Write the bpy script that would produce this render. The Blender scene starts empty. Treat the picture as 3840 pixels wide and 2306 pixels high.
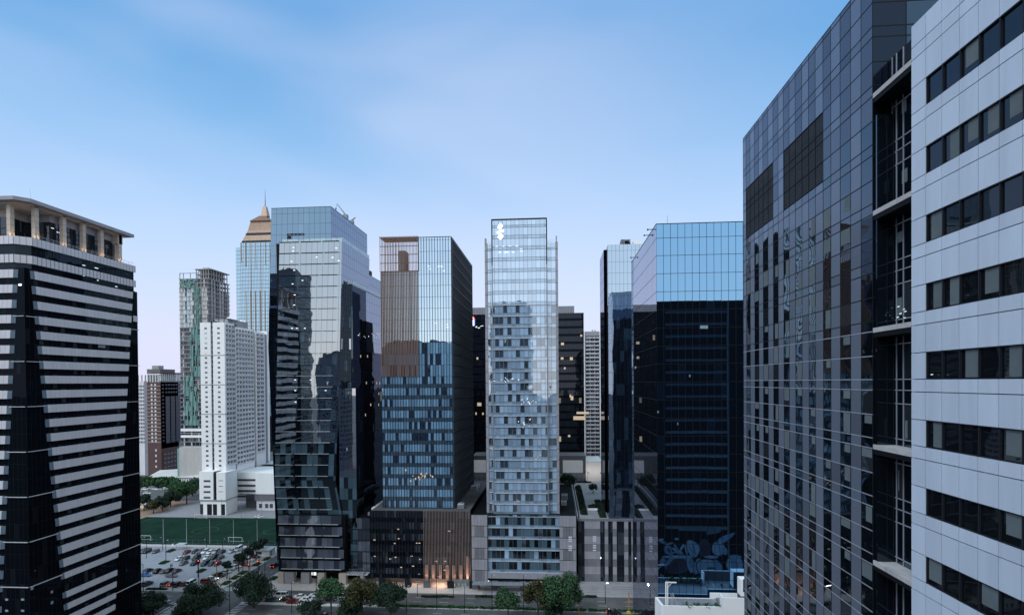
import bpy, math, random
from mathutils import Vector, Matrix, noise
random.seed(7)
R = math.radians
SC = bpy.context.scene
COL = SC.collection

# ------------------------------------------------------------------ camera
F, H, CX, CY = 2100.0, 75.0, 1920.0, 1455.0
yaw, pit, rol = R(4.36), R(-0.6), R(0.43)
fw = Vector((-math.sin(yaw) * math.cos(pit), math.cos(yaw) * math.cos(pit), math.sin(pit)))
r0 = Vector((math.cos(yaw), math.sin(yaw), 0))
u0 = r0.cross(fw)
rt = r0 * math.cos(rol) - u0 * math.sin(rol)
up = u0 * math.cos(rol) + r0 * math.sin(rol)
cam = bpy.data.cameras.new("camera")
camo = bpy.data.objects.new("camera", cam)
COL.objects.link(camo)
cam.sensor_width = 36
cam.lens = F / 3840 * 36
cam.shift_y = (CY - 1153) / 3840
cam.clip_start = 1
cam.clip_end = 12000
camo.matrix_world = Matrix(((rt.x, up.x, -fw.x, 0), (rt.y, up.y, -fw.y, 0), (rt.z, up.z, -fw.z, H), (0, 0, 0, 1)))
SC.camera = camo
SC.view_settings.view_transform = 'Standard'
SC.view_settings.look = 'None'
SC.view_settings.gamma = 1
SC.view_settings.exposure = 0.12
SC.cycles.max_bounces = 7
SC.cycles.glossy_bounces = 5
SC.cycles.diffuse_bounces = 2
SC.cycles.sample_clamp_indirect = 3.0

# ------------------------------------------------------------------ sky
SUN_EL, SUN_AZ = R(42), R(216)      # behind the camera, a little to the left (azimuth from +Y clockwise)
W = bpy.data.worlds.new("World")
SC.world = W
W.use_nodes = True
nt = W.node_tree
nt.nodes.clear()
N = nt.nodes.new
L = nt.links.new
def wmath(op, a, b=None, c=None):
    n = N('ShaderNodeMath'); n.operation = op
    for i, v in enumerate((a, b, c)):
        if v is None: continue
        if isinstance(v, (int, float)): n.inputs[i].default_value = v
        else: L(v, n.inputs[i])
    return n.outputs[0]
tc = N('ShaderNodeTexCoord')
sep = N('ShaderNodeSeparateXYZ'); L(tc.outputs['Generated'], sep.inputs[0])
def ramp(fac, stops):
    n = N('ShaderNodeValToRGB')
    n.color_ramp.interpolation = 'B_SPLINE' if len(stops) > 3 else 'LINEAR'
    e = n.color_ramp.elements
    while len(e) < len(stops): e.new(0.5)
    for k, (p, c) in enumerate(stops):
        e[k].position = p; e[k].color = (*c, 1)
    L(fac, n.inputs[0])
    return n.outputs[0]
east = ramp(sep.outputs['Z'], [(0.0, (.74, .71, .92)), (0.07, (.71, .74, .96)), (0.17, (.60, .74, .99)), (0.28, (.41, .63, .94)), (0.40, (.21, .47, .82)), (0.56, (.08, .31, .66)), (0.76, (.35, .6, 1.05)), (1.0, (.75, 1.08, 1.6))])  # zenith stops raised above the view as added fill light
west = ramp(sep.outputs['Z'], [(0.0, (1.0, .93, .90)), (0.06, (1.0, .97, .97)), (0.15, (.92, .97, 1.0)), (0.30, (.74, .88, 1.05)), (0.45, (.9, 1.15, 1.55)), (0.68, (.95, 1.3, 1.8)), (0.85, (.85, 1.15, 1.6)), (1.0, (.7, 1.0, 1.5))])  # high stops raised behind the viewer as added fill light
wsc = N('ShaderNodeVectorMath'); wsc.operation = 'SCALE'; wsc.inputs[3].default_value = 1.3; L(west, wsc.inputs[0]); west = wsc.outputs[0]
wf = N('ShaderNodeMapRange'); L(sep.outputs['Y'], wf.inputs[0]); wf.inputs[1].default_value = 0.5; wf.inputs[2].default_value = -0.5
mx = N('ShaderNodeMix'); mx.data_type = 'RGBA'
L(wf.outputs[0], mx.inputs[0]); L(east, mx.inputs[6]); L(west, mx.inputs[7])
# thin veil of cloud
mp = N('ShaderNodeMapping'); mp.inputs['Scale'].default_value = (1.1, 1.0, 3.0); mp.inputs['Rotation'].default_value = (0, R(24), 0)
L(tc.outputs['Generated'], mp.inputs[0])
cn = N('ShaderNodeTexNoise'); cn.inputs['Scale'].default_value = 1.25; cn.inputs['Detail'].default_value = 3; cn.inputs['Roughness'].default_value = .42; cn.inputs['Distortion'].default_value = .2
L(mp.outputs[0], cn.inputs[0])
cf = N('ShaderNodeMapRange'); L(cn.outputs[0], cf.inputs[0]); cf.inputs[1].default_value = .38; cf.inputs[2].default_value = .70; cf.inputs[4].default_value = .78
cf.interpolation_type = 'SMOOTHSTEP'
leftw = N('ShaderNodeMapRange'); L(sep.outputs['X'], leftw.inputs[0]); leftw.inputs[1].default_value = .35; leftw.inputs[2].default_value = -.75; leftw.inputs[3].default_value = .25; leftw.inputs[4].default_value = 1.0
cmf = wmath('MULTIPLY', cf.outputs[0], leftw.outputs[0])
mc = N('ShaderNodeMix'); mc.data_type = 'RGBA'
L(cmf, mc.inputs[0]); L(mx.outputs[2], mc.inputs[6]); mc.inputs[7].default_value = (.70, .76, .97, 1)
ns = N('ShaderNodeTexSky'); ns.sky_type = 'NISHITA'; ns.sun_disc = False
ns.sun_elevation = SUN_EL; ns.sun_rotation = SUN_AZ
nsm = N('ShaderNodeVectorMath'); nsm.operation = 'SCALE'; nsm.inputs[3].default_value = .07; L(ns.outputs[0], nsm.inputs[0])
mm = N('ShaderNodeMix'); mm.data_type = 'RGBA'; mm.inputs[0].default_value = .12
L(mc.outputs[2], mm.inputs[6]); L(nsm.outputs[0], mm.inputs[7])
bg = N('ShaderNodeBackground'); bg.inputs[1].default_value = 1.06
L(mm.outputs[2], bg.inputs[0])
wo = N('ShaderNodeOutputWorld'); L(bg.outputs[0], wo.inputs[0])

sl = bpy.data.lights.new("sun", 'SUN'); sl.energy = 1.35; sl.angle = R(18); sl.color = (.78, .88, 1)
so = bpy.data.objects.new("sun", sl); COL.objects.link(so)
sd = Vector((math.sin(SUN_AZ) * math.cos(SUN_EL), math.cos(SUN_AZ) * math.cos(SUN_EL), math.sin(SUN_EL)))
so.rotation_euler = sd.to_track_quat('Z', 'Y').to_euler()

# ------------------------------------------------------------------ helpers
CAM = Vector((0, 0, H))
def ray(x, y): return fw + rt * ((x - CX) / F) + up * ((CY - y) / F)
def G(x, y, z=0.0):
    d = ray(x, y); return CAM + d * ((z - H) / d.z)
def PY(x, y, Y):
    d = ray(x, y); return CAM + d * (Y / d.y)
def PX(x, y, X):
    d = ray(x, y); return CAM + d * (X / d.x)
def ZY(x, y, Y): return PY(x, y, Y).z
def XY(x, Y, y=1433): return PY(x, y, Y).x

MATS = {}
def _mat(name):
    m = bpy.data.materials.new(name); m.use_nodes = True; m.node_tree.nodes.clear(); MATS[name] = m
    return m, m.node_tree.nodes.new, m.node_tree.links.new
def mat(name, col, rough=.7, metal=0.0, var=.12, scale=.4, emit=None, estr=1.0, spec=.3, stretch=(1, 1, 1), bump=0.0, col2=None):
    m, n, l = _mat(name)
    p = n('ShaderNodeBsdfPrincipled'); o = n('ShaderNodeOutputMaterial'); l(p.outputs[0], o.inputs[0])
    p.inputs['Roughness'].default_value = rough; p.inputs['Metallic'].default_value = metal
    p.inputs['Specular IOR Level'].default_value = spec
    g = n('ShaderNodeNewGeometry'); mp = n('ShaderNodeMapping'); l(g.outputs['Position'], mp.inputs[0])
    mp.inputs['Scale'].default_value = stretch
    t = n('ShaderNodeTexNoise'); t.inputs['Scale'].default_value = scale; t.inputs['Detail'].default_value = 6; t.inputs['Roughness'].default_value = .65
    l(mp.outputs[0], t.inputs[0])
    a = n('ShaderNodeAttribute'); a.attribute_name = 'rnd'
    ad = n('ShaderNodeMath'); ad.operation = 'MULTIPLY_ADD'; l(a.outputs['Fac'], ad.inputs[0]); ad.inputs[1].default_value = .5; l(t.outputs[0], ad.inputs[2])
    r = n('ShaderNodeValToRGB'); l(ad.outputs[0], r.inputs[0])
    c2 = col2 if col2 else tuple(min(1, c * (1 + var)) for c in col)
    r.color_ramp.elements[0].position = .38; r.color_ramp.elements[0].color = (*[c * (1 - var) for c in col], 1)
    r.color_ramp.elements[1].position = 1.0; r.color_ramp.elements[1].color = (*c2, 1)
    l(r.outputs[0], p.inputs['Base Color'])
    if bump:
        b = n('ShaderNodeBump'); b.inputs['Strength'].default_value = bump; l(t.outputs[0], b.inputs['Height']); l(b.outputs[0], p.inputs['Normal'])
    if emit:
        p.inputs['Emission Color'].default_value = (*emit, 1); p.inputs['Emission Strength'].default_value = estr
    return m
def glass(name, tint, f0=.4, dark=(.015, .022, .035), blind=(.2, .24, .28), pb=.2, wob=.004, ws=.3, rough=.015, power=4.0, lit=0.0, litc=(1, .8, .55), lits=.6):
    m, n, l = _mat(name)
    def mt(op, a, b=None, c=None):
        x = n('ShaderNodeMath'); x.operation = op
        for i, v in enumerate((a, b, c)):
            if v is None: continue
            if isinstance(v, (int, float)): x.inputs[i].default_value = v
            else: l(v, x.inputs[i])
        return x.outputs[0]
    a = n('ShaderNodeAttribute'); a.attribute_name = 'rnd'
    s = n('ShaderNodeSeparateColor'); l(a.outputs['Color'], s.inputs[0])
    g = n('ShaderNodeNewGeometry')
    isb = mt('LESS_THAN', s.outputs[0], pb)
    mixc = n('ShaderNodeMix'); mixc.data_type = 'RGBA'; l(isb, mixc.inputs[0]); mixc.inputs[6].default_value = (*dark, 1)
    bl = n('ShaderNodeMix'); bl.data_type = 'RGBA'; l(s.outputs[2], bl.inputs[0]); bl.inputs[6].default_value = (*[c * .55 for c in blind], 1); bl.inputs[7].default_value = (*blind, 1)
    l(bl.outputs[2], mixc.inputs[7])
    p = n('ShaderNodeBsdfPrincipled'); l(mixc.outputs[2], p.inputs['Base Color']); p.inputs['Roughness'].default_value = .6; p.inputs['Specular IOR Level'].default_value = 0
    if lit > 0:
        il = mt('GREATER_THAN', s.outputs[0], 1 - lit)
        st = mt('MULTIPLY', il, mt('MULTIPLY', s.outputs[1], lits * 2))
        p.inputs['Emission Color'].default_value = (*litc, 1); l(st, p.inputs['Emission Strength'])
    t = n('ShaderNodeTexNoise'); t.inputs['Scale'].default_value = ws; t.inputs['Detail'].default_value = 1.5; l(g.outputs['Position'], t.inputs[0])
    v1 = n('ShaderNodeVectorMath'); v1.operation = 'SUBTRACT'; l(t.outputs['Color'], v1.inputs[0]); v1.inputs[1].default_value = (.5, .5, .5)
    v2 = n('ShaderNodeVectorMath'); v2.operation = 'SUBTRACT'; l(a.outputs['Color'], v2.inputs[0]); v2.inputs[1].default_value = (.5, .5, .5)
    v3 = n('ShaderNodeVectorMath'); v3.operation = 'SCALE'; l(v1.outputs[0], v3.inputs[0]); v3.inputs[3].default_value = wob * 7
    v4 = n('ShaderNodeVectorMath'); v4.operation = 'SCALE'; l(v2.outputs[0], v4.inputs[0]); v4.inputs[3].default_value = wob
    v5 = n('ShaderNodeVectorMath'); v5.operation = 'ADD'; l(v3.outputs[0], v5.inputs[0]); l(v4.outputs[0], v5.inputs[1])
    v6 = n('ShaderNodeVectorMath'); v6.operation = 'ADD'; l(v5.outputs[0], v6.inputs[0]); l(g.outputs['Normal'], v6.inputs[1])
    v7 = n('ShaderNodeVectorMath'); v7.operation = 'NORMALIZE'; l(v6.outputs[0], v7.inputs[0])
    gl = n('ShaderNodeBsdfGlossy'); gl.inputs['Color'].default_value = (*tint, 1); gl.inputs['Roughness'].default_value = rough; l(v7.outputs[0], gl.inputs['Normal'])
    lw = n('ShaderNodeLayerWeight'); lw.inputs[0].default_value = .5
    fr = mt('MULTIPLY_ADD', mt('POWER', lw.outputs['Facing'], power), .95 - f0, f0)
    ms = n('ShaderNodeMixShader'); l(fr, ms.inputs[0]); l(p.outputs[0], ms.inputs[1]); l(gl.outputs[0], ms.inputs[2])
    o = n('ShaderNodeOutputMaterial'); l(ms.outputs[0], o.inputs[0])
    return m

class MB:
    def __init__(s): s.v = []; s.f = []; s.m = []; s.c = []; s.slots = []
    def mi(s, m):
        if m not in s.slots: s.slots.append(m)
        return s.slots.index(m)
    def quad(s, pts, m, c=None):
        k = len(s.v); s.v += [tuple(p) for p in pts]; s.f.append(tuple(range(k, k + len(pts)))); s.m.append(s.mi(m))
        s.c.append(c or (random.random(), random.random(), random.random()))
    def hexa(s, p, m, c=None):
        """p: 8 points, 0-3 bottom loop, 4-7 top loop"""
        k = len(s.v); s.v += [tuple(q) for q in p]; c = c or (random.random(), random.random(), random.random())
        for f in ((3, 2, 1, 0), (4, 5, 6, 7), (0, 1, 5, 4), (1, 2, 6, 5), (2, 3, 7, 6), (3, 0, 4, 7)):
            s.f.append(tuple(k + i for i in f)); s.m.append(s.mi(m)); s.c.append(c)
    def box(s, x0, x1, y0, y1, z0, z1, m, c=None):
        s.hexa([(x0, y0, z0), (x1, y0, z0), (x1, y1, z0), (x0, y1, z0), (x0, y0, z1), (x1, y0, z1), (x1, y1, z1), (x0, y1, z1)], m, c)
    def tube(s, a, b, r, m, n=6, r2=None):
        a = Vector(a); b = Vector(b); d = (b - a).normalized(); r2 = r if r2 is None else r2
        u = d.orthogonal().normalized(); w = d.cross(u); k = len(s.v); c = (random.random(),) * 3
        for q, rr in ((a, r), (b, r2)):
            for i in range(n):
                t = 2 * math.pi * i / n; s.v.append(tuple(q + (u * math.cos(t) + w * math.sin(t)) * rr))
        for i in range(n):
            j = (i + 1) % n; s.f.append((k + i, k + j, k + n + j, k + n + i)); s.m.append(s.mi(m)); s.c.append(c)
        s.f.append(tuple(k + i for i in reversed(range(n)))); s.m.append(s.mi(m)); s.c.append(c)
        s.f.append(tuple(k + n + i for i in range(n))); s.m.append(s.mi(m)); s.c.append(c)
    def mesh(s, name):
        me = bpy.data.meshes.new(name); me.from_pydata(s.v, [], s.f)
        for m in s.slots: me.materials.append(m)
        for p, k in zip(me.polygons, s.m): p.material_index = k
        at = me.color_attributes.new('rnd', 'FLOAT_COLOR', 'CORNER')
        buf = []
        for p, c in zip(me.polygons, s.c): buf += [c[0], c[1], c[2], 1.0] * p.loop_total
        at.data.foreach_set('color', buf)
        me.update(); return me
    def build(s, name, parent=None, loc=None, kind=None, label=None):
        if not s.f: return None
        o = bpy.data.objects.new(name, s.mesh(name)); COL.objects.link(o)
        if parent:
            o.parent = parent
            if loc is None:
                off = Vector(); q = parent
                while q: off += q.location; q = q.parent
                o.location = -off
        if loc is not None: o.location = loc
        if kind: o['kind'] = kind
        if label: o['label'] = label
        return o
def thing(name, label, cat, loc=(0, 0, 0), group=None, rz=0):
    o = bpy.data.objects.new(name, None); COL.objects.link(o); o.location = loc; o.rotation_euler[2] = rz
    o.empty_display_size = .1
    o['label'] = label; o['category'] = cat
    if group: o['group'] = group
    return o
def tag(o, label, cat, group=None):
    o['label'] = label; o['category'] = cat
    if group: o['group'] = group
    return o
def tree_copy(o, parent=None):
    c = o.copy(); COL.objects.link(c)
    if parent: c.parent = parent
    for ch in o.children: tree_copy(ch, c)
    return c

class Fac:
    """flat or twisted facade patch; corners bottom-left, bottom-right, top-left, top-right as seen from outside"""
    def __init__(s, a, b, c, d):
        s.a, s.b, s.c, s.d = map(Vector, (a, b, c, d))
        s.n = (s.b - s.a).cross(s.c - s.a).normalized()
        s.W = (s.b - s.a).length; s.Hh = (s.c - s.a).length; s.z0 = s.a.z; s.z1 = s.c.z
    def at(s, u, v, off=0.0):
        return (s.a * (1 - u) + s.b * u) * (1 - v) + (s.c * (1 - u) + s.d * u) * v + s.n * off
    def vz(s, z): return (z - s.z0) / (s.z1 - s.z0)
    def pane(s, mb, u0, u1, v0, v1, m, off=0.0, c=None):
        mb.quad([s.at(u0, v0, off), s.at(u1, v0, off), s.at(u1, v1, off), s.at(u0, v1, off)], m, c)
    def bar(s, mb, u0, u1, v0, v1, o0, o1, m, c=None):
        mb.hexa([s.at(u0, v0, o1), s.at(u1, v0, o1), s.at(u1, v0, o0), s.at(u0, v0, o0), s.at(u0, v1, o1), s.at(u1, v1, o1), s.at(u1, v1, o0), s.at(u0, v1, o0)], m, c)
def VF(x0, y0, x1, y1, z0, z1): return Fac((x0, y0, z0), (x1, y1, z0), (x0, y0, z1), (x1, y1, z1))
def cols(n): return [i / n for i in range(n + 1)]
def levels(z0, z1, h, anchor=None):
    """floor lines between z0 and z1, pitch h, through anchor"""
    anchor = z1 if anchor is None else anchor
    k = math.floor((anchor - z0) / h); zs = [z0]; z = anchor - k * h
    while z < z1 - .05:
        if z > z0 + .05: zs.append(z)
        z += h
    return zs + [z1]
def curtain(par, Fc, us, zs, gl, sp=None, spf=.28, mull=None, mw=.08, md=.12, hw=.08, hd=None, name='window_band', per_row=True, hm=None, skip=None, glf=None):
    """glass in rows (one part per storey), spandrels, and a grid of mullions"""
    grid = MB(); spm = MB(); one = MB(); hd = md if hd is None else hd
    for i in range(len(zs) - 1):
        v0, v1 = Fc.vz(zs[i]), Fc.vz(zs[i + 1]); mb = MB() if per_row else one
        vs = v0 + (v1 - v0) * spf if sp else v0
        for j in range(len(us) - 1):
            if skip and skip(j, i): continue
            if sp: Fc.pane(spm, us[j], us[j + 1], v0, vs, sp)
            mm_ = glf(j, i) if glf else gl
            Fc.pane(mb, us[j], us[j + 1], vs, v1, mm_)
        if per_row: mb.build(name, par)
        spm.build('spandrel_band', par); spm = MB()
        if mull and hw:
            h = hw / 2 / Fc.Hh
            Fc.bar(grid, 0, 1, v0 - h, v0 + h, -.02, hd, hm or mull)
            if sp: Fc.bar(grid, 0, 1, vs - h * .6, vs + h * .6, -.02, hd * .7, mull)
    if not per_row: one.build(name, par)
    if mull and mw:
        w = mw / 2 / Fc.W
        for u in us: Fc.bar(grid, max(0, u - w), min(1, u + w), 0, 1, -.03, md, mull)
    grid.build('mullion_grid', par)

# ------------------------------------------------------------------ materials
M_asph = mat('asphalt', (.085, .088, .095), .85, var=.3, scale=.35, bump=.1)
M_asph2 = mat('asphalt_lot', (.24, .25, .28), .85, var=.22, scale=.2, bump=.1)
M_pave = mat('paving', (.42, .38, .37), .8, var=.18, scale=.6)
M_pave2 = mat('paving_grey', (.26, .26, .28), .8, var=.2, scale=.5)
M_kerb = mat('kerb', (.5, .49, .48), .8)
M_line = mat('road_paint', (.42, .43, .44), .7, var=.3, scale=2)
M_ground = mat('city_ground', (.1, .1, .11), .9, var=.5, scale=.02)
M_turf = mat('turf', (.006, .022, .016), .95, var=.4, scale=.12, col2=(.014, .045, .030), bump=.3, spec=.05)
M_grass = mat('verge', (.03, .07, .02), .9, var=.4, scale=1, bump=.3)
M_dirt = mat('dirt', (.25, .17, .13), .9, var=.3, scale=.4)
M_leaf = mat('leaf', (.010, .030, .014), .7, var=.5, scale=.6, col2=(.035, .10, .035))
M_leafd = mat('leaf_dark', (.005, .014, .009), .75, var=.5, scale=.6, col2=(.014, .036, .020))
M_leafo = mat('leaf_olive', (.018, .021, .007), .7, var=.5, scale=.6, col2=(.058, .060, .020))
M_leafb = mat('leaf_bright', (.010, .030, .014), .7, var=.5, scale=.9, col2=(.045, .11, .045))
M_bark = mat('bark', (.05, .04, .035), .9, var=.3, scale=3)
M_dark = mat('dark_metal', (.014, .016, .021), .5, .0, spec=.15)
M_black = mat('black', (.006, .007, .009), .6, spec=.08)
M_grey = mat('grey_metal', (.22, .24, .28), .5, .2)
M_lgrey = mat('light_metal', (.5, .52, .56), .45, .2, var=.08)
M_conc = mat('concrete', (.3, .3, .31), .85, var=.25, scale=.15, stretch=(1, 1, .3))
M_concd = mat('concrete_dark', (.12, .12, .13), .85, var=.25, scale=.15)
M_white = mat('white_render', (.78, .78, .80), .8, var=.08, scale=.12, stretch=(1, 1, .25), col2=(.85, .85, .86))
M_whited = mat('white_soiled', (.6, .6, .63), .8, var=.16, scale=.2, stretch=(1, 1, .3))
M_roof = mat('roof_gravel', (.33, .33, .35), .9, var=.2, scale=.2)
M_roofd = mat('roof_dark', (.1, .1, .11), .9, var=.3, scale=.3)
M_tan = mat('tan_stone', (.44, .38, .34), .75, var=.12, scale=.5)
M_band = mat('aluminium_band', (.52, .51, .56), .5, .1, var=.07, scale=.6, stretch=(1, 1, .2))
M_gold = mat('gold_panel', (.36, .26, .19), .5, .25, var=.15, scale=.4)
M_brick = mat('brown_render', (.10, .06, .06), .85, var=.2, scale=.2)
M_fin = mat('bronze_fin', (.20, .115, .088), .5, .3, var=.25, scale=.5, stretch=(1, 1, .1))
M_stone = mat('stone_cladding', (.27, .265, .30), .7, var=.16, scale=.5)
M_stoned = mat('stone_cladding_dark', (.15, .15, .17), .7, var=.2, scale=.5)
M_panel = mat('composite_panel', (.50, .56, .66), .42, .0, var=.13, scale=.55, spec=.45, stretch=(1, 1.6, .12), col2=(.56, .63, .74))
M_panelg = mat('grey_panel', (.15, .16, .19), .4, .0, var=.1, scale=.5, spec=.5)
M_panelg2 = mat('grey_panel_dark', (.10, .105, .13), .4, .0, var=.1, scale=.5, spec=.5)
M_seam = mat('seam', (.009, .011, .016), .6, spec=.12)
M_seaml = mat('seam_light', (.30, .32, .37), .5, .2)
M_slate = mat('slate_metal', (.10, .14, .19), .5)
M_spb = mat('rear_spandrel', (.055, .065, .08), .7)
M_spc = mat('deck_spandrel', (.11, .125, .135), .8, var=.3, scale=.3)
M_ribs = mat('dark_rib', (.05, .062, .085), .5)
M_palew = mat('pale_window', (.4, .42, .48), .5, emit=(.8, .85, 1), estr=.14)
M_finl = mat('bronze_fin_light', (.40, .31, .28), .5, .2)
M_deck = mat('terrace_deck', (.17, .17, .19), .8, var=.2, scale=.8)
M_louv = mat('louvre', (.075, .082, .098), .5, .0, var=.3, scale=1.5)
M_net = mat('green_net', (.12, .20, .20), .9, var=.4, scale=.7, stretch=(2.5, 1.5, .2), col2=(.19, .36, .34))
M_red = mat('red_lamp', (.6, .02, .01), .4, emit=(1, .08, .03), estr=4)
M_lampw = mat('white_lamp', (.8, .8, .8), .4, emit=(1, .95, .85), estr=8)
M_offl = mat('office_light', (.8, .8, .8), .4, emit=(.85, .95, 1), estr=1.1)
M_warm = mat('warm_window', (.4, .3, .2), .6, emit=(1, .80, .58), estr=.38)
M_signw = mat('sign_white', (.8, .85, .9), .4, emit=(.92, .97, 1), estr=1.1)
M_signb = mat('sign_blue', (.01, .05, .3), .4, emit=(.02, .12, .6), estr=.5)
M_signr = mat('sign_red', (.5, .02, .02), .4, emit=(.9, .05, .03), estr=.5)
M_signo = mat('sign_salmon', (.9, .5, .45), .4, emit=(1, .7, .62), estr=1.1)
M_orange = mat('orange_paint', (.5, .2, .05), .6)
M_yel = mat('yellow_paint', (.55, .45, .08), .6)
M_skin = mat('skin', (.3, .18, .12), .6)
M_cloth = [mat('cloth_%s' % n, c, .8) for n, c in (('dark', (.02, .02, .03)), ('pale', (.35, .35, .38)), ('blue', (.05, .08, .2)))]
M_bluepool = mat('mural_blue', (.16, .22, .27), .8, var=.3, scale=.4)
M_muralp = mat('mural_pale', (.27, .31, .33), .8, var=.2, scale=.6)
M_muralr = mat('mural_maroon', (.06, .03, .04), .8, var=.3, scale=.6)
DK = (.010, .014, .022)
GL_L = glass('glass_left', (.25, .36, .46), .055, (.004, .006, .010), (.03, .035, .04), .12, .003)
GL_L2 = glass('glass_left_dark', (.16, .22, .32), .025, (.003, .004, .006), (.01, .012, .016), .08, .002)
GL_A1 = glass('glass_a_back', (.24, .35, .48), .72, DK, (.1, .15, .2), .05, .0016, .1)
GL_A0 = glass('glass_a_front', (.53, .60, .67), .62, (.006, .009, .013), (.06, .09, .12), .3, .0024, .22)
GL_A0L = glass('glass_a_low', (.42, .54, .64), .14, (.004, .007, .011), (.08, .14, .19), .5, .004, .25, lit=.004, litc=(.85, .95, 1))
GL_AS = glass('glass_a_side', (.44, .49, .59), .62, (.006, .009, .013), (.05, .06, .08), .1, .0016, .1)
GL_AP = glass('glass_a_podium', (.5, .55, .65), .12, (.03, .035, .05), (.12, .14, .18), .5, .003)
GL_G = glass('glass_gold_tower', (.45, .66, .84), .75, DK, (.1, .2, .25), .2, .003)
GL_B = glass('glass_b', (.62, .80, .94), .74, (.01, .018, .03), (.14, .25, .38), .5, .0022, .15)
GL_BL = glass('glass_b_low', (.55, .72, .90), .34, (.012, .02, .035), (.24, .45, .68), .78, .003, .2)
GL_BS = glass('spandrel_b', (.45, .57, .7), .26, (.05, .08, .12), (.07, .11, .16), .5, .002)
GL_BD = glass('glass_b_side', (.30, .36, .5), .34, (.006, .008, .012), (.01, .013, .02), .2, .002)
GL_BP = glass('glass_b_podium', (.35, .4, .5), .10, (.012, .015, .022), (.06, .07, .09), .25, .003, lit=.0)
GL_C = glass('glass_c', (.70, .84, .98), .62, (.10, .15, .21), (.30, .43, .58), .55, .0032, .22)
GL_CL = glass('glass_c_low', (.66, .78, .92), .34, (.03, .045, .06), (.42, .60, .82), .66, .0035, .25)
GL_CS = glass('spandrel_c', (.66, .78, .9), .35, (.28, .40, .54), (.34, .47, .62), .5, .002)
GL_D = glass('glass_d', (.25, .3, .4), .10, (.004, .006, .010), (.012, .015, .02), .2, .004, lit=.006, litc=(1, .85, .6), lits=.4)
GL_F = glass('glass_f', (.55, .70, .84), .72, DK, (.05, .1, .16), .2, .004, .12)
GL_K = glass('glass_blue_front', (.24, .46, .70), .80, DK, (.02, .04, .08), .05, .0008, .05)
GL_KS = glass('glass_blue_side', (.66, .70, .82), .60, DK, (.02, .03, .04), .05, .001, .06)
GL_W = glass('glass_white_block', (.42, .50, .60), .08, (.006, .007, .009), (.085, .10, .10), .0, .003, .4)
GL_R = glass('glass_dark_block', (.55, .66, .80), .08, (.004, .006, .008), (.03, .035, .04), .12, .005, .35, power=3.0)
GL_RP = glass('grey_polished_panel', (.5, .58, .74), .07, (.125, .145, .185), (.155, .175, .22), .5, .002, .2, rough=.25, power=3.5)
GL_RD = glass('grey_polished_panel_dark', (.45, .53, .68), .05, (.065, .078, .105), (.085, .10, .13), .5, .002, .2, rough=.25, power=3.5)
GL_RT = glass('return_glass', (.12, .2, .32), .3, (.004, .008, .014), (.006, .01, .016), .5, .002, .2, rough=.1)
GL_RT2 = glass('return_glass_dark', (.07, .10, .17), .25, (.003, .005, .009), (.005, .007, .01), .5, .002, .2, rough=.1)
GL_car = glass('car_glass', (.5, .55, .6), .12, (.01, .011, .013), (.02, .02, .02), .2, .002)
GL_rail = glass('glass_rail', (.6, .7, .75), .3, (.30, .40, .45), (.35, .45, .5), .5, .003)
GL_dkw = glass('dark_window', (.4, .46, .55), .12, (.015, .018, .024), (.12, .13, .15), .25, .004)

# ------------------------------------------------------------------ ground and roads
def struct(name, mb): o = mb.build(name); o['kind'] = 'structure'; return o
def sheet(name, x0, x1, y0, y1, z, m, th=0.0):
    mb = MB()
    if th: mb.box(x0, x1, y0, y1, z - th, z, m)
    else: mb.quad([(x0, y0, z), (x1, y0, z), (x1, y1, z), (x0, y1, z)], m)
    return struct(name, mb)
sheet('ground', -6000, 6000, -3000, 9000, -.02, M_ground)
sheet('road', -420, 260, 172, 183.0, .004, M_asph)
sheet('road', -129, 260, 184.6, 196, .004, M_asph)
sheet('road', -420, -129, 184.6, 192.6, .0045, M_asph)
sheet('road', -122, -110.5, 196, 620, .008, M_asph)
sheet('road', -122, -110.5, 40, 172, .008, M_asph)
sheet('junction', -122, -110.5, 172, 196, .012, M_asph)
sheet('median', -108, 240, 183.0, 184.6, .15, M_kerb, .2)
sheet('median', -400, -134, 183.0, 184.6, .15, M_kerb, .2)
sheet('pavement', -110.5, -26, 196, 214, .15, M_pave, .2)
sheet('pavement', -26, 70, 196, 210, .14, M_pave2, .2)
sheet('pavement', -110.5, 25, 160, 172, .15, M_pave2, .2)
sheet('pavement', -128.5, -122, 196, 320, .15, M_pave, .2)
sheet('kerb', -128.8, -128.5, 197.5, 300, .22, M_kerb, .2)
sheet('pavement', -300, -128.8, 192.6, 197.5, .15, M_pave2, .2)
sheet('parking_lot', -290, -128.8, 197.5, 246.2, .03, M_asph2)
sheet('path', -300, -128.8, 246.2, 249.2, .12, M_pave, .2)
sheet('sports_field', -300, -128.8, 249.2, 301, .05, M_turf)
sheet('forecourt', -330, -122, 301, 345, .06, M_pave2)
sheet('dirt_strip', -420, -232, 262, 345, .064, M_dirt)
sheet('far_parking_lot', -420, -262, 345, 420, .05, M_asph)

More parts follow.
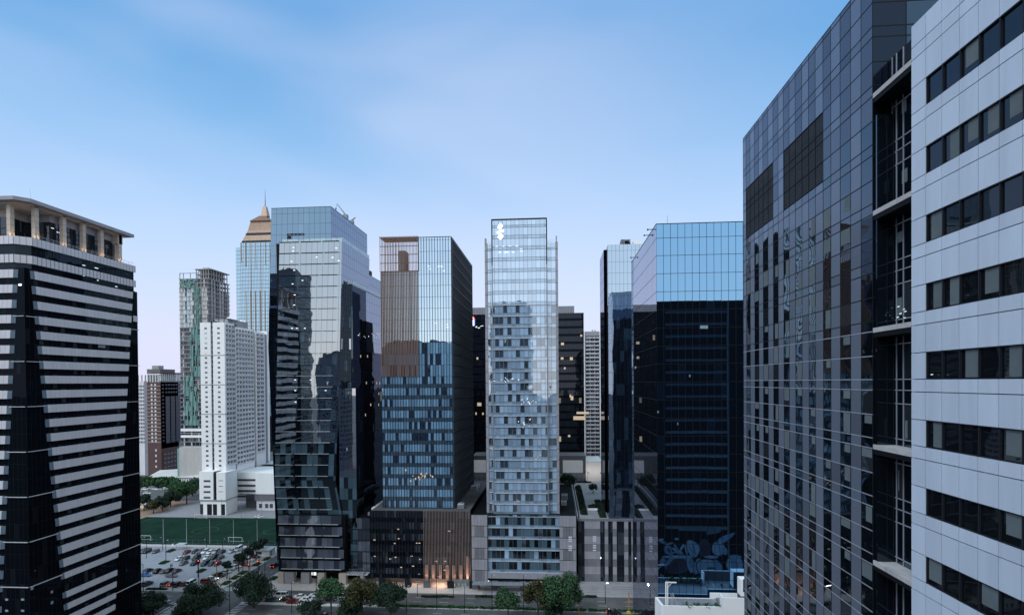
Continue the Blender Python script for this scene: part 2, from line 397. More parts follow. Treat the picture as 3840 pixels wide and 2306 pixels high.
mk = MB()
def ln(x0, x1, y0, y1, z=.03): mk.quad([(x0, y0, z), (x1, y0, z), (x1, y1, z), (x0, y1, z)], M_line)
for Y in (175.2, 178.9, 188.3, 192.1):
    x = -400
    while x < 200:
        if not (-132 < x < -104): ln(x, x + 3, Y, Y + .18)
        x += 9
for Y in (172.3, 182.7, 184.9):
    ln(-400, -134, Y, Y + .15); ln(-108, 240, Y, Y + .15)
for Y0 in (194.3, 167.0):
    for k in range(13): ln(-121.6 + k * .85, -121.15 + k * .85, Y0, Y0 + 3.6)
for k in range(17):
    ln(-108, -104.6, 173.0 + k * 1.3, 173.55 + k * 1.3); ln(-129.4, -126, 173.0 + k * 1.2, 173.5 + k * 1.2)
for X in (-119.2, -116.2, -113.2):
    y = 204
    while y < 430: ln(X, X + .18, y, y + 3); y += 9
ln(-130.6, -130.1, 172.5, 183)
struct('road_markings', mk)
mk = MB()
for Y0, Y1, xa, xb in ((234.8, 239.8, -178, -140), (224.5, 229.5, -186, -150), (219.5, 224.5, -186, -150), (208.5, 213.5, -190, -152), (199.8, 204.8, -185, -150)):
    x = xa
    while x < xb: ln(x, x + .12, Y0, Y1, .05); x += 2.6
y = 203
while y < 240: ln(-134.2, -129.2, y, y + .12, .05); y += 2.7
struct('parking_lines', mk)
mk = MB()
M_line2 = mat('field_paint', (.07, .11, .09), .8)
for x0, x1, y0, y1 in ((-226, -131, 250.4, 250.55), (-226, -131, 299, 299.15), (-131.2, -131, 250.4, 299.2), (-226, -225.8, 250.4, 299.2), (-180, -179.85, 250.4, 299.2)): mk.quad([(x0, y0, .07), (x1, y0, .07), (x1, y1, .07), (x0, y1, .07)], M_line2)
for cx in (-180, -142):
    for k in range(28):
        a, b = 2 * math.pi * k / 28, 2 * math.pi * (k + 1) / 28
        mk.quad([(cx + 6 * math.cos(a), 275 + 6 * math.sin(a), .075), (cx + 6.2 * math.cos(a), 275 + 6.2 * math.sin(a), .075), (cx + 6.2 * math.cos(b), 275 + 6.2 * math.sin(b), .075), (cx + 6 * math.cos(b), 275 + 6 * math.sin(b), .075)], M_line2)
struct('field_markings', mk)

def prism(mb, poly, z0, z1, m, top=None):
    """poly counter-clockwise seen from above"""
    n = len(poly)
    for i in range(n):
        a, b = poly[i], poly[(i + 1) % n]
        mb.quad([(a[0], a[1], z0), (b[0], b[1], z0), (b[0], b[1], z1), (a[0], a[1], z1)], m)
    mb.quad([(p[0], p[1], z1) for p in poly], top or m)
    mb.quad([(p[0], p[1], z0) for p in reversed(poly)], m)
def hull(par, x0, x1, y0, y1, z0, z1, m, name='core', inset=.12, roof=None):
    mb = MB(); mb.box(x0 + inset, x1 - inset, y0 + inset, y1 - inset, z0, z1 - .1, m); mb.build(name, par)
    if roof:
        mb = MB(); mb.box(x0 + inset, x1 - inset, y0 + inset, y1 - inset, z1 - .1, z1 - .02, roof); mb.build('roof', par)

# ================================================================== striped tower at the left
def striped_tower():
    X = -131.0
    Yc = PX(97, 1433, X).y; Yf = PX(519, 1433, X).y
    t = thing('office_tower', 'dark glass tower with pale horizontal bands, overhanging flat roof and warm-lit rooftop columns', 'tower', (X - 14, (Yc + Yf) / 2, 0))
    zt = PX(121, 1017, X).z; p = 3.75; bh = 2.02
    Xl = -178.0
    zc = zt + 2 * p - .3
    body = MB(); body.box(Xl, X - .55, Yc + .55, Yf - .1, 0, zt + .6, M_black); body.build('core', t)
    zs = levels(0, zt + .4, p, zt + .4)
    fs = VF(X, Yc, X, Yf, 0, zt + .4); ff = VF(Xl, Yc, X, Yc, 0, zt + .4)
    ns = round(fs.W / 1.25); nf = round(ff.W / 1.25)
    yb0 = PX(122, 1017, X).y; yb1 = PX(250, 2292, X).y; za, zb = zt, PX(254, 2292, X).z
    yc0 = PX(494, 1090, X).y; yc1 = PX(432, 2243, X).y
    xf0 = PY(57, 1017, Yc).x; xf1 = PY(4, 2100, Yc).x; zf1 = PY(4, 2100, Yc).z
    def yL(z): return yb0 + (yb1 - yb0) * (za - z) / (za - zb)
    def yR(z): return yc0 + (yc1 - yc0) * (za - z) / (za - zb)
    def xF(z): return xf0 + (xf1 - xf0) * (za - z) / (za - zf1)
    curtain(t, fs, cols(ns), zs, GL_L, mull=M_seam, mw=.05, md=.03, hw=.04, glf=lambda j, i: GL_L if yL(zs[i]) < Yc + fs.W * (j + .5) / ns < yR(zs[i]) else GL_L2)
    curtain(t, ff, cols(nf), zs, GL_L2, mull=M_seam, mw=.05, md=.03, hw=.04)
    bk = MB(); bk.quad([(X - .5, Yf, 0), (Xl, Yf, 0), (Xl, Yf, zt), (X - .5, Yf, zt)], GL_L); bk.build('rear_wall', t)
    # bands
    ztops = [zt - k * p for k in range(0, 22)]
    zlow = ztops[-1]
    k = 0
    while zlow > 3:
        zlow -= 5.2 if k == 0 else 3.3; ztops.append(zlow); k += 1
    sm = MB()
    for z in ztops:
        if z < 2.5: break
        mb = MB(); h = bh if z > 26 else 1.5
        a, b = yL(z), yR(z); n = max(3, round((b - a) / 1.25))
        a2, b2 = yL(z - h), yR(z - h)
        f = Fac((X, a2, z - h), (X, b2, z - h), (X, a, z), (X, b, z))
        for j in range(n): f.bar(mb, j / n + .0008, (j + 1) / n - .0008, 0, 1, -.1, .45, M_band)
        f.bar(mb, 0.002, .998, .03, .97, -.1, .435, M_grey)
        # glazed return at the cut end
        mb.hexa([(X - .1, a2 - .9, z - h), (X + .44, a2, z - h), (X + .2, a2, z - h), (X - .2, a2 - .8, z - h), (X - .1, a - .9, z), (X + .44, a, z), (X + .2, a, z), (X - .2, a - .8, z)], M_slate)
        mb.build('facade_band', t)
        mb = MB(); xe, xe2 = xF(z), xF(z - h)
        f = Fac((Xl, Yc, z - h), (xe2, Yc, z - h), (Xl, Yc, z), (xe, Yc, z)); n = round((xe - Xl) / 1.25)
        for j in range(n): f.bar(mb, j / n + .0006, (j + 1) / n - .0006, 0, 1, -.1, .45, M_band)
        mb.hexa([(xe2, Yc - .44, z - h), (xe2 + .9, Yc - .1, z - h), (xe2 + .8, Yc + .2, z - h), (xe2, Yc - .2, z - h), (xe, Yc - .44, z), (xe + .9, Yc - .1, z), (xe + .8, Yc + .2, z), (xe, Yc - .2, z)], M_slate)
        mb.build('facade_band', t)
    for i, z in enumerate(ztops):
        if i % 3 == 0 and i > 0 and z > 4:
            mb = MB()
            mb.box(xF(z) + .2, X + .3, Yc - .3, Yc, z - .35, z - .2, M_lgrey)
            mb.box(X, X + .3, Yc - .3, yL(z) - .2, z - .35, z - .2, M_lgrey)
            mb.box(X, X + .3, yR(z) + .1, Yf + .3, z - .35, z - .2, M_lgrey)
            mb.build('sill_line', t)
    # upper two bands with cut corner
    xk = PY(55, 960, Yc).x; yk = PX(119, 960, X).y
    poly = lambda o, yf=Yf - 1.2: [(Xl, Yc - o), (xk + o * .4, Yc - o), (X + o, yk - o * .4), (X + o, yf), (Xl, yf)]
    mb = MB(); prism(mb, poly(-.15), zt + .3, zc, GL_L); mb.build('window_band', t)
    mb = MB(); prism(mb, poly(.45), zt + p - bh, zt + p, M_band); mb.build('facade_band', t)
    mb = MB(); prism(mb, poly(.5), zc - .9, zc + 1.1, M_band, M_roof); mb.build('parapet', t)
    sm = MB(); y = Yc
    segs = [((Xl, Yc - .46), (xk + .18, Yc - .46)), ((xk + .18, Yc - .46), (X + .46, yk - .18)), ((X + .46, yk - .18), (X + .46, Yf - 1.2))]
    for (ax, ay), (bx, by) in segs:
        d = math.hypot(bx - ax, by - ay); n = max(1, round(d / 1.25)); dx, dy = (bx - ax) / d, (by - ay) / d
        for j in range(n + 1):
            x, y = ax + (bx - ax) * j / n, ay + (by - ay) * j / n
            for z0, z1 in ((zt + p - bh, zt + p), (zc - .9, zc + 1.1)):
                o = .05 if z1 < zc else .055
                sm.hexa([(x - dx * .03 + dy * o, y - dy * .03 - dx * o, z0), (x + dx * .03 + dy * o, y + dy * .03 - dx * o, z0), (x + dx * .03, y + dy * .03, z0), (x - dx * .03, y - dy * .03, z0), (x - dx * .03 + dy * o, y - dy * .03 - dx * o, z1), (x + dx * .03 + dy * o, y + dy * .03 - dx * o, z1), (x + dx * .03, y + dy * .03, z1), (x - dx * .03, y - dy * .03, z1)], M_seam)
    sm.build('panel_seam', t)
    # chamfered side bay beyond the bands
    mb = MB(); mb.box(X - .6, X + .1, yc0 + .4, Yf, zt - 9, zt - 7.2, M_band); mb.build('side_cap', t)
    # rooftop storey
    zd = zc + 1.1; zr = PX(116, 752, X + 1.2).z
    ycore0 = PX(187, 900, X - 2.2).y; ycore1 = PX(420, 900, X - 2.2).y
    mb = MB(); mb.box(X - 16, X - 2.2, ycore0, ycore1, zd + 6.2, zr - .9, M_stone); mb.build('penthouse_wall', t)
    mb = MB(); mb.box(X - 30, X - 8.5, Yc + 4, ycore1 - 1, zd + 6.2, zr - .9, M_tan); mb.build('penthouse_wall', t)
    fw_ = VF(X - 2.2, ycore0, X - 2.2, ycore1, zd, zd + 6.2)
    curtain(t, fw_, cols(16), [zd, zd + .9, zd + 2.2, zd + 3.5, zd + 4.9, zd + 6.2], GL_dkw, mull=M_dark, mw=.14, md=.1, hw=.14)
    f2 = VF(X - 8.5, Yc + 4, X - 8.5, ycore0, zd, zd + 6.2)
    curtain(t, f2, cols(10), [zd, zd + 1.6, zd + 3.2, zd + 6.2], GL_dkw, mull=M_dark, mw=.14, md=.1, hw=.14)
    f3 = VF(X - 8.5, ycore0, X - 2.2, ycore0, zd, zd + 6.2)
    curtain(t, f3, cols(4), [zd, zd + 1.6, zd + 3.2, zd + 6.2], GL_dkw, mull=M_dark, mw=.14, md=.1, hw=.14)
    f4 = VF(X - 40, Yc + 4, X - 8.5, Yc + 4, zd, zd + 6.2)
    curtain(t, f4, cols(16), [zd, zd + 1.6, zd + 3.2, zd + 6.2], GL_dkw, mull=M_dark, mw=.14, md=.1, hw=.14)
    mb = MB(); mb.box(X - 16, X - 2.6, ycore0 + .2, ycore1 - .2, zd, zd + 6.1, M_black); mb.box(X - 30, X - 8.9, Yc + 4.3, ycore0, zd, zd + 6.1, M_black); mb.build('core', t)
    lights = MB()
    for (u0, z) in ((.02, 4.7), (.1, 4.0), (.14, 4.9), (.2, 4.1)): fw_.bar(lights, u0, u0 + .045, z / 6.2, z / 6.2 + .03, .01, .05, M_offl)
    lights.build('ceiling_light', t)
    for i, (px, py) in enumerate(((36, 902), (140, 916), (244, 941), (318, 960), (385, 978), (453, 995))):
        if i == 0: q = PY(px, py, Yc + .6); cx, cy = q.x, Yc + .9
        else: q = PX(px, py, X - .2); cx, cy = X - .7, q.y
        mb = MB(); mb.box(cx - .5, cx + .5, cy - .55, cy + .55, zd - .3, zr - .6, M_tan)
        for k in range(1, int((zr - .8 - zd) / 1.5) + 1): mb.box(cx - .515, cx + .515, cy - .565, cy + .565, zd + k * 1.5, zd + k * 1.5 + .04, M_seam)
        mb.build('column', t)
        for dx, dy in ((.62, -.75), (.75, .5)):
            ld = bpy.data.lights.new('uplight', 'SPOT'); ld.energy = 110; ld.color = (1, .6, .28); ld.spot_size = R(95); ld.spot_blend = .8; ld.shadow_soft_size = .15
            lo = bpy.data.objects.new('uplight', ld); COL.objects.link(lo); lo.location = (cx + dx * 1.15, cy + dy * 1.2, zd + .05)
            lo.rotation_euler = Vector((dx * .35, dy * .35, -1)).to_track_quat('Z', 'Y').to_euler(); lo.parent = t; lo.location = Vector(lo.location) - t.location
    mb = MB(); cy2 = PX(446, 995, X - 4).y; mb.box(X - 6, X - 4.9, cy2 - .5, cy2 + .5, zd - .3, zr - .6, M_tan); mb.build('column', t)
    # roof slab with cut corner
    xr = PY(49, 740, Yc - 1.5).x; yr = PX(116, 752, X + 1.2).y; yrf = PX(503, 880, X + 1.2).y
    mb = MB(); prism(mb, [(Xl, Yc - 1.6), (xr, Yc - 1.6), (X + 1.2, yr), (X + 1.2, yrf), (Xl, yrf)], zr - .45, zr + .45, M_stone, M_roof); mb.build('roof', t)
    mb = MB(); prism(mb, [(Xl, Yc), (xr - 1, Yc), (X - .2, yr + .4), (X - .2, yrf - 1.6), (Xl, yrf - 1.6)], zr - .9, zr - .45, M_tan); mb.build('roof_beam', t)
    mb = MB(); mb.box(X - 8, X - .2, ycore1 - .2, PX(462, 900, X).y, zr - 3.4, zr - .9, M_tan); mb.build('roof_beam', t)
    mb = MB()
    for y in [yk + 2 * i for i in range(0, 17)]:
        if y < Yf - 1.5: mb.tube((X + .2, y, zd), (X + .2, y, zd + .9), .03, M_lgrey, 4)
    mb.tube((X + .2, yk, zd + .9), (X + .2, Yf - 1.5, zd + .9), .035, M_lgrey, 4); mb.tube((X + .2, yk, zd + .5), (X + .2, Yf - 1.5, zd + .5), .025, M_lgrey, 4)
    mb.build('railing', t)
    q = PX(118, 745, X - 2); mb = MB(); mb.tube((q.x, q.y, zr), (q.x - .5, q.y, zr + 4.4), .06, M_lgrey, 5, .03); mb.build('antenna', t)
    # lights seen inside
    mb = MB()
    for px, py, w in ((309, 995, .9), (355, 1005, 1.2), (311, 1035, .5), (364, 1052, .5), (432, 1075, .8), (347, 1435, .5)):
        q = PX(px, py, X); fs.bar(mb, (q.y - Yc) / fs.W, (q.y + w - Yc) / fs.W, fs.vz(q.z), fs.vz(q.z + .16), .01, .05, M_offl)
    q = PX(368, 1303, X); fs.bar(mb, (q.y - Yc) / fs.W, (q.y + 2.6 - Yc) / fs.W, fs.vz(q.z), fs.vz(q.z + 1.3), .01, .03, GL_rail)
    for px, py in ((70, 1072), (115, 2212), (190, 2225), (190, 2265), (20, 2250), (80, 2250), (20, 2292), (80, 2292)):
        q = PX(px, py, X) if px > 100 else PY(px, py, Yc)
        if px > 100: fs.bar(mb, (q.y - Yc) / fs.W, (q.y + .7 - Yc) / fs.W, fs.vz(q.z), fs.vz(q.z + .7), .01, .05, GL_rail)
        else: mb.box(q.x, q.x + .8, Yc - .05, Yc - .01, q.z, q.z + .5, M_offl if py < 1100 else GL_rail)
    mb.build('ceiling_light', t)
striped_tower()

# ================================================================== right: polished dark block, link and pale panel block
XR = 22.0
def dark_block():
    ya, yb = PX(3273, 1433, XR).y, PX(2789, 1433, XR).y; zt = PX(2786, 522, XR).z
    t = thing('office_block', 'tall dark grey block of polished panels with tinted window columns and louvred openings', 'office block', (XR + 20, (ya + yb) / 2, 0))
    X1 = 75.0
    hull(t, XR, X1, ya, yb, 0, zt, M_black, roof=M_roofd)
    pxs = [3273, 3230, 3191, 3152, 3117, 3088, 3059, 3034, 3009, 2984, 2961, 2940, 2920, 2901, 2882, 2863, 2847, 2831, 2815, 2800, 2789]
    ys = [PX(x, 1433, XR).y for x in pxs][::-1]
    f = VF(XR, yb, XR, ya, 0, zt)
    us = [0] + [(yb - y) / (yb - ya) for y in ys[::-1][::-1]][1:-1] + [1]
    us = sorted((yb - y) / (yb - ya) for y in ys); us[0] = 0; us[-1] = 1
    p = 4.05; rows = []
    k = -18
    while 75 + k * p < zt + p:
        z = 75 + k * p
        rows += [z, z + 1.62, z + 1.62 + 1.70]; k += 1
    rows = [0] + [z for z in sorted(rows) if 1 < z < zt - .4] + [zt]
    n = len(us) - 1
    loz = PX(3273, 740, XR).z
    def colwin(j): return (n - 1 - j) % 2 == 0
    # louvred openings high up
    def louv(j, z): 
        y = yb - (us[j] + us[j + 1]) / 2 * (yb - ya)
        px = CX
        v = Vector((XR, y, z)) - CAM; px = CX + F * v.dot(rt) / v.dot(fw)
        return (2800 < px < 2905 and 91.4 < z < 97.2) or (2935 < px < 3093 and 91.4 < z < 97.2)
    gm = MB(); wcol = {}
    for j in range(n):
        win = MB(); pan = MB(); low = MB()
        for i in range(len(rows) - 1):
            zc = (rows[i] + rows[i + 1]) / 2; v0, v1 = f.vz(rows[i]), f.vz(rows[i + 1])
            if louv(j, zc):
                if pan.f: pan.build('cladding_column', t); pan = MB()
                f.pane(low, us[j], us[j + 1], v0, v1, M_louv, -.25)
                nl = max(2, round((rows[i + 1] - rows[i]) / .2))
                for q in range(nl):
                    a = v0 + (v1 - v0) * q / nl; f.bar(low, us[j], us[j + 1], a, a + (v1 - v0) / nl * .35, -.2, -.05, M_louv)
            elif colwin(j) and zc < loz + 6: f.pane(win, us[j], us[j + 1], v0, v1, GL_R)
            else: f.pane(pan, us[j], us[j + 1], v0, v1, GL_RP if ((j % 2) ^ (zc > loz + 6)) else (GL_RP if zc < loz + 6 else GL_RD))
        wcol[j] = win.build('window_column', t); pan.build('cladding_column', t); low.build('louvre_panel', t)
    for z in rows: v = f.vz(z); h = .035 / f.Hh; f.bar(gm, 0, 1, v - h, v + h, -.02, .012, M_seaml if z < 79 else M_seam)
    for u in us: f.bar(gm, max(0, u - .02 / f.W), min(1, u + .02 / f.W), 0, 1, -.02, .014, M_seaml if False else M_seam)
    gm.build('panel_seam', t)
    # blinds just inside some panes
    nb = 0
    for j in range(n):
        if not colwin(j): continue
        for i in range(len(rows) - 1):
            if rows[i] > loz or rows[i] < 30 or rows[i + 1] - rows[i] < 1 or random.random() > .36 or nb > 96: continue
            bl = MB(); nb += 1
            v0, v1 = f.vz(rows[i]), f.vz(rows[i + 1]); a = us[j] + (us[j + 1] - us[j]) * random.choice((.05, .3, .4)); b = us[j + 1] - (us[j + 1] - us[j]) * .06
            lo = v0 + (v1 - v0) * random.choice((.05, .3, .6)); f.pane(bl, a, b, lo, v1 - (v1 - v0) * .05, GL_W2, .006)
            bl.build('blind', wcol[j])
    # wall that turns away above the link, facing the viewer
    g = VF(XR, ya, X1, ya, 0, zt); m = MB(); zz = rows; uu = cols(24)
    for i in range(len(zz) - 1):
        for j in range(24): g.pane(m, uu[j], uu[j + 1], g.vz(zz[i]), g.vz(zz[i + 1]), GL_RT if j % 2 else GL_RT2)
    m.build('return_wall', t); m = MB()
    for z in zz: g.bar(m, 0, 1, g.vz(z) - .04 / g.Hh, g.vz(z) + .04 / g.Hh, -.02, .012, M_seam)
    for u in uu: g.bar(m, max(0, u - .03 / g.W), min(1, u + .03 / g.W), 0, 1, -.02, .014, M_seam)
    m.build('panel_seam', t)
    # rear wall with parking decks and painted mural (mirrored in the blue glass block)
    g = VF(X1, yb + .03, XR, yb + .03, 0, zt - .02)
    m = MB(); g.pane(m, 0, 1, 0, 1, M_black, .02); m.build('rear_wall', t)
    for z in [23 + 4.2 * i for i in range(19)]:
        m = MB(); g.bar(m, .283, .68, g.vz(z), g.vz(z + .9), .02, .3, M_spb if z > 60 else M_spc)
        m.build('spandrel_beam', t)
    m = MB()
    for u in (0.0, .275): g.bar(m, u, u + .008, 0, 1, .02, .45, M_spc)
    m.build('pier', t)
    m = MB()
    for i in range(9):
        z = 23 + 4.2 * random.randrange(9, 18) - 1.2; u = random.uniform(.5, .97); g.bar(m, u, u + .01, g.vz(z), g.vz(z + .8), .03, .06, M_warm)
    m.build('lit_window', t)
    m = MB(); g.pane(m, .42, 1, g.vz(1), g.vz(22.4), M_black, .5)
    cnt = [0]
    def blob(a, b, ra, rb, mt, rot=0, edge=True, n=28, tip=0):
        """a shape of the mural; a, b, ra, rb give its place and half sizes on the wall"""
        q = PY(2440 + a / 4.289, 1960 + b / 4.289, 201.0); k = 201.0 / 2100 / 4.289
        for sc, mm in (((1.13, M_spb),) if edge else ()) + ((1.0, mt),):
            pts = []; cnt[0] += 1
            for i in range(n):
                th = 2 * math.pi * i / n; x = ra * k * math.cos(th) * sc; z = rb * k * math.sin(th) * sc * (1 - tip * math.cos(th))
                pts.append((q.x + x * math.cos(rot) - z * math.sin(rot), yb + .5 + cnt[0] * .006, q.z + x * math.sin(rot) + z * math.cos(rot)))
            m.quad(pts[::-1], mm)
    for g_ in ((780, 110, 330, 70, M_spc, 0, False), (560, 180, 320, 60, M_spc, 0, False), (200, 720, 95, 90, M_muralr), (200, 620, 50, 62, M_bluepool), (860, 400, 80, 130, M_muralr, .1), (430, 660, 185, 130, M_bluepool, .15), (450, 680, 135, 108, M_muralr, .2), (320, 730, 60, 70, M_muralr, .5),
              (640, 660, 58, 118, M_muralp, .2, True, 28, .3), (640, 640, 26, 60, M_bluepool, .2), (760, 690, 66, 118, M_bluepool, -.25, True, 28, .4), (900, 700, 150, 130, M_muralp, .5, True, 28, .4), (985, 745, 74, 40, M_spb, -.2), (1080, 700, 56, 120, M_bluepool, .35, True, 28, .3), (960, 770, 90, 40, M_muralp, 0),
              (680, 400, 92, 132, M_muralp, .3, True, 28, .35), (690, 420, 18, 100, M_bluepool, .3, False), (640, 420, 12, 80, M_bluepool, .5, False), (430, 535, 240, 24, M_muralp, .02), (960, 535, 105, 22, M_muralp, 0), (1080, 400, 96, 108, M_muralp, 0, True, 28, .1), (1100, 420, 14, 80, M_bluepool, .1, False), (1185, 440, 32, 56, M_bluepool),
              (1205, 225, 150, 42, M_bluepool, .55, True, 28, .5), (1120, 290, 60, 30, M_muralp, .9), (1335, 650, 122, 142, M_muralp, 0), (1340, 530, 100, 32, M_bluepool), (1335, 660, 60, 110, M_bluepool, .1, False), (275, 420, 58, 72, M_bluepool, .3), (290, 430, 26, 44, M_spb, .3, False), (420, 430, 86, 22, M_muralp, -.4), (440, 470, 80, 16, M_bluepool, -.2),
              (400, 380, 20, 60, M_bluepool, .5), (500, 380, 18, 56, M_muralp, -.5), (560, 420, 14, 84, M_muralp, .2), (200, 300, 72, 18, M_bluepool, -.4), (160, 260, 42, 20, M_muralp, .3), (300, 320, 60, 14, M_muralp, .2), (410, 245, 34, 18, M_muralp), (330, 490, 50, 20, M_bluepool, .8)): blob(*g_)
    m.build('mural', t)
    return ya, yb, zt
GL_W2 = mat('blind_fabric', (.11, .135, .145), .9, var=.15, scale=1.2)
RB = dark_block()
M_ledge = mat('stone_ledge', (.42, .40, .40), .8, var=.2, scale=1.5)

def link_block():
    ya, yb = PX(3417, 1433, XR).y, RB[0]; X = XR + 1.3
    t = thing('link_block', 'narrow recessed glass bay with stone ledges between the dark block and pale panel block', 'office block', (X + 6, (ya + yb) / 2, 0))
    zt = PX(3417, 150, X).z
    hull(t, X, X + 14, ya - 3, yb, 0, zt, M_black, roof=M_roofd)
    f = VF(X, yb, X, ya, 0, zt)
    zs = []; k = -18
    while 75 + k * 4.05 < zt: zs += [75 + k * 4.05, 75 + k * 4.05 + 1.62 + .78, 75 + k * 4.05 + .0 + 3.32]; k += 1
    zs = [0] + sorted(z for z in zs if 1 < z < zt - .5) + [zt]
    curtain(t, f, [0, .12, .30, .62, .90, 1.0], zs, GL_R, mull=M_seaml, mw=.05, md=.05, hw=.06, name='window_band')
    for k in range(-9, 3):
        z = 78.4 + 8.05 * k
        if z < 2: continue
        m = MB()
        n = 3
        for i in range(n): m.box(XR + .0, XR + .35, ya + (yb - ya) * i / n + .01, ya + (yb - ya) * (i + 1) / n - .01, z - .16, z + .16, M_ledge)
        m.box(XR + .35, X + .1, ya + .01, yb - .01, z - .14, z + .15, M_ledge); m.box(XR + .03, X + .1, ya + .01, yb - .01, z - .5, z - .165, M_black)  # black box under the stone paints the underside's shade
        m.build('ledge', t)
    m = MB(); m.box(XR + .1, X, yb - .35, yb - .02, 0, zt - 4, GL_R); m.build('side_pier', t)
    m = MB()
    for px, py in ((3290, 1150), (3312, 1160), (3330, 1150), (3350, 1145), (3372, 1150), (3392, 1160), (3300, 1172), (3322, 1178), (3350, 1172), (3380, 1176), (3398, 1168), (3330, 1190), (3370, 1190), (3395, 1192)):
        q = PX(px, py, X - .03); m.box(X - .03, X - .01, q.y, q.y + .22, q.z, q.z + .035, M_offl)
    m.build('ceiling_light', t)
    m = MB()
    for px, py, w, h in ((3345, 720, .5, .9), (3390, 400, .5, .8), (3392, 660, .6, .9), (3330, 900, .5, .7), (3372, 890, .7, .7), (3330, 1150, .6, 1.1), (3372, 1150, .6, 1.2), (3370, 1800, .12, 1.4), (3398, 1610, .3, 1.2)):
        q = PX(px, py, X - .01); m.quad([(X - .006, q.y + w / 2, q.z - h / 2), (X - .006, q.y - w / 2, q.z - h / 2), (X - .006, q.y - w / 2, q.z + h / 2), (X - .006, q.y + w / 2, q.z + h / 2)], GL_W2)
    m.build('blind', t)
link_block()

def pale_block():
    pxs = [3417, 3471, 3531, 3596, 3667, 3745, 3832]
    ys = [PX(x, 1433, XR).y for x in pxs]; d = (ys[1] - ys[-1]) / 5
    while ys[-1] > 6: ys.append(ys[-1] - d)
    ya, yb = ys[-1], ys[0]; zt = PX(3417, 103, XR).z
    t = thing('office_block', 'pale blue-grey panel block with dark strips of square windows, nearest on the right', 'office block', (XR + 15, (ya + yb) / 2, 0))
    X1 = 62.0
    m = MB(); m.box(XR + .3, X1, ya, yb - .25, 0, zt - .4, M_black); m.build('core', t)
    f = VF(XR, yb, XR, ya, 0, zt); us = [(yb - y) / (yb - ya) for y in ys]; n = len(us) - 1
    p = 4.05; seam = MB(); g = .025
    pan = MB()
    def panel(mb, u0, u1, z0, z1, ff=f):
        ff.bar(mb, u0 + g / ff.W, u1 - g / ff.W, ff.vz(z0 + g), ff.vz(z1 - g), -.2, 0, M_panel)
    bands = []
    for k in range(-18, 6):
        z = 75 + k * p
        bands.append((z, z + 1.60, k <= 4)); bands.append((z + 1.60, z + 1.6 + 1.68, False)); bands.append((z + 3.28, z + p, False))
    for z0, z1, win in bands:
        z0, z1 = max(z0, 0), min(z1, zt)
        if z1 - z0 < .1: continue
        mb = MB()
        for j in range(n):
            if win and j >= 1: continue
            panel(mb, us[j], us[j + 1], z0, z1)
        mb.build('cladding_band', t)
    for k in range(-18, 5):
        z0 = 75 + k * p; z1 = z0 + 1.6
        if z0 < 0: continue
        for j in range(1, n):
            if j > 9 or z0 < 40: 
                continue
            mb = MB(); f.pane(mb, us[j], us[j + 1], f.vz(z0), f.vz(z1), GL_W, -.14)
            w = mb.build('window', t)
            fr = MB(); e = .035
            for a, b, c, dd in ((us[j], us[j] + e / f.W, z0, z1), (us[j + 1] - e / f.W, us[j + 1], z0, z1), (us[j], us[j + 1], z0, z0 + e), (us[j], us[j + 1], z1 - e, z1)):
                f.bar(fr, a, b, f.vz(c), f.vz(dd), -.16, -.03, M_dark)
            fr.build('frame', w)
            if random.random() < .48 and k < 4 or (k, j) in ((4, 3), (3, 3), (3, 4)):
                bl = MB(); a = us[j] + (us[j + 1] - us[j]) * random.choice((.08, .22, .35)); b = us[j + 1] - (us[j + 1] - us[j]) * .06
                lo = z0 + random.choice((.08, .08, .45, .3)); f.pane(bl, a, b, f.vz(lo), f.vz(z1 - .05), GL_W2, -.132); bl.build('blind', w)
        rest = MB()
        for j in range(1, n):
            if j > 9 or z0 < 40:
                f.pane(rest, us[j], us[j + 1], f.vz(z0), f.vz(z1), GL_W, -.06)
                f.bar(rest, us[j], us[j] + .04 / f.W, f.vz(z0), f.vz(z1), -.1, -.02, M_dark)
        rest.build('window_strip', t)
    # wall facing away, roof
    g2 = VF(X1, yb, XR, yb, 0, zt); mb = MB()
    for i in range(6):
        for k in range(12): g2.bar(mb, i / 6 + .001, (i + 1) / 6 - .001, k / 12 + .001, (k + 1) / 12 - .001, -.24, -.02, M_panel)
    mb.build('rear_wall', t)
    mb = MB(); mb.box(XR + .3, X1, ya, yb - .3, zt - .4, zt - .3, M_roof); mb.build('roof', t)
    mb = MB(); q = PX(3505, 2217, XR); mb.box(XR + .055, XR + .06, q.y - .35, q.y, q.z, q.z + .06, M_offl); mb.box(XR - .05, XR - .045, PX(3502, 1405, XR).y, PX(3502, 1405, XR).y + .2, PX(3502, 1405, XR).z, PX(3502, 1405, XR).z + .03, M_offl); mb.build('ceiling_light', t)
pale_block()

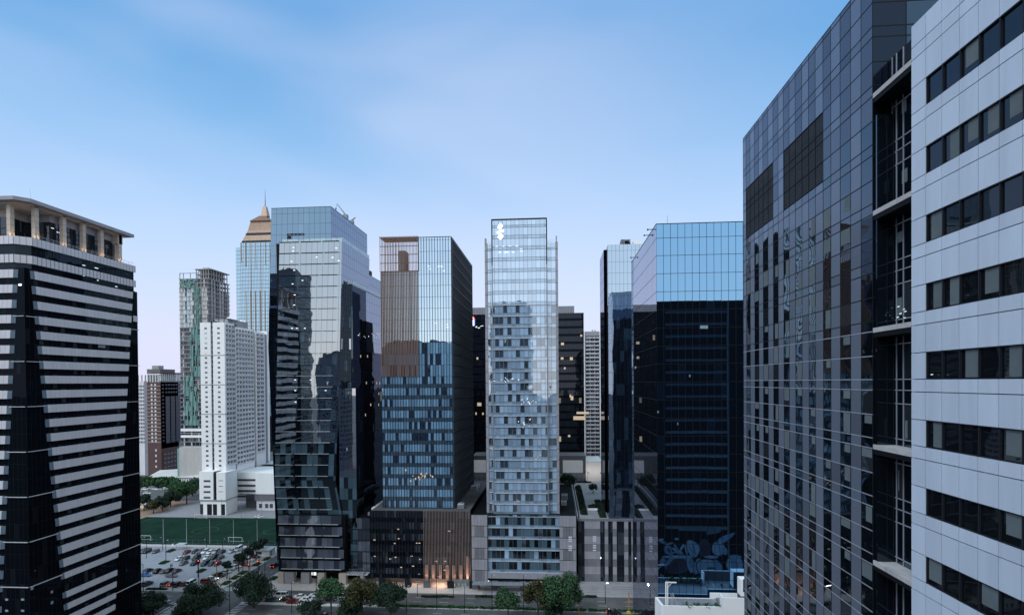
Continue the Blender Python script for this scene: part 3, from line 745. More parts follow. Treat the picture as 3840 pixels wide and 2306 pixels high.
# ================================================================== blue mirror block across the street
def blue_block():
    X, Y0, Y1 = 24.0, 134.0, PX(2370, 1433, 24.0).y
    t = thing('office_tower', 'boxy mirror-blue glass tower reflecting a mural, just left of the dark grey block', 'tower', (X + 17, 150, 0))
    zt = PY(2461, 842, Y0).z; X1 = 58.0
    hull(t, X, X1, Y0, Y1, 0, zt, M_black, roof=M_roofd)
    f = VF(X, Y0, X1, Y0, 0, zt)
    xs = [X, XY(2490, Y0)]; d = XY(2600, Y0) - XY(2573, Y0)
    while xs[-1] + d < X1: xs.append(xs[-1] + d)
    us = [(x - X) / f.W for x in xs] + [1.0]
    zr = [ZY(2600, y, Y0) for y in (890, 956, 1024)]; p = zr[1] - zr[2]
    zs = sorted([0] + [zr[2] - k * p for k in range(1, 27) if zr[2] - k * p > 1] + zr + [zt])
    curtain(t, f, us, zs, GL_K, mull=M_seam, mw=.09, md=.02, hw=.10, hd=.02)
    s = VF(X, Y1, X, Y0, 0, zt)
    curtain(t, s, cols(24), zs, GL_KS, mull=M_seam, mw=.04, md=.012, hw=.09, hd=.02, hm=M_dark)
    m = MB(); m.quad([(X, Y1, 0), (X1, Y1, 0), (X1, Y1, zt), (X, Y1, zt)][::-1], GL_KS); m.build('rear_wall', t)
    m = MB(); m.box(X - .05, X1, Y0 - .05, Y0 + .15, zt, zt + .18, M_dark); m.box(X - .05, X + .15, Y0 + .15, Y1, zt, zt + .18, M_dark); m.build('parapet_cap', t)
    m = MB(); q = PY(2503, 838, Y0 + 4); m.tube((q.x, q.y, zt), (q.x, q.y, zt + 3.2), .07, M_grey, 5, .03); m.build('antenna', t)
    q = PY(2605, 838, Y0 + 3); m = MB(); m.tube((q.x, q.y, zt), (q.x, q.y, zt + .9), .05, M_grey, 5); m.build('antenna', t)
    for px, py in ((2450, 858), (2436, 882), (2382, 952)):
        q = PX(px, py, X + .3); m = MB(); m.box(X - 1.1, X + .6, q.y - .08, q.y + .08, zt + .25, zt + .4, M_dark); m.box(X - 1.2, X - .9, q.y - .25, q.y + .25, zt + .15, zt + .45, M_dark); m.box(X + .2, X + .4, q.y - .1, q.y + .1, zt, zt + .3, M_dark); m.build('roof_davit', t)
    m = MB(); q0 = PY(2733, 830, Y0 + 12); 
    m.hexa([(q0.x, Y0 + 12, zt), (q0.x + 8, Y0 + 12, zt), (q0.x + 8, Y0 + 18, zt), (q0.x, Y0 + 18, zt), (q0.x + 2.2, Y0 + 12, zt + 3.4), (q0.x + 8, Y0 + 12, zt + 3.2), (q0.x + 8, Y0 + 18, zt + 3.2), (q0.x + 2.2, Y0 + 18, zt + 3.4)], M_white); m.build('plant_room', t)
    m = MB()
    for px, py, w in ((2625, 1226, .9), (2640, 1226, .9)): q = PY(px, py, Y0); m.box(q.x, q.x + w, Y0 - .03, Y0 - .015, q.z - .4, q.z + .35, GL_rail)
    m.build('lit_window', t)
blue_block()

def plant(par_or_label, x, y, z, s, m=None, group=None):
    mb = MB(); rnd = random.Random(int(x * 100 + y * 7))
    m = m or M_leaf
    for i in range(16):
        a = rnd.uniform(0, 6.28); e = rnd.uniform(.35, 1.35); L_ = s * rnd.uniform(.7, 1.1); w = s * .11
        dx, dy = math.cos(a), math.sin(a)
        p0 = Vector((0, 0, s * .15)); p1 = p0 + Vector((dx * math.cos(e), dy * math.cos(e), math.sin(e))) * L_ * .6; p2 = p1 + Vector((dx, dy, -.25)) * L_ * .45
        sd_ = Vector((-dy, dx, 0)) * w
        mb.quad([p0 - sd_ * .4, p0 + sd_ * .4, p1 + sd_, p1 - sd_], m); mb.quad([p1 - sd_, p1 + sd_, p2 + sd_ * .15, p2 - sd_ * .15], m)
    mb.tube((0, 0, -.02), (0, 0, s * .35), s * .07, M_bark, 5)
    o = mb.build('palm_shrub', None, loc=(x, y, z))
    return o

def terrace():
    Y0 = 125.0
    q = lambda x, y, Y=Y0: PY(x, y, Y)
    zl = q(2600, 2272).z; zr_ = q(2750, 2241).z; xa = q(2490, 2272).x; xs = q(2710, 2272).x; xb = q(2800, 2272).x + 8
    Yb = 132.6
    t = thing('terrace_building', 'low white rendered building with a planted roof terrace in front of the mirror-blue tower', 'building', (xa + 10, Y0 + 5, 0))
    zd = zl - 1.25; x1 = 46.0; zbk = q(2550, 2241, 132.6).z
    m = MB(); m.box(xa + .06, x1, Y0 + .3, Yb, 0, zd, M_white); m.build('wall', t)
    m = MB(); m.box(xa, xs, Y0, Y0 + .3, 0, zl, M_white); m.box(xs, x1, Y0, Y0 + .3, 0, zr_, M_white)
    m.box(xs, xs + .25, Y0 + .3, Y0 + 2.2, zd, zr_, M_white); m.build('parapet', t)
    m = MB(); m.hexa([(xa - .6, Y0, 0), (xa - .005, Y0, 0), (xa - .005, Yb, 0), (xa - .6, Yb, 0), (xa - .6, Y0, zl + .02), (xa - .005, Y0, zl + .02), (xa - .005, Yb, zbk), (xa - .6, Yb, zbk)], M_white); m.box(xa - .6, x1, Yb + .003, Yb + .35, 0, zbk, M_white)
    xm = PY(2663, 2235, Yb).x; m.box(xm, x1, Yb - .01, Yb + .34, zbk + .003, q(2700, 2223, Yb).z, M_white); m.build('parapet', t)
    m = MB(); m.box(xa + .03, xs, Y0 + .31, Yb - .01, zd + .004, zd + .05, M_deck); m.box(xs + .25, x1, Y0 + .31, Yb - 1.5, zd + .1, zd + .9, M_deck); m.build('deck', t)
    m = MB(); n = 7; x0 = PY(2672, 2240, Y0 + 5).x
    for i in range(n): m.box(x0 + i * .42, x0 + i * .42 + .44, Y0 + 2.3, Yb - .6, zd, zd + .13 * (i + 1), M_conc)
    m.build('stairs', t)
    m = MB(); p = [(x0 + i * .42, Y0 + 2.3, zd + .13 * (i + 1)) for i in range(0, 8)]
    for a, b in zip(p, p[1:]):
        m.tube(a, (a[0], a[1], a[2] + .9), .025, M_grey, 4); m.tube((a[0], a[1], a[2] + .9), (b[0], b[1], b[2] + .9), .03, M_grey, 4); m.tube((a[0], a[1], a[2] + .5), (b[0], b[1], b[2] + .5), .02, M_grey, 4)
    m.build('railing', t)
    m = MB(); z0 = zl + .5; xq = PY(2770, 2200, Yb - 1).x; m.box(xq, xq + 6, Yb - 2.5, Yb - .02, zr_ - 1.5, q(2780, 2173, Yb - 2.5).z, M_white); m.box(xq + .5, xq + 1.0, Yb - 2.53, Yb - 2.51, zr_ - .5, zr_ + 2.4, M_dark); m.build('stair_room', t)
    m = MB(); m.box(xa + .05, xs + .2, Y0 + .3, Y0 + .34, zd + .06, zl - .04, M_concd); m.box(xs + .25, x1, Y0 + .3, Y0 + .34, zd + .06, zr_ - .04, M_concd); m.box(xq, xq + 6, Yb - .02, Yb + .002, zd, q(2780, 2173, Yb - 2.5).z - .1, M_concd); m.box(xa, x1, Yb + .352, Yb + .38, 0, zbk - .06, M_concd); m.box(xm, x1, Yb + .352, Yb + .38, zbk - .06, PY(2700, 2225, Yb).z, M_concd); m.build('painted_shade_board', t)  # dark boards paint shade onto the rear-facing white faces, dimming their reflection
    # gantry frame
    g = thing('lifting_frame', 'white steel gantry frame with a projecting arm on the white roof terrace', 'gantry', (PY(2503, 2260, 128).x, 128, zd + .05))
    bx, bz = g.location.x, zd + .05; YG = 128.0
    m = MB(); h = PY(2500, 2184, 128).z - bz
    for dx, r in ((-.35, .13), (.05, .10)): m.box(bx + dx - r, bx + dx + r, YG - r, YG + r, bz, bz + h, M_white)
    m.box(bx - .45, bx + 2.0, YG - .1, YG + .1, bz + h, bz + h + .22, M_white); m.build('arm', g)
    m = MB(); m.tube((bx + .1, YG, bz + h - 1.0), (bx + .95, YG, bz + h), .06, M_white, 5); m.build('brace', g)
    m = MB()
    for dx, dy in ((.8, 0), (1.25, .3), (1.0, -.9)): m.tube((bx + dx, YG + dy, bz), (bx + dx, YG + dy, bz + h * .55), .06, M_lgrey, 5)
    m.tube((bx + 1.2, YG + .3, bz + h * .55), (bx + 2.3, YG - .8, bz), .05, M_lgrey, 5); m.build('strut', g)
    ac = thing('condenser_unit', 'grey air conditioning condenser on the white roof terrace', 'air conditioner', (bx + 2.6, 126.6, zd + .05))
    m = MB(); x = bx + 2.6; m.box(x - .35, x + .35, 126.3, 126.9, zd + .08, zd + 1.0, M_grey); m.build('casing', ac)
    for dz in (.3, .75):
        m = MB(); 
        pts = [(x + .05 + .16 * math.cos(k * .785), 126.29, zd + dz + .16 * math.sin(k * .785)) for k in range(8)]; m.quad(pts, M_black); m.build('fan', ac)
    for px, py, w, zz in ((2574, 2262, 'leftmost bushy palm on the white roof terrace, next to the condenser', zd), (2613, 2268, 'low palm second from the gantry on the white roof terrace', zd), (2651, 2268, 'drooping palm third from the gantry on the white roof terrace', zd), (2687, 2268, 'spreading palm at the foot of the terrace stairs', zd)):
        y = Y0 + 1.0; xx = PY(px, py, y).x; tag(plant(0, xx, y, zl - .75, 1.7), w, 'palm', 'palms along the roof terrace')
    for px, w in ((2748, 'small shrub on the raised end of the white terrace'), (2786, 'small shrub by the stair room on the raised end of the white terrace')):
        xx = PY(px, 2240, Yb - 3).x; tag(plant(0, xx, Yb - 3, zd + .9, .9), w, 'shrub', 'palms along the roof terrace')
terrace()

# ================================================================== leaning glass tower (left of the middle row)
def leaning_tower():
    t = thing('office_tower', 'leaning dark glass tower with stepped roofs and staggered ledges above a sloping banded podium', 'tower', (-92, 215, 0))
    YA, YB, YD, YS = 212.0, 254.0, 205.0, 236.0
    P = lambda x, y, Y: PY(x, y, Y)
    # --- tall rear block
    zt = P(1018, 783, YA).z; xr = P(1242, 900, YA).x
    lx = [(P(1018, 783, YA).x, zt), (P(1006, 1300, YA).x, P(1006, 1300, YA).z), (P(1040, 2130, YA).x, 5.0)]
    pitch = 4.09; a0 = ZY(1100, 880, YA)
    for (xa, za), (xb, zb) in zip(lx, lx[1:]):
        f = Fac((xb, YA, zb), (xr, YA, zb), (xa, YA, za), (xr, YA, za))
        curtain(t, f, cols(11), levels(zb, za, pitch, a0), GL_A1, mull=M_seam, mw=.07, md=.015, hw=.07)
    s = VF(xr, YA, xr, YB, 5, zt)
    curtain(t, s, cols(18), levels(5, zt, pitch, a0), GL_AS, mull=M_dark, mw=.04, md=.012, hw=.08, hd=.015)
    m = MB(); m.box(xr - 18, xr - .12, YA + .12, YB - .1, 5, zt - .3, M_black); m.build('core', t)
    m = MB(); prism(m, [(lx[0][0] + .1, YA + .1), (xr - .1, YA + .1), (xr - .1, YB), (lx[0][0] + .1, YB)], zt - .28, zt - .2, M_roof); m.build('roof', t)
    m = MB(); m.box(lx[0][0] - .1, xr + .05, YA - .05, YA + .1, zt, zt + .2, M_dark); m.box(xr - .1, xr + .05, YA + .1, YB, zt, zt + .2, M_dark); m.build('parapet_cap', t)
    # left wall of rear block and back
    m = MB()
    for (xa, za), (xb, zb) in zip(lx, lx[1:]): m.quad([(xa, YB, za), (xb, YB, zb), (xb, YA, zb), (xa, YA, za)][::-1], GL_A1)
    m.quad([(xr, YB, 5), (lx[0][0], YB, 5), (lx[0][0], YB, zt), (xr, YB, zt)], GL_A1); m.build('rear_wall', t)
    # --- stepped lower block further back
    z2 = P(1384, 1029, YB).z; s = VF(xr + .6, YB, xr + .6, YB + 34, 5, z2)
    curtain(t, s, cols(15), levels(5, z2, pitch, a0), GL_AS, mull=M_dark, mw=.04, md=.012, hw=.08, hd=.015)
    m = MB(); m.box(xr - 20, xr + .5, YB + .05, YB + 34, 5, z2 - .1, M_black); m.build('core', t)
    # --- front leaning block
    lv = [((1048, 1283), 907), ((1036, 1271), 1480), ((1031, 1258), 1800), ((1043, 1281), 1928)]
    pts = [(P(a, y, YD).x, P(b, y, YD).x, P((a + b) / 2, y, YD).z) for (a, b), y in lv]
    zf = pts[0][2]; h = 4.2
    allz = levels(pts[-1][2], zf, h)
    zmirror = ZY(1160, 1700, YD)
    for (l0, r0_, z0), (l1, r1, z1) in zip(pts[1:], pts):
        f = Fac((l0, YD, z0), (r0_, YD, z0), (l1, YD, z1), (r1, YD, z1))
        zz = [z0] + [z for z in allz if z0 + .05 < z < z1 - .05] + [z1]
        curtain(t, f, [0, .08] + [.08 + .0885 * k for k in range(1, 11)] + [1], zz, GL_A0, mull=M_seam, mw=.05, md=.03, hw=.05, glf=lambda j, i, zz=zz: GL_A0 if zz[i] > zmirror else GL_A0L)
        sd_ = Fac((r0_, YD, z0), (r0_, YS, z0), (r1, YD, z1), (r1, YS, z1))
        curtain(t, sd_, cols(14), zz, GL_AS, mull=M_dark, mw=.04, md=.012, hw=.08, hd=.015)
        m = MB(); m.quad([(l0, YD, z0), (l1, YD, z1), (l1, YA, z1), (l0, YA, z0)][::-1], GL_A1); m.build('side_wall', t)
    m = MB(); m.box(pts[2][0] + 1.5, pts[2][1] - .3, YD + .3, YS - .2, pts[-1][2], zf - .3, M_black); m.build('core', t)
    m = MB(); m.box(pts[0][0] + .1, pts[0][1] - .1, YD + .1, YS - .1, zf - .25, zf - .12, M_roof); m.build('roof', t)
    # sunshade ledges, three per storey, staggered
    def lr(z):
        for (l0, r0_, z0), (l1, r1, z1) in zip(pts[1:], pts):
            if z0 <= z <= z1: k = (z - z0) / (z1 - z0); return l0 + (l1 - l0) * k, r0_ + (r1 - r0_) * k
        return pts[0][:2]
    for i, z in enumerate(allz[1:]):
        l, r = lr(z); w = r - l; k = 1 - i / len(allz)
        sh = .06 * math.sin(i * .9)
        for a, b in ((0.0, .30 + sh * .3), (.335 + sh * .3, .64 + sh), (.665 + sh, .96 - .1 * k)):
            m = MB(); m.box(l + a * w, l + b * w, YD - .55, YD - .02, z - .05, z + .07, M_lgrey if z < 78 else M_seam); m.build('sunshade_ledge', t)  # lit tops of the lower ledges and dark upper ones put into the colour
    # glass balustrade on the lower roof
    m = MB(); b = VF(pts[0][0] + .8, YD + .5, pts[0][1] - .1, YD + .5, zf, zf + 1.3)
    for j in range(11): b.bar(m, j / 11 + .003, (j + 1) / 11 - .003, 0, 1, -.02, .02, GL_rail)
    b = VF(pts[0][1] - .1, YD + .5, pts[0][1] - .1, YS, zf, zf + 1.5)
    for j in range(14): b.bar(m, j / 14 + .003, (j + 1) / 14 - .003, 0, 1, -.02, .02, GL_rail)
    m.build('balustrade', t)
    # lower side block, balustrade, narrow bright block
    z3 = ZY(1320, 1067, YA); x3 = P(1325, 1100, YA).x; x30 = pts[0][1] - 3
    f = VF(x30, YA - 1, x3, YA - 1, 5, z3); curtain(t, f, cols(6), levels(5, z3, h), GL_A0L, mull=M_seam, mw=.05, md=.02, hw=.05)
    s = VF(x3, YA - 1, x3, YA + 48, 5, z3); curtain(t, s, cols(22), levels(5, z3, h), GL_L, mull=M_seam, mw=.04, md=.015, hw=.06, glf=lambda j, i: GL_AS if j > 6 and i > len(levels(5, z3, h)) - 8 else GL_D)
    m = MB(); m.box(x30, x3 - .1, YA - .9, YA + 47.9, 5, z3 - .1, M_black); m.build('core', t)
    m = MB(); b = VF(x3 - .05, YA, x3 - .05, YA + 48, z3, z3 + 1.5)
    for j in range(20): b.bar(m, j / 20 + .002, (j + 1) / 20 - .002, 0, 1, -.02, .02, GL_rail)
    m.build('balustrade', t)
    m = MB(); m.box(x3 - .1, x3 + .12, YA - 1, YA + 48, z3 - .5, z3, M_whited); m.build('coping', t)
    m = MB(); q = P(1300, 1050, YA - .5); m.box(q.x - 1.2, q.x + .6, YA - .5, YA + 1, z3, z3 + 1.8, M_white); m.build('plant_room', t)
    x4a, x4b = P(1272, 1700, 206).x, P(1336, 1700, 206).x; z4 = ZY(1300, 1456, 206)
    f = VF(x4a, 206, x4b, 206, 5, z4); curtain(t, f, cols(4), levels(5, z4, h), GL_A1, mull=M_seam, mw=.05, md=.02, hw=.05, glf=lambda j, i: GL_KS if i > 8 else GL_A0L)
    s = VF(x4b, 206, x4b, 214, 5, z4); curtain(t, s, cols(4), levels(5, z4, h), GL_L, mull=M_seam, mw=.05, md=.02, hw=.05)
    m = MB(); m.box(x4a, x4b - .1, 206.1, 214, 5, z4 - .05, M_black); m.build('core', t)
    # roof cranes
    for px, py, tx, ty, r in ((1296, 806, 1264, 765, .35), (1318, 828, 1333, 816, .4)):
        a = PX(px, py, xr - 1.0); b = PX(tx, ty, xr - 1.0); b = Vector((a.x - (0 if tx > px else 0), PX(tx, ty, a.x).y, 0)) if False else PY(tx, ty, a.y)
        c = thing('roof_crane', 'tilted window-cleaning crane arm on the roof behind the leaning tower top' if tx < px else 'short dark cleaning hoist further back on the leaning tower roof', 'crane', (a.x, a.y, zt))
        m = MB(); m.box(a.x - .9, a.x + .9, a.y - .9, a.y + .9, zt, a.z, M_grey); m.build('base', c)
        m = MB(); m.tube(a, b, r, M_grey, 6, r * .5); m.build('arm', c)
        if tx < px:
            m = MB(); m.tube(b, (b.x - .5, b.y, b.z - 1.8), .05, M_dark, 4); m.box(b.x - .7, b.x - .3, b.y - .2, b.y + .2, b.z - 2.4, b.z - 1.7, M_dark); m.build('hook', c)
    q = P(1085, 882, 208); c = thing('cleaning_gantry', 'dark horizontal cleaning gantry on the lower roof in front of the blue glass', 'gantry', (q.x, 208, zf))
    m = MB(); m.box(q.x - .6, q.x + .6, 207.5, 208.5, zf, q.z - .5, M_dark); m.build('base', c)
    m = MB(); m.box(q.x - .8, q.x + 5.8, 207.7, 208.3, q.z - .25, q.z - .1, M_dark); m.box(q.x - .8, q.x + 5.8, 207.7, 208.3, q.z + .35, q.z + .5, M_dark)
    for k in range(5): m.box(q.x - .8 + k * 1.6, q.x - .5 + k * 1.6, 207.75, 208.25, q.z - .12, q.z + .38, M_dark)
    m.build('arm', c)
    for px, py in ((1420, 1040), (1385, 1024)):
        q = PX(px, py, xr); m = MB(); m.box(q.x - 1, q.x + .8, q.y - 1.5, q.y + 1.5, z2 if px < 1400 else z3 + .2, (z2 if px < 1400 else z3) + 2.0, M_dark); m.build('roof_plant', t)
    # podium of tilted glass bands on stone columns
    y0, zt_, zb_ = 203.0, ZY(1150, 1932, 203), ZY(1170, 2142, 203)
    n = 5; hh = (zt_ - zb_) / n
    la, lb = P(1043, 1932, y0).x, P(1060, 2142, y0).x; ra, rb = P(1281, 1932, y0).x, P(1295, 2142, y0).x
    for i in range(n):
        k0, k1 = i / n, (i + .7) / n
        X0 = lambda k: la + (lb - la) * k
        X1_ = lambda k: ra + (rb - ra) * k
        z1 = zt_ - i * hh; z0 = z1 - hh * .72
        f = Fac((X0(k1), y0 - .7, z0), (X1_(k1), y0 - .7, z0), (X0(k0), y0, z1), (X1_(k0), y0, z1))
        m = MB()
        for j in range(12): f.pane(m, j / 12, (j + 1) / 12, 0, 1, GL_AP)
        m.build('window_band', t); m = MB()
        for j in range(13): f.bar(m, max(0, j / 12 - .001), min(1, j / 12 + .001), 0, 1, -.02, .03, M_dark)
        m.build('mullion_grid', t)
        m = MB(); w = X1_(k1) - X0(k1)
        for a, b in ((0, .33), (.35, .68), (.7, .95)): m.box(X0(k1) + a * w, X0(k1) + b * w, y0 - 1.0, y0 - .5, z0 - .12, z0 + .05, M_lgrey)
        m.build('sunshade_ledge', t)
    m = MB(); m.box(la - .2, rb + .1, y0 + .2, 236, zb_ - .3, zt_ - .02, M_black); m.box(la - .2, la + 4, y0 + .2, 250, .2, zb_ - .3, M_stoned); m.build('podium_core', t)
    m = MB(); m.box(lb - 2.5, rb + 1, 209, 225, .15, zb_ - .3, M_dark); m.build('lobby_wall', t)
    for x0, x1 in ((1042, 1062), (1066, 1100), (1128, 1158), (1190, 1214), (1270, 1296), (1350, 1362)):
        m = MB(); a, b = P(x0, 2200, 202).x, P(x1, 2200, 202).x; m.box(a, b, 202.2, 204.5, .1, zb_ - .3, M_tan if x0 in (1042, 1190, 1270) else M_stone); m.build('column', t)
    m = MB()
    for x0, x1, mt in ((1102, 1112, M_warm), (1160, 1172, M_offl), (1176, 1186, M_offl), (1100, 1104, M_signb)):
        a, b = P(x0, 2175, 208.9).x, P(x1, 2175, 208.9).x; m.box(a, b, 208.9, 208.97, 1.2, 4.6, mt)
    m.build('shopfront_light', t)
    # link to next podium
    xa, xb = P(1298, 2000, 206).x, P(1388, 2000, 206).x; zt2 = ZY(1340, 1942, 206)
    m = MB(); m.box(xa, xb, 206.2, 228, 4.5, zt2, M_black); m.build('podium_core', t)
    f = VF(xa, 206, xb, 206, ZY(1340, 2140, 206), zt2); curtain(t, f, cols(6), levels(f.z0, zt2, 4.2), GL_AP, mull=M_dark, mw=.08, md=.08, hw=.3, hd=.2)
    m = MB(); m.box(xa - .3, xb, 202.5, 206, f.z0 - .4, f.z0 - .1, M_lgrey)
    for i in range(9): m.box(xa + i, xa + i + .06, 202.6, 206, f.z0 - .1, f.z0 + .05, M_dark)
    m.build('canopy', t)
    # office lights glimpsed in the glass
    m = MB()
    for px, py in ((1097, 930), (1096, 943), (1258, 932), (1184, 966), (1244, 967), (1267, 979), (1090, 982), (1100, 1015), (1131, 1053), (1094, 1066), (1102, 1107), (1100, 1145), (1110, 1232), (1140, 1232), (1092, 1232), (1104, 1425), (1162, 1425), (1104, 1465), (1218, 1465), (1105, 1508)):
        q = P(px, py, YD); m.box(q.x, q.x + .7, YD - .06, YD - .035, q.z, q.z + .22, M_offl)
    for i in range(18):
        px = random.uniform(1340, 1425); py = random.choice((1262, 1266, 1270, 1258, 1252)); q = PX(px, py, x3); m.box(x3 + .02, x3 + .05, q.y, q.y + .5, q.z, q.z + .2, M_offl)
    for i in range(12):
        px = random.uniform(1345, 1425); py = random.choice((1440, 1480, 1522, 1560, 1340)); q = PX(px, py, x3); m.box(x3 + .02, x3 + .05, q.y, q.y + .9, q.z, q.z + 1.0, M_warm)
    m.build('ceiling_light', t)
leaning_tower()

# ================================================================== tower with bronze fins
def fin_tower():
    t = thing('office_tower', 'slab tower with bronze vertical fins upper left and blue glass on the right', 'tower', (-51, 225, 0))
    Y0, Y1 = 205.0, 256.0; P = PY
    xl, xr = P(1432, 1500, Y0).x, P(1693, 1100, Y0).x; zt = ZY(1650, 889, Y0); zb = ZY(1600, 1915, Y0)
    xm = P(1570, 1100, Y0).x; zf0 = ZY(1500, 1412, Y0); zl = ZY(1500, 1018, Y0); h = 4.2
    hull(t, xl, xr, Y0, Y1, 4, zl, M_black); m = MB(); m.box(xm + .1, xr - .12, Y0 + .12, Y1 - .1, zl, zt - .15, M_black); m.build('core', t)
    n2 = 12
    f = VF(xm, Y0, xr, Y0, zf0, zt); zs = levels(zf0, zt, h, zf0)
    zmid = ZY(1650, 1282, Y0)
    def sw(j, i, zs=zs): return GL_B if zs[i] > zmid - 2 else GL_BL
    curtain(t, f, cols(n2), zs, GL_B, sp=None, mull=M_dark, mw=.10, md=.28, hw=.09, hd=.03, glf=sw)
    f = VF(xl, Y0, xm, Y0, zf0, zl); zs2 = levels(zf0, zl, h, zf0)
    curtain(t, f, cols(14), zs2, GL_B, mull=M_dark, mw=.05, md=.04, hw=.09, hd=.03, glf=lambda j, i: GL_B if zs2[i] > ZY(1500, 1330, Y0) else GL_BL)
    f = VF(xl, Y0, xr, Y0, zb, zf0); zs3 = levels(zb, zf0, h, zf0)
    curtain(t, f, cols(26), zs3, GL_BL, sp=GL_BS, spf=.34, mull=M_dark, mw=.10, md=.28, hw=.09, hd=.03)
    # fins
    nf = 24
    for i in range(nf):
        x = xl + (xm - xl) * (i + .3) / nf
        m = MB(); m.box(x - .10, x + .10, Y0 - .55, Y0 - .1, zf0, zl - .1 * (i % 2), M_fin)
        m.build('bronze_fin', t)
    # open lattice above
    m = MB()
    for i in range(28):
        x = xl + (xm - xl) * i / 27; m.box(x - .08, x + .08, Y0 - .7, Y0 - .45, zl, zt + .2, M_fin)
        if i % 2 == 0: m.box(x - .05, x + .05, Y0 + 5.6, Y0 + 5.8, zl, zt - .3, M_fin)
        m.box(x - .06, x + .06, Y0 - 1.2, Y0 + 6, zt + .2, zt + .42, M_fin)
    for k in range(5):
        z = zl + (zt - zl) * k / 4; m.box(xl, xm, Y0 - .42, Y0 - .3, z - .12, z + .12, M_fin)
    for k in range(7): m.box(xl, xm, Y0 - .3 + k, Y0 - .1 + k, zt - .1, zt + .15, M_fin)
    m.build('lattice_screen', t)
    m = MB(); m.box(xl + 4.8, xl + 7.6, Y0 + 7, Y0 + 12, zl, zt - 3, M_conc); m.build('plant_room', t)
    m = MB(); m.box(xm, xr, Y0 - .2, Y0 - .0, zt, zt + .15, M_dark); m.build('parapet_cap', t)
    # dark ribbed side
    s = VF(xr, Y0, xr, Y1, zb, zt); curtain(t, s, cols(30), levels(zb, zt, h, zf0), GL_BD, sp=GL_L, mull=M_ribs, mw=.12, md=.40, hw=.25, hd=.42)
    m = MB(); m.quad([(xr, Y1, 4), (xl, Y1, 4), (xl, Y1, zl), (xr, Y1, zl)], GL_BD); m.quad([(xl, Y1, zb), (xl, Y0, zb), (xl, Y0, zl), (xl, Y1, zl)], GL_BD); m.build('rear_wall', t)
    # podium
    yp = 201.0; xa, xb, xc = P(1388, 2000, yp).x, P(1588, 2000, yp).x, P(1764, 2000, yp).x; ztp = ZY(1500, 1914, yp); zbp = ZY(1500, 2166, yp)
    m = MB(); m.box(xa + .1, xc - .1, yp + .1, Y1 + 8, zbp, ztp - .2, M_black); m.build('podium_core', t)
    m = MB(); m.box(xa + .3, xc - .3, yp + .3, Y1 + 8, ztp - .2, ztp - .05, M_roofd); m.build('podium_roof', t)
    f = VF(xa, yp, xb, yp, zbp, ztp); curtain(t, f, cols(18), levels(zbp, ztp, 4.2), GL_BP, sp=GL_L, spf=.4, mull=M_dark, mw=.12, md=.4, hw=.1, hd=.05)
    f = VF(xb, yp, xc, yp, zbp, ztp); curtain(t, f, cols(12), levels(zbp, ztp, 4.2), GL_BP, sp=GL_L, spf=.4, mull=M_dark, mw=.05, md=.05, hw=.1, hd=.05)
    for i in range(32):
        x = xb + .2 + (xc - xb - .3) * i / 31; m = MB(); m.box(x - .045, x + .045, yp - .47, yp - .33, zbp - (.2 + .5 * ((i * 7) % 5) / 5), ztp + .1, M_finl); m.build('bronze_fin', t)
    for i in range(7):
        x = xb + 1.2 + (xc - xb - 2.2) * i / 6
        m = MB()
        for dx in (-.42, 0, .42): m.box(x + dx - .09, x + dx + .09, yp - .72, yp - .5, zbp - .5, zbp + (8.5 if i == 6 else 5.2), M_finl)  # wider pale bars added to catch the uplights and show as lit strips
        m.build('bronze_fin', t)
        ld = bpy.data.lights.new('uplight', 'SPOT'); ld.energy = 5200 if i == 6 else 2600; ld.color = (1, .5, .28); ld.spot_size = R(30); ld.spot_blend = .6; ld.shadow_soft_size = .1
        lo = bpy.data.objects.new('uplight', ld); COL.objects.link(lo); lo.parent = t; lo.location = Vector((x, yp - 1.5, zbp - 1.6)) - t.location; lo.rotation_euler = Vector((0, -.16, -1)).to_track_quat('Z', 'Y').to_euler()
    for x0, x1 in ((1518, 1538), (1588, 1612), (1677, 1699), (1420, 1440), (1760, 1767)):
        m = MB(); a, b = P(x0, 2190, yp).x, P(x1, 2190, yp).x; m.box(a, b, yp, yp + 2.2, .1, zbp, M_dark if x0 != 1588 else M_concd); m.build('column', t)
    m = MB(); m.box(xa, P(1618, 2190, 207).x, 207, 216, .15, zbp, M_concd); m.box(P(1705, 2190, 207).x, xc, 207, 216, .15, zbp, M_concd); m.box(P(1618, 2190, 207).x, P(1705, 2190, 207).x, 209.5, 216, .15, zbp, M_tan); m.build('lobby_wall', t)
    m = MB(); a, b = P(1706, 2190, 203.5).x, P(1760, 2190, 203.5).x; g = VF(a, 203.5, b, 203.5, .15, 4.2)
    for j in range(4): g.bar(m, j / 4 + .01, (j + 1) / 4 - .01, 0, 1, -.05, 0, GL_rail)
    m.build('shopfront', t); m = MB(); m.box(a - .3, b + .3, 201.6, 203.4, 4.25, 4.45, M_lampw2); m.build('canopy_light', t)
    for x, y, e, c in ((P(1650, 2190, 204).x, 203.8, 900, (1, .62, .42)), (P(1560, 2190, 204).x, 203.5, 350, (1, .75, .6)), (P(1733, 2190, 204).x, 204.8, 500, (.8, 1, .85)), (P(1480, 2190, 204).x, 203.5, 160, (1, .75, .6))):
        ld = bpy.data.lights.new('lobby_light', 'POINT'); ld.energy = e; ld.color = c; ld.shadow_soft_size = .4
        lo = bpy.data.objects.new('lobby_light', ld); COL.objects.link(lo); lo.parent = t; lo.location = Vector((x, y, zbp - .7)) - t.location
    m = MB()
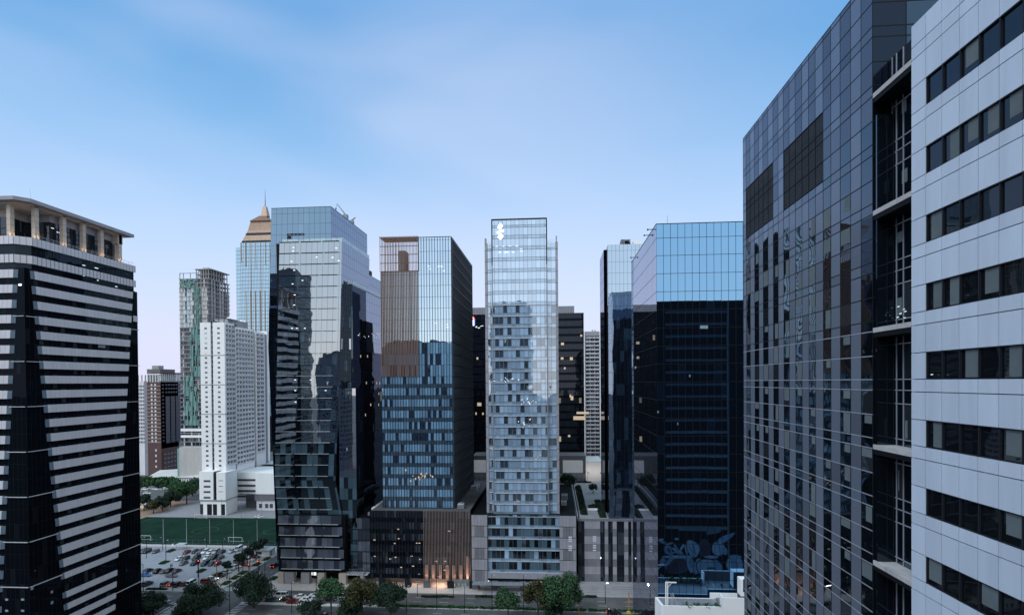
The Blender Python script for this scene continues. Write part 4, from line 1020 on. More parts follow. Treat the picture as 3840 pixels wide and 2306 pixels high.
    for px, py in ((1492, 2020), (1475, 2038), (1560, 2037), (1570, 2037), (1400, 2025), (1490, 1985), (1402, 2086), (1460, 2096), (1480, 2090), (1540, 2086), (1572, 2098), (1680, 1992), (1632, 2105), (1666, 2105), (1672, 2123), (1664, 2138), (1545, 2123), (1500, 2128)):
        q = P(px, py, yp); m.box(q.x, q.x + .8, yp - .035, yp - .02, q.z, q.z + .35, M_warm)
    m.build('lit_window', t)
    m = MB()
    for px, py in ((1640, 1000), (1652, 1000), (1608, 1010), (1605, 1000), (1660, 1017), (1630, 1213), (1672, 1218), (1674, 1228)): q = P(px, py, Y0); m.box(q.x, q.x + .8, Y0 - .06, Y0 - .04, q.z, q.z + .2, M_offl)
    for i in range(14): q = P(random.gauss(1575, 45), random.gauss(1785, 10), Y0); m.box(q.x, q.x + .5, Y0 - .06, Y0 - .04, q.z, q.z + random.uniform(.2, .9), M_warm)
    m.build('ceiling_light', t)
M_lampw2 = mat('shop_lamp', (.8, .8, .8), .4, emit=(.8, 1, .9), estr=1.6)
fin_tower()

# ================================================================== pale glass tower with diamond emblem
def diamond_tower():
    t = thing('office_tower', 'pale blue glass tower with a raised framed bay and white diamond emblem', 'tower', (-12, 222, 0))
    Y0, Y1 = 205.0, 238.0; P = PY
    xl, xr = P(1823, 1500, Y0).x, P(2092, 1500, Y0).x; zt = ZY(1835, 916, Y0); zb = ZY(1900, 1925, 205)
    hull(t, xl, xr, Y0, Y1, 4, zt, M_black, roof=M_roof)
    a0 = ZY(1950, 1187, Y0); h = (ZY(1950, 1187, Y0) - ZY(1950, 1517, Y0)) / 8
    zs = levels(zb, zt, h, a0); Yf = Y0 - 1.3
    bl, br = P(1850, 1500, Yf).x, P(2053, 1500, Yf).x; zbt = ZY(1950, 824, Yf); zbb = ZY(1950, 2124, Yf)
    f1 = VF(xl + .9, Y0, bl, Y0, zb, zt); f2 = VF(br, Y0, xr - .5, Y0, zb, zt)
    zm = ZY(1950, 1150, Y0)
    for f in (f1, f2): curtain(t, f, cols(2), zs, GL_C, sp=GL_CS, spf=.30, mull=M_grey, mw=.10, md=.1, hw=.1, hd=.12, glf=lambda j, i: GL_C if zs[i] > zm else GL_CL)
    fb = VF(bl, Yf, br, Yf, zbb, zbt); zb2 = levels(zbb, zbt, h, a0)
    zcr = ZY(1950, 908, Yf)
    curtain(t, fb, [0, .04] + [.04 + .0767 * k for k in range(1, 13)] + [1], zb2, GL_C, sp=GL_CS, spf=.30, mull=M_grey, mw=.09, md=.14, hw=.1, hd=.16, hm=M_grey, glf=lambda j, i: GL_C if zb2[i] > zm else GL_CL)
    for z in zs:
        if z < zm + 2:
            m = MB()
            for x0, x1, y in ((xl + .9, bl - .02, Y0), (br + .02, xr - .5, Y0), (bl + .1, br - .1, Yf)): m.box(x0, x1, y - .42, y - .0, z - .1, z + .1, M_lgrey)
            m.build('floor_ledge', t)
    # bay sides, frame, crown
    m = MB()
    for x, s in ((bl, -1), (br, 1)): m.box(x - .12 + (.0 if s > 0 else -.06), x + .12, Yf, Y0 + (0 if False else 1), zbb, zbt, GL_CS)
    m.box(bl, br, Yf + .1, Y0 - .01, zbb, zt, M_black); m.build('bay_side', t)
    m = MB(); m.box(bl - .25, bl + .12, Yf - .3, Y0 + 2.5, zcr - 8.2, zbt, M_dark); m.box(br - .12, br + .25, Yf - .3, Y0 + 2.5, zcr - 8.2, zbt, M_dark); m.box(bl - .25, br + .25, Yf - .3, Y0 + 2.5, zbt, zbt + .4, M_dark)
    m.build('crown_frame', t)
    m = MB(); m.box(bl - .25, bl + .1, Yf - .25, Y0, zbb, zcr - 8.2, M_grey); m.box(br - .1, br + .25, Yf - .25, Y0, zbb, zcr - 8.2, M_grey); m.build('bay_frame', t)
    m = MB(); m.box(bl, br, Yf + .1, Y0 + 5, zt, zbt - .05, M_black); m.build('crown_core', t)
    m = MB(); m.quad([(br + .1, Y0 + 5, zt), (bl - .1, Y0 + 5, zt), (bl - .1, Y0 + 5, zbt), (br + .1, Y0 + 5, zbt)], GL_C); m.build('crown_back', t)
    # stone corner piers
    m = MB(); m.box(xl - .05, xl + .9, Y0 - .35, Y0 + 3, 4, zt + .1, M_stone); m.box(xl - .05, xl + .5, Y0 - .35, Y0 + 1, zt + .1, zt + 2.1, M_stone)
    for z in zs[1:]: m.box(xl - .08, xl + .92, Y0 - .38, Y0 - .34, z - .05, z + .05, M_dark)
    m.build('corner_pier', t)
    m = MB(); m.box(xr - .5, xr + .35, Y0 - .35, Y0 + 3, 4, zt + .1, M_stone); m.box(xr - .4, xr + .05, Y0 - .35, Y0 + 1, zt + .1, zt + 2.3, M_stone)
    for z in zs[1:]: m.box(xr - .52, xr + .38, Y0 - .38, Y0 - .34, z - .05, z + .05, M_dark)
    m.build('corner_pier', t)
    for x0, x1 in ((xl + 1, bl - .4), (br + .4, xr - .7)):
        m = MB()
        for k in range(4): x = x0 + (x1 - x0) * k / 3; m.tube((x, Y0 + .6, zt), (x, Y0 + .6, zt + 1.0), .03, M_lgrey, 4)
        m.tube((x0, Y0 + .6, zt + 1.0), (x1, Y0 + .6, zt + 1.0), .03, M_lgrey, 4); m.tube((x0, Y0 + .6, zt + .5), (x1, Y0 + .6, zt + .5), .03, M_lgrey, 4); m.build('railing', t)
    # emblem: four white rounded diamonds
    def dia(cx, cy, hw_, hh_, sk):
        c = P(cx, cy, Yf - .35); s = 2100 / (Yf)  # px per m
        top, bot, lf, rg = Vector((sk, hh_)), Vector((-sk, -hh_)), Vector((-hw_, -hh_ * .12)), Vector((hw_, hh_ * .12))
        P4 = [top, lf, bot, rg]; pts = []
        for i in range(4):
            a, b, c2 = P4[i - 1], P4[i], P4[(i + 1) % 4]; q0 = b + (a - b) * (.10 if i % 2 == 0 else .24); q2 = b + (c2 - b) * (.10 if i % 2 == 0 else .24)
            for k in range(4): tt = k / 3; pts.append(q0 * (1 - tt) ** 2 + b * 2 * tt * (1 - tt) + q2 * tt ** 2)
        for mt, y, gsc in ((M_signw, Yf - .5, 1.0),):
            m = MB(); F3 = [(c.x + p_.x / s * gsc, y, c.z + p_.y / s * gsc) for p_ in pts]; m.quad(F3, mt)
            n = len(F3)
            for i in range(n): a, b = F3[i], F3[(i + 1) % n]; m.quad([a, (a[0], y + .25, a[2]), (b[0], y + .25, b[2]), b], M_grey)
            m.build('emblem', t)
    dia(1875.5, 850.5, 12.5, 13.5, 1.2); dia(1883.5, 866.8, 8, 7, -.6); dia(1869, 871.6, 7.8, 7, .6); dia(1877, 887.8, 12.5, 14, -.5)
    # lights on the top office floors and deeper down
    m = MB()
    for px, py in ((1858, 926), (1882, 925.5), (1908, 924.5), (1932, 924), (1868, 948), (1890, 947.5), (1898, 947), (1919, 947), (1949, 936), (1950, 943)): q = P(px, py, Yf); m.box(q.x, q.x + 1.0, Yf - .08, Yf - .05, q.z, q.z + .2, M_offl)
    rr = random.Random(3)
    for cx, cy, sx, sy, k, mt in ((1985, 1510, 22, 7, 12, M_offl), (1965, 1590, 12, 8, 8, M_offl), (2008, 1718, 8, 5, 8, M_warm), (1945, 1880, 7, 3, 8, M_warm), (1845, 1680, 8, 6, 8, M_warm), (1895, 1425, 20, 4, 12, M_offl)):
        for i in range(k): q = P(rr.gauss(cx, sx), rr.gauss(cy, sy), Yf); m.box(q.x, q.x + rr.uniform(.15, .45), Yf - .2, Yf - .17, q.z, q.z + rr.uniform(.08, .25), mt)
    m.build('ceiling_light', t)
    # podium
    yp = 200.5; xa, xc = P(1768, 2000, yp).x, P(2161, 2000, yp).x; ztp = ZY(1790, 1929, yp); zbp = ZY(1790, 2178, yp)
    xi, xj = P(1828, 2050, yp).x, P(2099, 2050, yp).x
    m = MB(); m.box(xa + .1, xi - .05, yp + .15, 262, zbp, ztp - .15, M_black); m.box(xj + .05, xc - .1, yp + .15, 262, zbp, ztp - .15, M_black); m.box(xi, xj, yp + 1.2, 240, zbp, ztp - .3, M_black); m.box(xi, xj, 236, 262, zbp, ztp - .15, M_roofd); m.build('podium_core', t)
    for x0, x1 in ((xa, xi), (xj, xc)):
        f = VF(x0, yp, x1, yp, zbp, ztp)
        for i in range(6):
            m = MB()
            for j in range(5):
                z0, z1 = i / 6 + .004, (i + 1) / 6 - .004; f.bar(m, j / 5 + .004, (j + 1) / 5 - .004, z0, z1, -.1, .0, M_stone if (j in (0, 4)) or (i % 2) else M_stoned)
            m.build('stone_band', t)
        f.bar(mb0 := MB(), 0, 1, 0, 1, -.14, -.03, M_seam); mb0.build('backing', t)
        m = MB(); s = VF(x1, yp, x1, 262, zbp, ztp); s.bar(m, 0, 1, 0, 1, -.1, 0, M_stoned); m.build('side_wall', t)
    m = MB()
    for py in (2013, 2020, 2028, 2047, 2055, 2062): q = P(2132, py, yp); m.box(q.x, q.x + 1.2, yp - .04, yp - .01, q.z - .2, q.z + .25, M_palew)
    m.build('lit_window', t)
    fp = VF(xi, yp + .8, xj, yp + .8, ZY(1950, 2148, yp), ztp - .1)
    zsp = levels(fp.z0, fp.z1, h, a0)
    curtain(t, fp, cols(17), zsp, GL_CL, sp=GL_CS, spf=.25, mull=M_grey, mw=.05, md=.06, hw=.12, hd=.3, hm=M_lgrey, glf=lambda j, i: GL_A0L if (j + i * 3) % 7 else GL_CL)
    m = MB(); m.box(xi, xj, yp + .2, yp + 1.2, ZY(1950, 2170, yp), fp.z0, M_stone); m.build('fascia', t)
    m = MB(); zc = ZY(1850, 2192, 197.5)
    m.box(P(1772, 2190, 198).x, P(2095, 2190, 198).x, 196.8, 200.2, zc, zc + .25, M_grey)
    for k in range(12): x = P(1795 + k * 24, 2190, 198).x; m.box(x, x + .1, 196.9, 200.1, zc + .25, zc + .4, M_lgrey)
    m.build('canopy', t)
    m = MB(); m.box(xa, xc, 206.5, 216, .15, zbp, M_stone); m.build('lobby_wall', t)
    for x0, x1 in ((1770, 1795), (1843, 1866), (1950, 1972), (2060, 2084), (2140, 2158)):
        m = MB(); a, b = P(x0, 2200, 200).x, P(x1, 2200, 200).x; m.box(a, b, 200.3, 203, .1, zbp, M_concd); m.build('column', t)
    m = MB()
    for x0, x1, mt in ((1803, 1812, M_offl), (1815, 1822, M_offl), (1826, 1834, M_offl), (1990, 2060, M_warm), (1900, 1930, GL_rail)):
        a, b = P(x0, 2200, 206.4).x, P(x1, 2200, 206.4).x; m.box(a, b, 206.4, 206.47, .8, 3.6, mt)
    m.build('shopfront_light', t)
    for x, e in ((1820, 260), (1910, 420), (2010, 700), (2080, 400)):
        ld = bpy.data.lights.new('lobby_light', 'POINT'); ld.energy = e; ld.color = (1, .86, .7); ld.shadow_soft_size = .4
        lo = bpy.data.objects.new('lobby_light', ld); COL.objects.link(lo); lo.parent = t; lo.location = Vector((P(x, 2200, 204).x, 204.3, 4.3)) - t.location
diamond_tower()

# ================================================================== mirror tower right of the roof garden
def mirror_tower():
    t = thing('office_tower', 'mirror glass tower with roof cooling units above a podium of vertical stone strips', 'tower', (30, 222, 0))
    Y0, Y1, P = 205.0, 240.0, PY
    xl = P(2282, 1400, Y0).x; x1 = 60.0; zt = ZY(2285, 918, Y0); zb = ZY(2300, 1945, Y0)
    hull(t, xl, x1, Y0, Y1, 4, zt, M_black, roof=M_roofd)
    h = (ZY(2300, 1024, Y0) - ZY(2300, 1274, Y0)) / 6; a0 = ZY(2300, 1024, Y0)
    d = XY(2311, Y0) - XY(2296.5, Y0); n = round((x1 - xl) / d)
    f = VF(xl, Y0, x1, Y0, zb, zt); curtain(t, f, cols(n), levels(zb, zt, h, a0), GL_F, mull=M_seam, mw=.06, md=.02, hw=.06)
    s = VF(xl, 212, xl, Y0, zb, zt); curtain(t, s, cols(3), levels(zb, zt, h, a0), GL_KS, mull=M_seam, mw=.05, md=.02, hw=.06)
    m = MB(); m.box(xl + .6, xl + 1.4, 212, 214.5, 20, zt - 2.5, M_black); m.build('recess', t)
    zt2 = ZY(2262, 943, 217); xs2 = P(2264, 1400, 217).x
    s = VF(xs2, 232, xs2, 214.5, zb, zt2); curtain(t, s, cols(7), levels(zb, zt2, h, a0), GL_KS, mull=M_seam, mw=.05, md=.02, hw=.06)
    m = MB(); m.box(xs2 + .1, xl + 4, 214.5, 232, 20, zt2 - .1, M_black); m.quad([(xs2, 214.5, 20), (xl + 1, 214.5, 20), (xl + 1, 214.5, zt2), (xs2, 214.5, zt2)], GL_D); m.build('side_wing', t)
    for px, w, hh in ((2329, 3.4, 2.3), (2376, 2.6, 1.7), (2356, .9, 1.1)):
        q = P(px, 905, Y0 + 4); m = MB(); m.box(q.x, q.x + w, Y0 + 4, Y0 + 8, zt, zt + .5 + hh, M_grey if w > 3 else M_white)
        if w > 3:
            m.box(q.x + 1.3, q.x + w - .5, Y0 + 3.94, Y0 + 3.97, zt + .9, zt + hh, M_black)
            for k in range(5): m.box(q.x + .1 + k * .22, q.x + .18 + k * .22, Y0 + 3.95, Y0 + 3.99, zt + .3, zt + hh + .3, M_dark)
        m.build('cooling_unit', t)
    # podium with vertical stone strips
    yp = 204.0; xa = P(2168, 2050, yp).x; ztp = ZY(2250, 1945, yp); zbp = ZY(2250, 2180, yp); x2 = 60.0
    m = MB(); m.box(xa + .1, x2, yp + .5, 282, .5, ztp - .25, M_black); m.build('podium_core', t)
    f = VF(xa, yp + .35, x2, yp + .35, zbp, ztp - .8); curtain(t, f, cols(40), levels(zbp, ztp - .8, 4.1), GL_BP, mull=M_dark, mw=.06, md=.06, hw=.25, hd=.05)
    bx = [2192, 2251, 2268, 2281, 2298, 2313, 2341, 2356, 2368, 2400, 2440, 2460, 2500, 2530]
    for a, b in zip(bx[::2], bx[1::2]):
        m = MB(); xa_, xb_ = P(a, 2050, yp).x, P(b, 2050, yp).x; g = VF(xa_, yp, xb_, yp, zbp, ztp - .8); nn = max(1, round(g.W / 1.4))
        for i in range(nn):
            for k in range(8): g.bar(m, i / nn + .01 / g.W, (i + 1) / nn - .01 / g.W, k / 8 + .001, (k + 1) / 8 - .001, -.3, .12, M_stone if k % 2 else M_stoned)
        m.build('stone_strip', t)
    m = MB(); m.box(xa - .2, x2, yp - .2, yp + .6, ztp - .8, ztp, M_stoned); m.box(xa - .25, xa + .1, yp + .6, 282, ztp - .8, ztp + .7, M_lgrey); m.build('parapet', t)
    m = MB()
    for py in (2011, 2019, 2027, 2044, 2052, 2062): q = P(2223, py, yp); m.box(q.x, q.x + 1.2, yp - .15, yp - .125, q.z - .2, q.z + .25, M_palew)
    m.build('lit_window', t)
    m = MB(); m.box(xa - .2, x2, yp - 4.5, yp + .5, zbp - .6, zbp, M_pave2)
    for k in range(5): m.box(xa - .2, x2, yp - 4.5 - (k + 1) * .35, yp - 4.5 - k * .35, .12, zbp - .6 - k * .5, M_pave2)
    m.build('entrance_deck', t)
mirror_tower()

# ------------------------------------------------------------------ roof gardens
def shrub_mass(name, x0, x1, y0, y1, z, hgt, label, cat, mt=M_leafd, n=600, group=None):
    mb = MB(); rnd = random.Random(int(x0 * 13 + y0))
    for i in range(n):
        x, y = rnd.uniform(x0, x1), rnd.uniform(y0, y1); e = min(1, 3 * min(x - x0, x1 - x, y - y0, y1 - y) / max(.6, min(x1 - x0, y1 - y0)) + .3)
        hz = hgt * e * (.55 + .6 * noise.noise(Vector((x * .5, y * .5, 3)))) ; zz = z + max(.1, rnd.uniform(.2, 1) * hz); s = rnd.uniform(.15, .38)
        a = Vector((rnd.gauss(0, 1), rnd.gauss(0, 1), rnd.gauss(0, 1) + .6)).normalized(); u = a.orthogonal().normalized() * s; w = a.cross(u)
        c = Vector((x, y, zz)); mb.quad([c - u - w, c + u - w * .6, c + u * .7 + w, c - u * .8 + w], mt)
    cx, cy = (x0 + x1) / 2, (y0 + y1) / 2
    mb.box(x0 + .2, x1 - .2, y0 + .2, y1 - .2, z, z + hgt * .25, mt)
    o = mb.build(name, None, loc=(0, 0, 0)); tag(o, label, cat, group); return o
zg = ZY(2168, 1945, 204) + .0
gd = MB(); gd.box(-25, XY(2160, 204) - .2, 238, 262, 22, 24.3, M_pave2); gx0 = XY(2168, 204)
gd.box(gx0 + .3, 60, 240.1, 281, zg - .2, zg + .02, M_pave2); gd.box(gx0 + .3, XY(2282, 205) - .1, 204.7, 240.1, zg - .2, zg + .02, M_pave2)
struct('roof_deck', gd)

# ================================================================== towers behind the middle row
def bulk(t, x0, x1, y0, y1, z0, z1, m, name='core', roof=M_roof, inset=.1): hull(t, x0, x1, y0, y1, z0, z1, m, name, inset, roof)
def dark_rear_tower():
    Y0, Y1, P = 300.0, 335.0, PY
    xa, xb = P(1768, 1400, Y0).x, P(2190, 1400, Y0).x; zt = ZY(2170, 1173, Y0)
    t = thing('office_tower', 'wide dark glass tower with scattered lit windows and a grey screened crown, partly hidden behind the diamond-emblem tower', 'tower', ((xa + xb) / 2, 317, 0))
    t['label'] = 'wide dark tower with scattered lit windows and grey crown, behind the diamond-emblem tower'
    hull(t, xa, xb, Y0, Y1, 0, zt, M_black, roof=M_roofd)
    f = VF(xa, Y0, xb, Y0, 28, zt); curtain(t, f, cols(44), levels(28, zt, 4.1), GL_D, sp=GL_L2, spf=.3, mull=M_dark, mw=.1, md=.1, hw=.12)
    xc = P(2153, 1160, Y0).x; m = MB(); g = VF(xa + .2, Y0 + 1, xc, Y0 + 1, zt, ZY(2100, 1148, Y0 + 1)); g.bar(m, 0, 1, 0, 1, -6, -.05, M_stone)
    for k in range(38): g.bar(m, k / 37 - .0012, k / 37 + .0012, 0, 1, -.05, .12, M_grey)
    m.build('crown_screen', t)
    m = MB()
    rr = random.Random(5)
    for px, py, w, h in ((1787, 1348, 1.0, 1.2), (1790, 1522, 2.2, 1.8), (1783, 1555, .7, 1.4), (1808, 1555, .9, 1.2), (2103, 1348, 1.4, 1.2), (2137, 1350, 1.6, 1.5), (2115, 1385, .8, 1.2), (2140, 1500, 1.4, 2.2), (2104, 1294, 1.5, 1.3), (2162, 1552, 6.5, 1.2), (2150, 1574, 6.4, 2.0), (2136, 1490, .8, 1.6), (2176, 1262, 1, 1), (2130, 1638, 1.2, 1.1)):
        q = P(px, py, Y0); m.box(q.x, q.x + w, Y0 - .14, Y0 - .11, q.z, q.z + h, M_warm)
    m.build('lit_window', t)
    m = MB()
    for px, py in ((1783, 1228), (1792, 1231), (1802, 1224), (1808, 1223), (1786, 1226), (1796, 1230)): q = P(px, py, Y0); m.box(q.x, q.x + .6, Y0 - .14, Y0 - .11, q.z, q.z + .3, M_offl)
    m.build('ceiling_light', t)
    # roof sign on its corner: white bar on blue with a red and salmon cap
    s = thing('lit_sign', 'small lit white and blue vertical sign with a red cap, on the dark rear tower', 'sign', (P(1776, 1220, Y0).x, Y0 - .6, P(1776, 1223, Y0).z))
    def sg(pts, y, mt, nm): m = MB(); m.quad([(P(a, b, Y0).x, Y0 - y, P(a, b, Y0).z) for a, b in pts], mt); m.build(nm, s)
    m = MB(); a, b = P(1769.5, 1222, Y0), P(1783, 1198, Y0); m.box(a.x, b.x, Y0 - .5, Y0 - .12, a.z, b.z, M_signb); m.build('panel', s)
    m = MB(); q0, q1, q2 = P(1769.5, 1198, Y0), P(1783, 1198, Y0), P(1777, 1186, Y0); q3 = P(1770, 1187, Y0)
    m.quad([(q0.x, Y0 - .5, q0.z), (q1.x, Y0 - .5, q1.z), (q2.x, Y0 - .5, q2.z), (q3.x, Y0 - .5, q3.z)], M_signr); m.quad([(q0.x, Y0 - .13, q0.z), (q3.x, Y0 - .13, q3.z), (q2.x, Y0 - .13, q2.z), (q1.x, Y0 - .13, q1.z)], M_signr); m.build('cap', s)
    sg([(1772.8, 1222), (1779, 1222), (1779, 1199), (1772.8, 1199)], .52, M_signw, 'bar'); sg([(1771.8, 1195), (1780, 1197), (1776.5, 1191), (1772, 1188)], .52, M_signo, 'highlight')
dark_rear_tower()

def ribbed_garage():
    Y0, P = 284.0, PY
    xa, xb = P(1772, 1800, Y0).x, P(2197, 1800, Y0).x; zt = ZY(2150, 1757, Y0); zl = ZY(2150, 1775, Y0)
    t = thing('car_park', 'low parking building with close vertical ribs behind the pale glass tower', 'car park', ((xa + xb) / 2, 290, 0))
    m = MB(); m.box(xa, xb, Y0 + .4, 299, 0, zt + 6.5, M_stoned); m.build('wall', t)
    f = VF(xa, Y0, xb, Y0, 12, zl); m = MB()
    n = 90
    for i in range(n): f.bar(m, i / n, (i + .42) / n, 0, 1, -.1, .1, M_lgrey)
    m.build('rib_screen', t); m = MB()
    for k in range(4): f.bar(m, 0, 1, k * .26, k * .26 + .09, -.4, -.15, M_dark)
    f.bar(m, .55, 1, .02 + .12, .2, -.42, -.2, M_white); f.bar(m, .55, 1, .40, .5, -.42, -.2, M_white); f.bar(m, .55, 1, .66, .76, -.42, -.2, M_white); m.build('deck_edge', t)
    m = MB()
    for a, b in ((.0, .12), (.80, .975)): f.bar(m, a, b, 1.02, 1.4, -.42, -.3, M_signp)
    m.build('lit_panel', t)
M_signp = mat('lit_wall', (.5, .5, .52), .6, emit=(.8, .85, .95), estr=.12)
ribbed_garage()
def blank_box():
    Y0 = 290.0; P = PY; xa, xb = P(2192, 1800, Y0).x, P(2258, 1800, Y0).x; zt = ZY(2220, 1732, Y0)
    t = thing('building', 'blank pale windowless block at the back of the roof garden', 'building', ((xa + xb) / 2, 295, 0))
    m = MB(); m.box(xa, xb, Y0, 310, 0, zt, M_white); m.build('wall', t); m = MB(); m.box(xa, xb, Y0, 310, zt + .002, zt + .3, M_whited); m.build('roof', t)
blank_box()

def unit_rows(t, f, z0, z1, h, n, wallm, name='balcony', ac=True, off=0, wd=.55, win=None, rail=M_whited, seed=1):
    rr = random.Random(seed); z = z1 - h
    win = win or GL_dkw
    while z > z0 - .1:
        m = MB()
        for j in range(n):
            a = j / n; w = 1 / n
            f.pane(m, a + w * .12, a + w * .88, f.vz(z + h * .28), f.vz(z + h * .82), win, .03)
            f.bar(m, a + w * .55, a + w * .60, f.vz(z + h * .28), f.vz(z + h * .82), .02, .06, wallm)
            if ac and rr.random() < .75: u = a + w * rr.choice((.15, .4, .65)); f.bar(m, u, u + w * .2, f.vz(z + h * .12), f.vz(z + h * .38), .05, .55, rail)
        f.bar(m, 0.02, .98, f.vz(z - .08), f.vz(z + .10), -.05, wd, rail)
        if ac: f.bar(m, .02, .98, f.vz(z + .1), f.vz(z + .85), wd - .08, wd, M_railm)
        m.build(name, t); z -= h
M_railm = mat('balcony_panel', (.5, .5, .54), .6, var=.15)
M_condog = mat('condo_grey', (.20, .20, .24), .8, var=.15)

def grey_condo():
    Y0 = 400.0; P = PY; xa, xb = P(2191, 1500, Y0).x, P(2256, 1500, Y0).x; zt = ZY(2220, 1243, Y0)
    t = thing('apartment_building', 'slim grey apartment tower with white edges and balconies, in the gap right of the diamond-emblem tower', 'apartment tower', ((xa + xb) / 2, 410, 0))
    t['label'] = 'slim grey apartment tower with white edges, seen in the gap beside the mirror tower'
    m = MB(); m.box(xa, xb + 10, Y0, Y0 + 22, 0, zt - .4, M_condog); m.build('wall', t)
    m = MB(); m.box(xa - .2, xa + .7, Y0 - .9, Y0 + 1, 0, zt, M_whited); m.box(xb - 1.3, xb, Y0 - .9, Y0 + 1, 0, zt, M_white); m.build('corner_pier', t)
    f = VF(xa + 1, Y0, xb - 1.4, Y0, 0, zt); unit_rows(t, f, 18, zt - 2, 2.8, 3, M_condog, wd=.5, rail=M_grey, seed=4)
    m = MB(); m.box(xa + .9, xb - 1.3, Y0 - .5, Y0 + 21, zt - 3.2, zt, M_stone); m.build('parapet', t)
    for px, w in ((2222, 'small palm on the roof of the slim grey apartment tower'), (2231, 'second small palm on the roof of the slim grey apartment tower, nearer the mirror tower')):
        q = P(px, 1240, Y0 + 1); tag(plant(0, q.x, Y0 + 1, zt, 1.6), w, 'palm')
grey_condo()

def white_condo():
    Y0, P = 312.0, PY
    t = thing('apartment_building', 'tall white apartment tower with small square windows on its front and balconies down its side', 'apartment tower', (-190, 330, 0))
    xa, xc = P(755, 1600, Y0).x, P(846, 1600, Y0).x; X = xc; zt = ZY(800, 1209, Y0); zb = ZY(800, 1771, Y0)
    pxs = lambda px: PX(px, 1433, X).y
    y1 = pxs(881); y2, y3 = pxs(886), pxs(953); y4, y5 = pxs(960), pxs(994)
    m = MB(); xg0, xg1 = P(794, 1600, Y0).x, P(802, 1600, Y0).x
    m.box(xa, xg0, Y0, y1, 6, zt, M_white); m.box(xg1, xc, Y0, y1, 6, zt, M_white); m.box(xg0, xg1, Y0 + .9, y1, 6, zt + 1.0, M_dark); m.build('wall', t)
    m = MB(); m.box(xa + 1, xc - .6, y1 - .1, y2 + .2, 6, zt - 1, M_dark); m.build('recess', t)
    m = MB(); m.box(xa + 3, xc - .2, y2, y3, 22, zt - 1.5, M_white); m.build('wall', t)
    m = MB(); m.box(xa + 3, xc - 1.2, y3, y4, 22, zt - 2, M_dark); m.build('recess', t)
    m = MB(); m.box(xa + 3, xc - .1, y4, y5, 22, zt - 2.2, M_white); m.build('wall', t)
    m = MB(); m.box(xa + 3, xc - .3, y5, pxs(1003), 22, zt - 3, M_grey); m.box(xa + 3, xc - .05, pxs(1003), pxs(1010), 22, zt - 1, M_white); m.build('recess', t)
    h = (ZY(800, 1231, Y0) - ZY(800, 1745, Y0)) / 28
    z0 = ZY(800, 1231, Y0)
    for k in range(29):
        for px in (776, 824):
            x = P(px, 1600, Y0).x; z = z0 - k * h
            m = MB(); m.box(x - .8, x + .8, Y0 - .04, Y0 + .0, z - .62, z + .62, M_whited)
            wn = m.build('window', t)
            m = MB(); mt = M_warm if (px == 776 and k == 5) else (GL_rail if k in (1, 2, 3) and px == 776 else GL_dkw)
            for a, b in ((-.7, -.1), (.02, .7)): m.box(x + a, x + b, Y0 - .06, Y0 - .03, z - .52, z + .52, mt)
            m.build('pane', wn)
    m = MB()
    for k in range(1, 58): m.box(xg0, xg1, Y0 + .5, Y0 + .9, zt - k * h / 2 * 1.0 * 1.0 - .18, zt - k * h / 2 + .02, M_whited) if k % 2 else None
    m.build('lobby_slab', t)
    for i in (6, 12, 18, 24):
        m = MB(); z = z0 - (i - .5) * h; m.box(xa - .05, xc + .05, Y0 - .12, Y0 - .02, z - .18, z + .18, M_grey); m.box(xc - .02, xc + .1, Y0 - .1, y1, z - .18, z + .18, M_grey); m.build('string_course', t)
    s = VF(xc, Y0 + 1.2, xc, y1, 6, zt); unit_rows(t, s, zb + 2, zt - .6, h, 3, M_white, rail=M_white, seed=2, win=M_dwin)
    s = VF(xc - .2, y2 + .3, xc - .2, y3 - .2, 22, zt - 1.5); unit_rows(t, s, 26, zt - 2.2, h, 6, M_white, rail=M_white, seed=3, win=M_dwin)
    s = VF(xc - .1, y4 + .8, xc - .1, y5 - .8, 22, zt - 2.2); unit_rows(t, s, 30, zt - 3, h, 2, M_white, rail=M_whited, wd=.8, seed=5, win=M_dwin)
    # roof frame and tanks
    m = MB()
    for x in (xa, xg0, xg1, (xg1 + xc) / 2, xc - .4): m.box(x, x + .35, Y0, Y0 + .4, zt, zt + 2.6, M_concd); m.box(x, x + .35, Y0 + 7, Y0 + 7.4, zt, zt + 2.6, M_concd)
    m.box(xa, xc, Y0, Y0 + .4, zt + 2.2, zt + 2.7, M_concd); m.box(xc - .4, xc, Y0 + .4, y1 + 4, zt + 2.2, zt + 2.7, M_concd); m.build('roof_frame', t)
    m = MB(); m.box(xa + 6, xc - 1, Y0 + 5, y1 + 12, zt, zt + 2.4, M_conc); m.box(xc - 5, xc - .8, y2 + 3, y3 - 5, zt - 1.5, zt + 2.6, M_conc); m.build('plant_room', t)
    for (px, py, r) in ((858, 1195, 1.5), (906, 1200, 1.2), (916, 1199, 1.2)):
        q = PX(px, py, xc - 2); m = MB(); pr = None
        for k in range(5):
            a, b = k / 5 * 1.57, (k + 1) / 5 * 1.57; m.tube((q.x, q.y, zt + 2.4 + r * math.sin(a)), (q.x, q.y, zt + 2.4 + r * math.sin(b)), r * math.cos(a), M_white, 10, max(.02, r * math.cos(b)))
        m.build('dome_tank', t)
    # low block in front and to the side
    Yp = 306.0; xl = P(748, 1850, Yp).x; xr_ = P(846, 1850, Yp).x; zt1 = ZY(800, 1771, Yp)
    m = MB(); m.box(xl, P(800, 1850, Yp).x, Yp, Y0 + 6, 9, ZY(760, 1768, Yp), M_white); m.box(P(812, 1850, Yp).x, xr_, Yp, Y0 + 6, 9, zt1, M_white); m.box(P(800, 1850, Yp).x, P(812, 1850, Yp).x, Yp + .8, Y0 + 6, 9, zt1, M_dark); m.build('podium_wall', t)
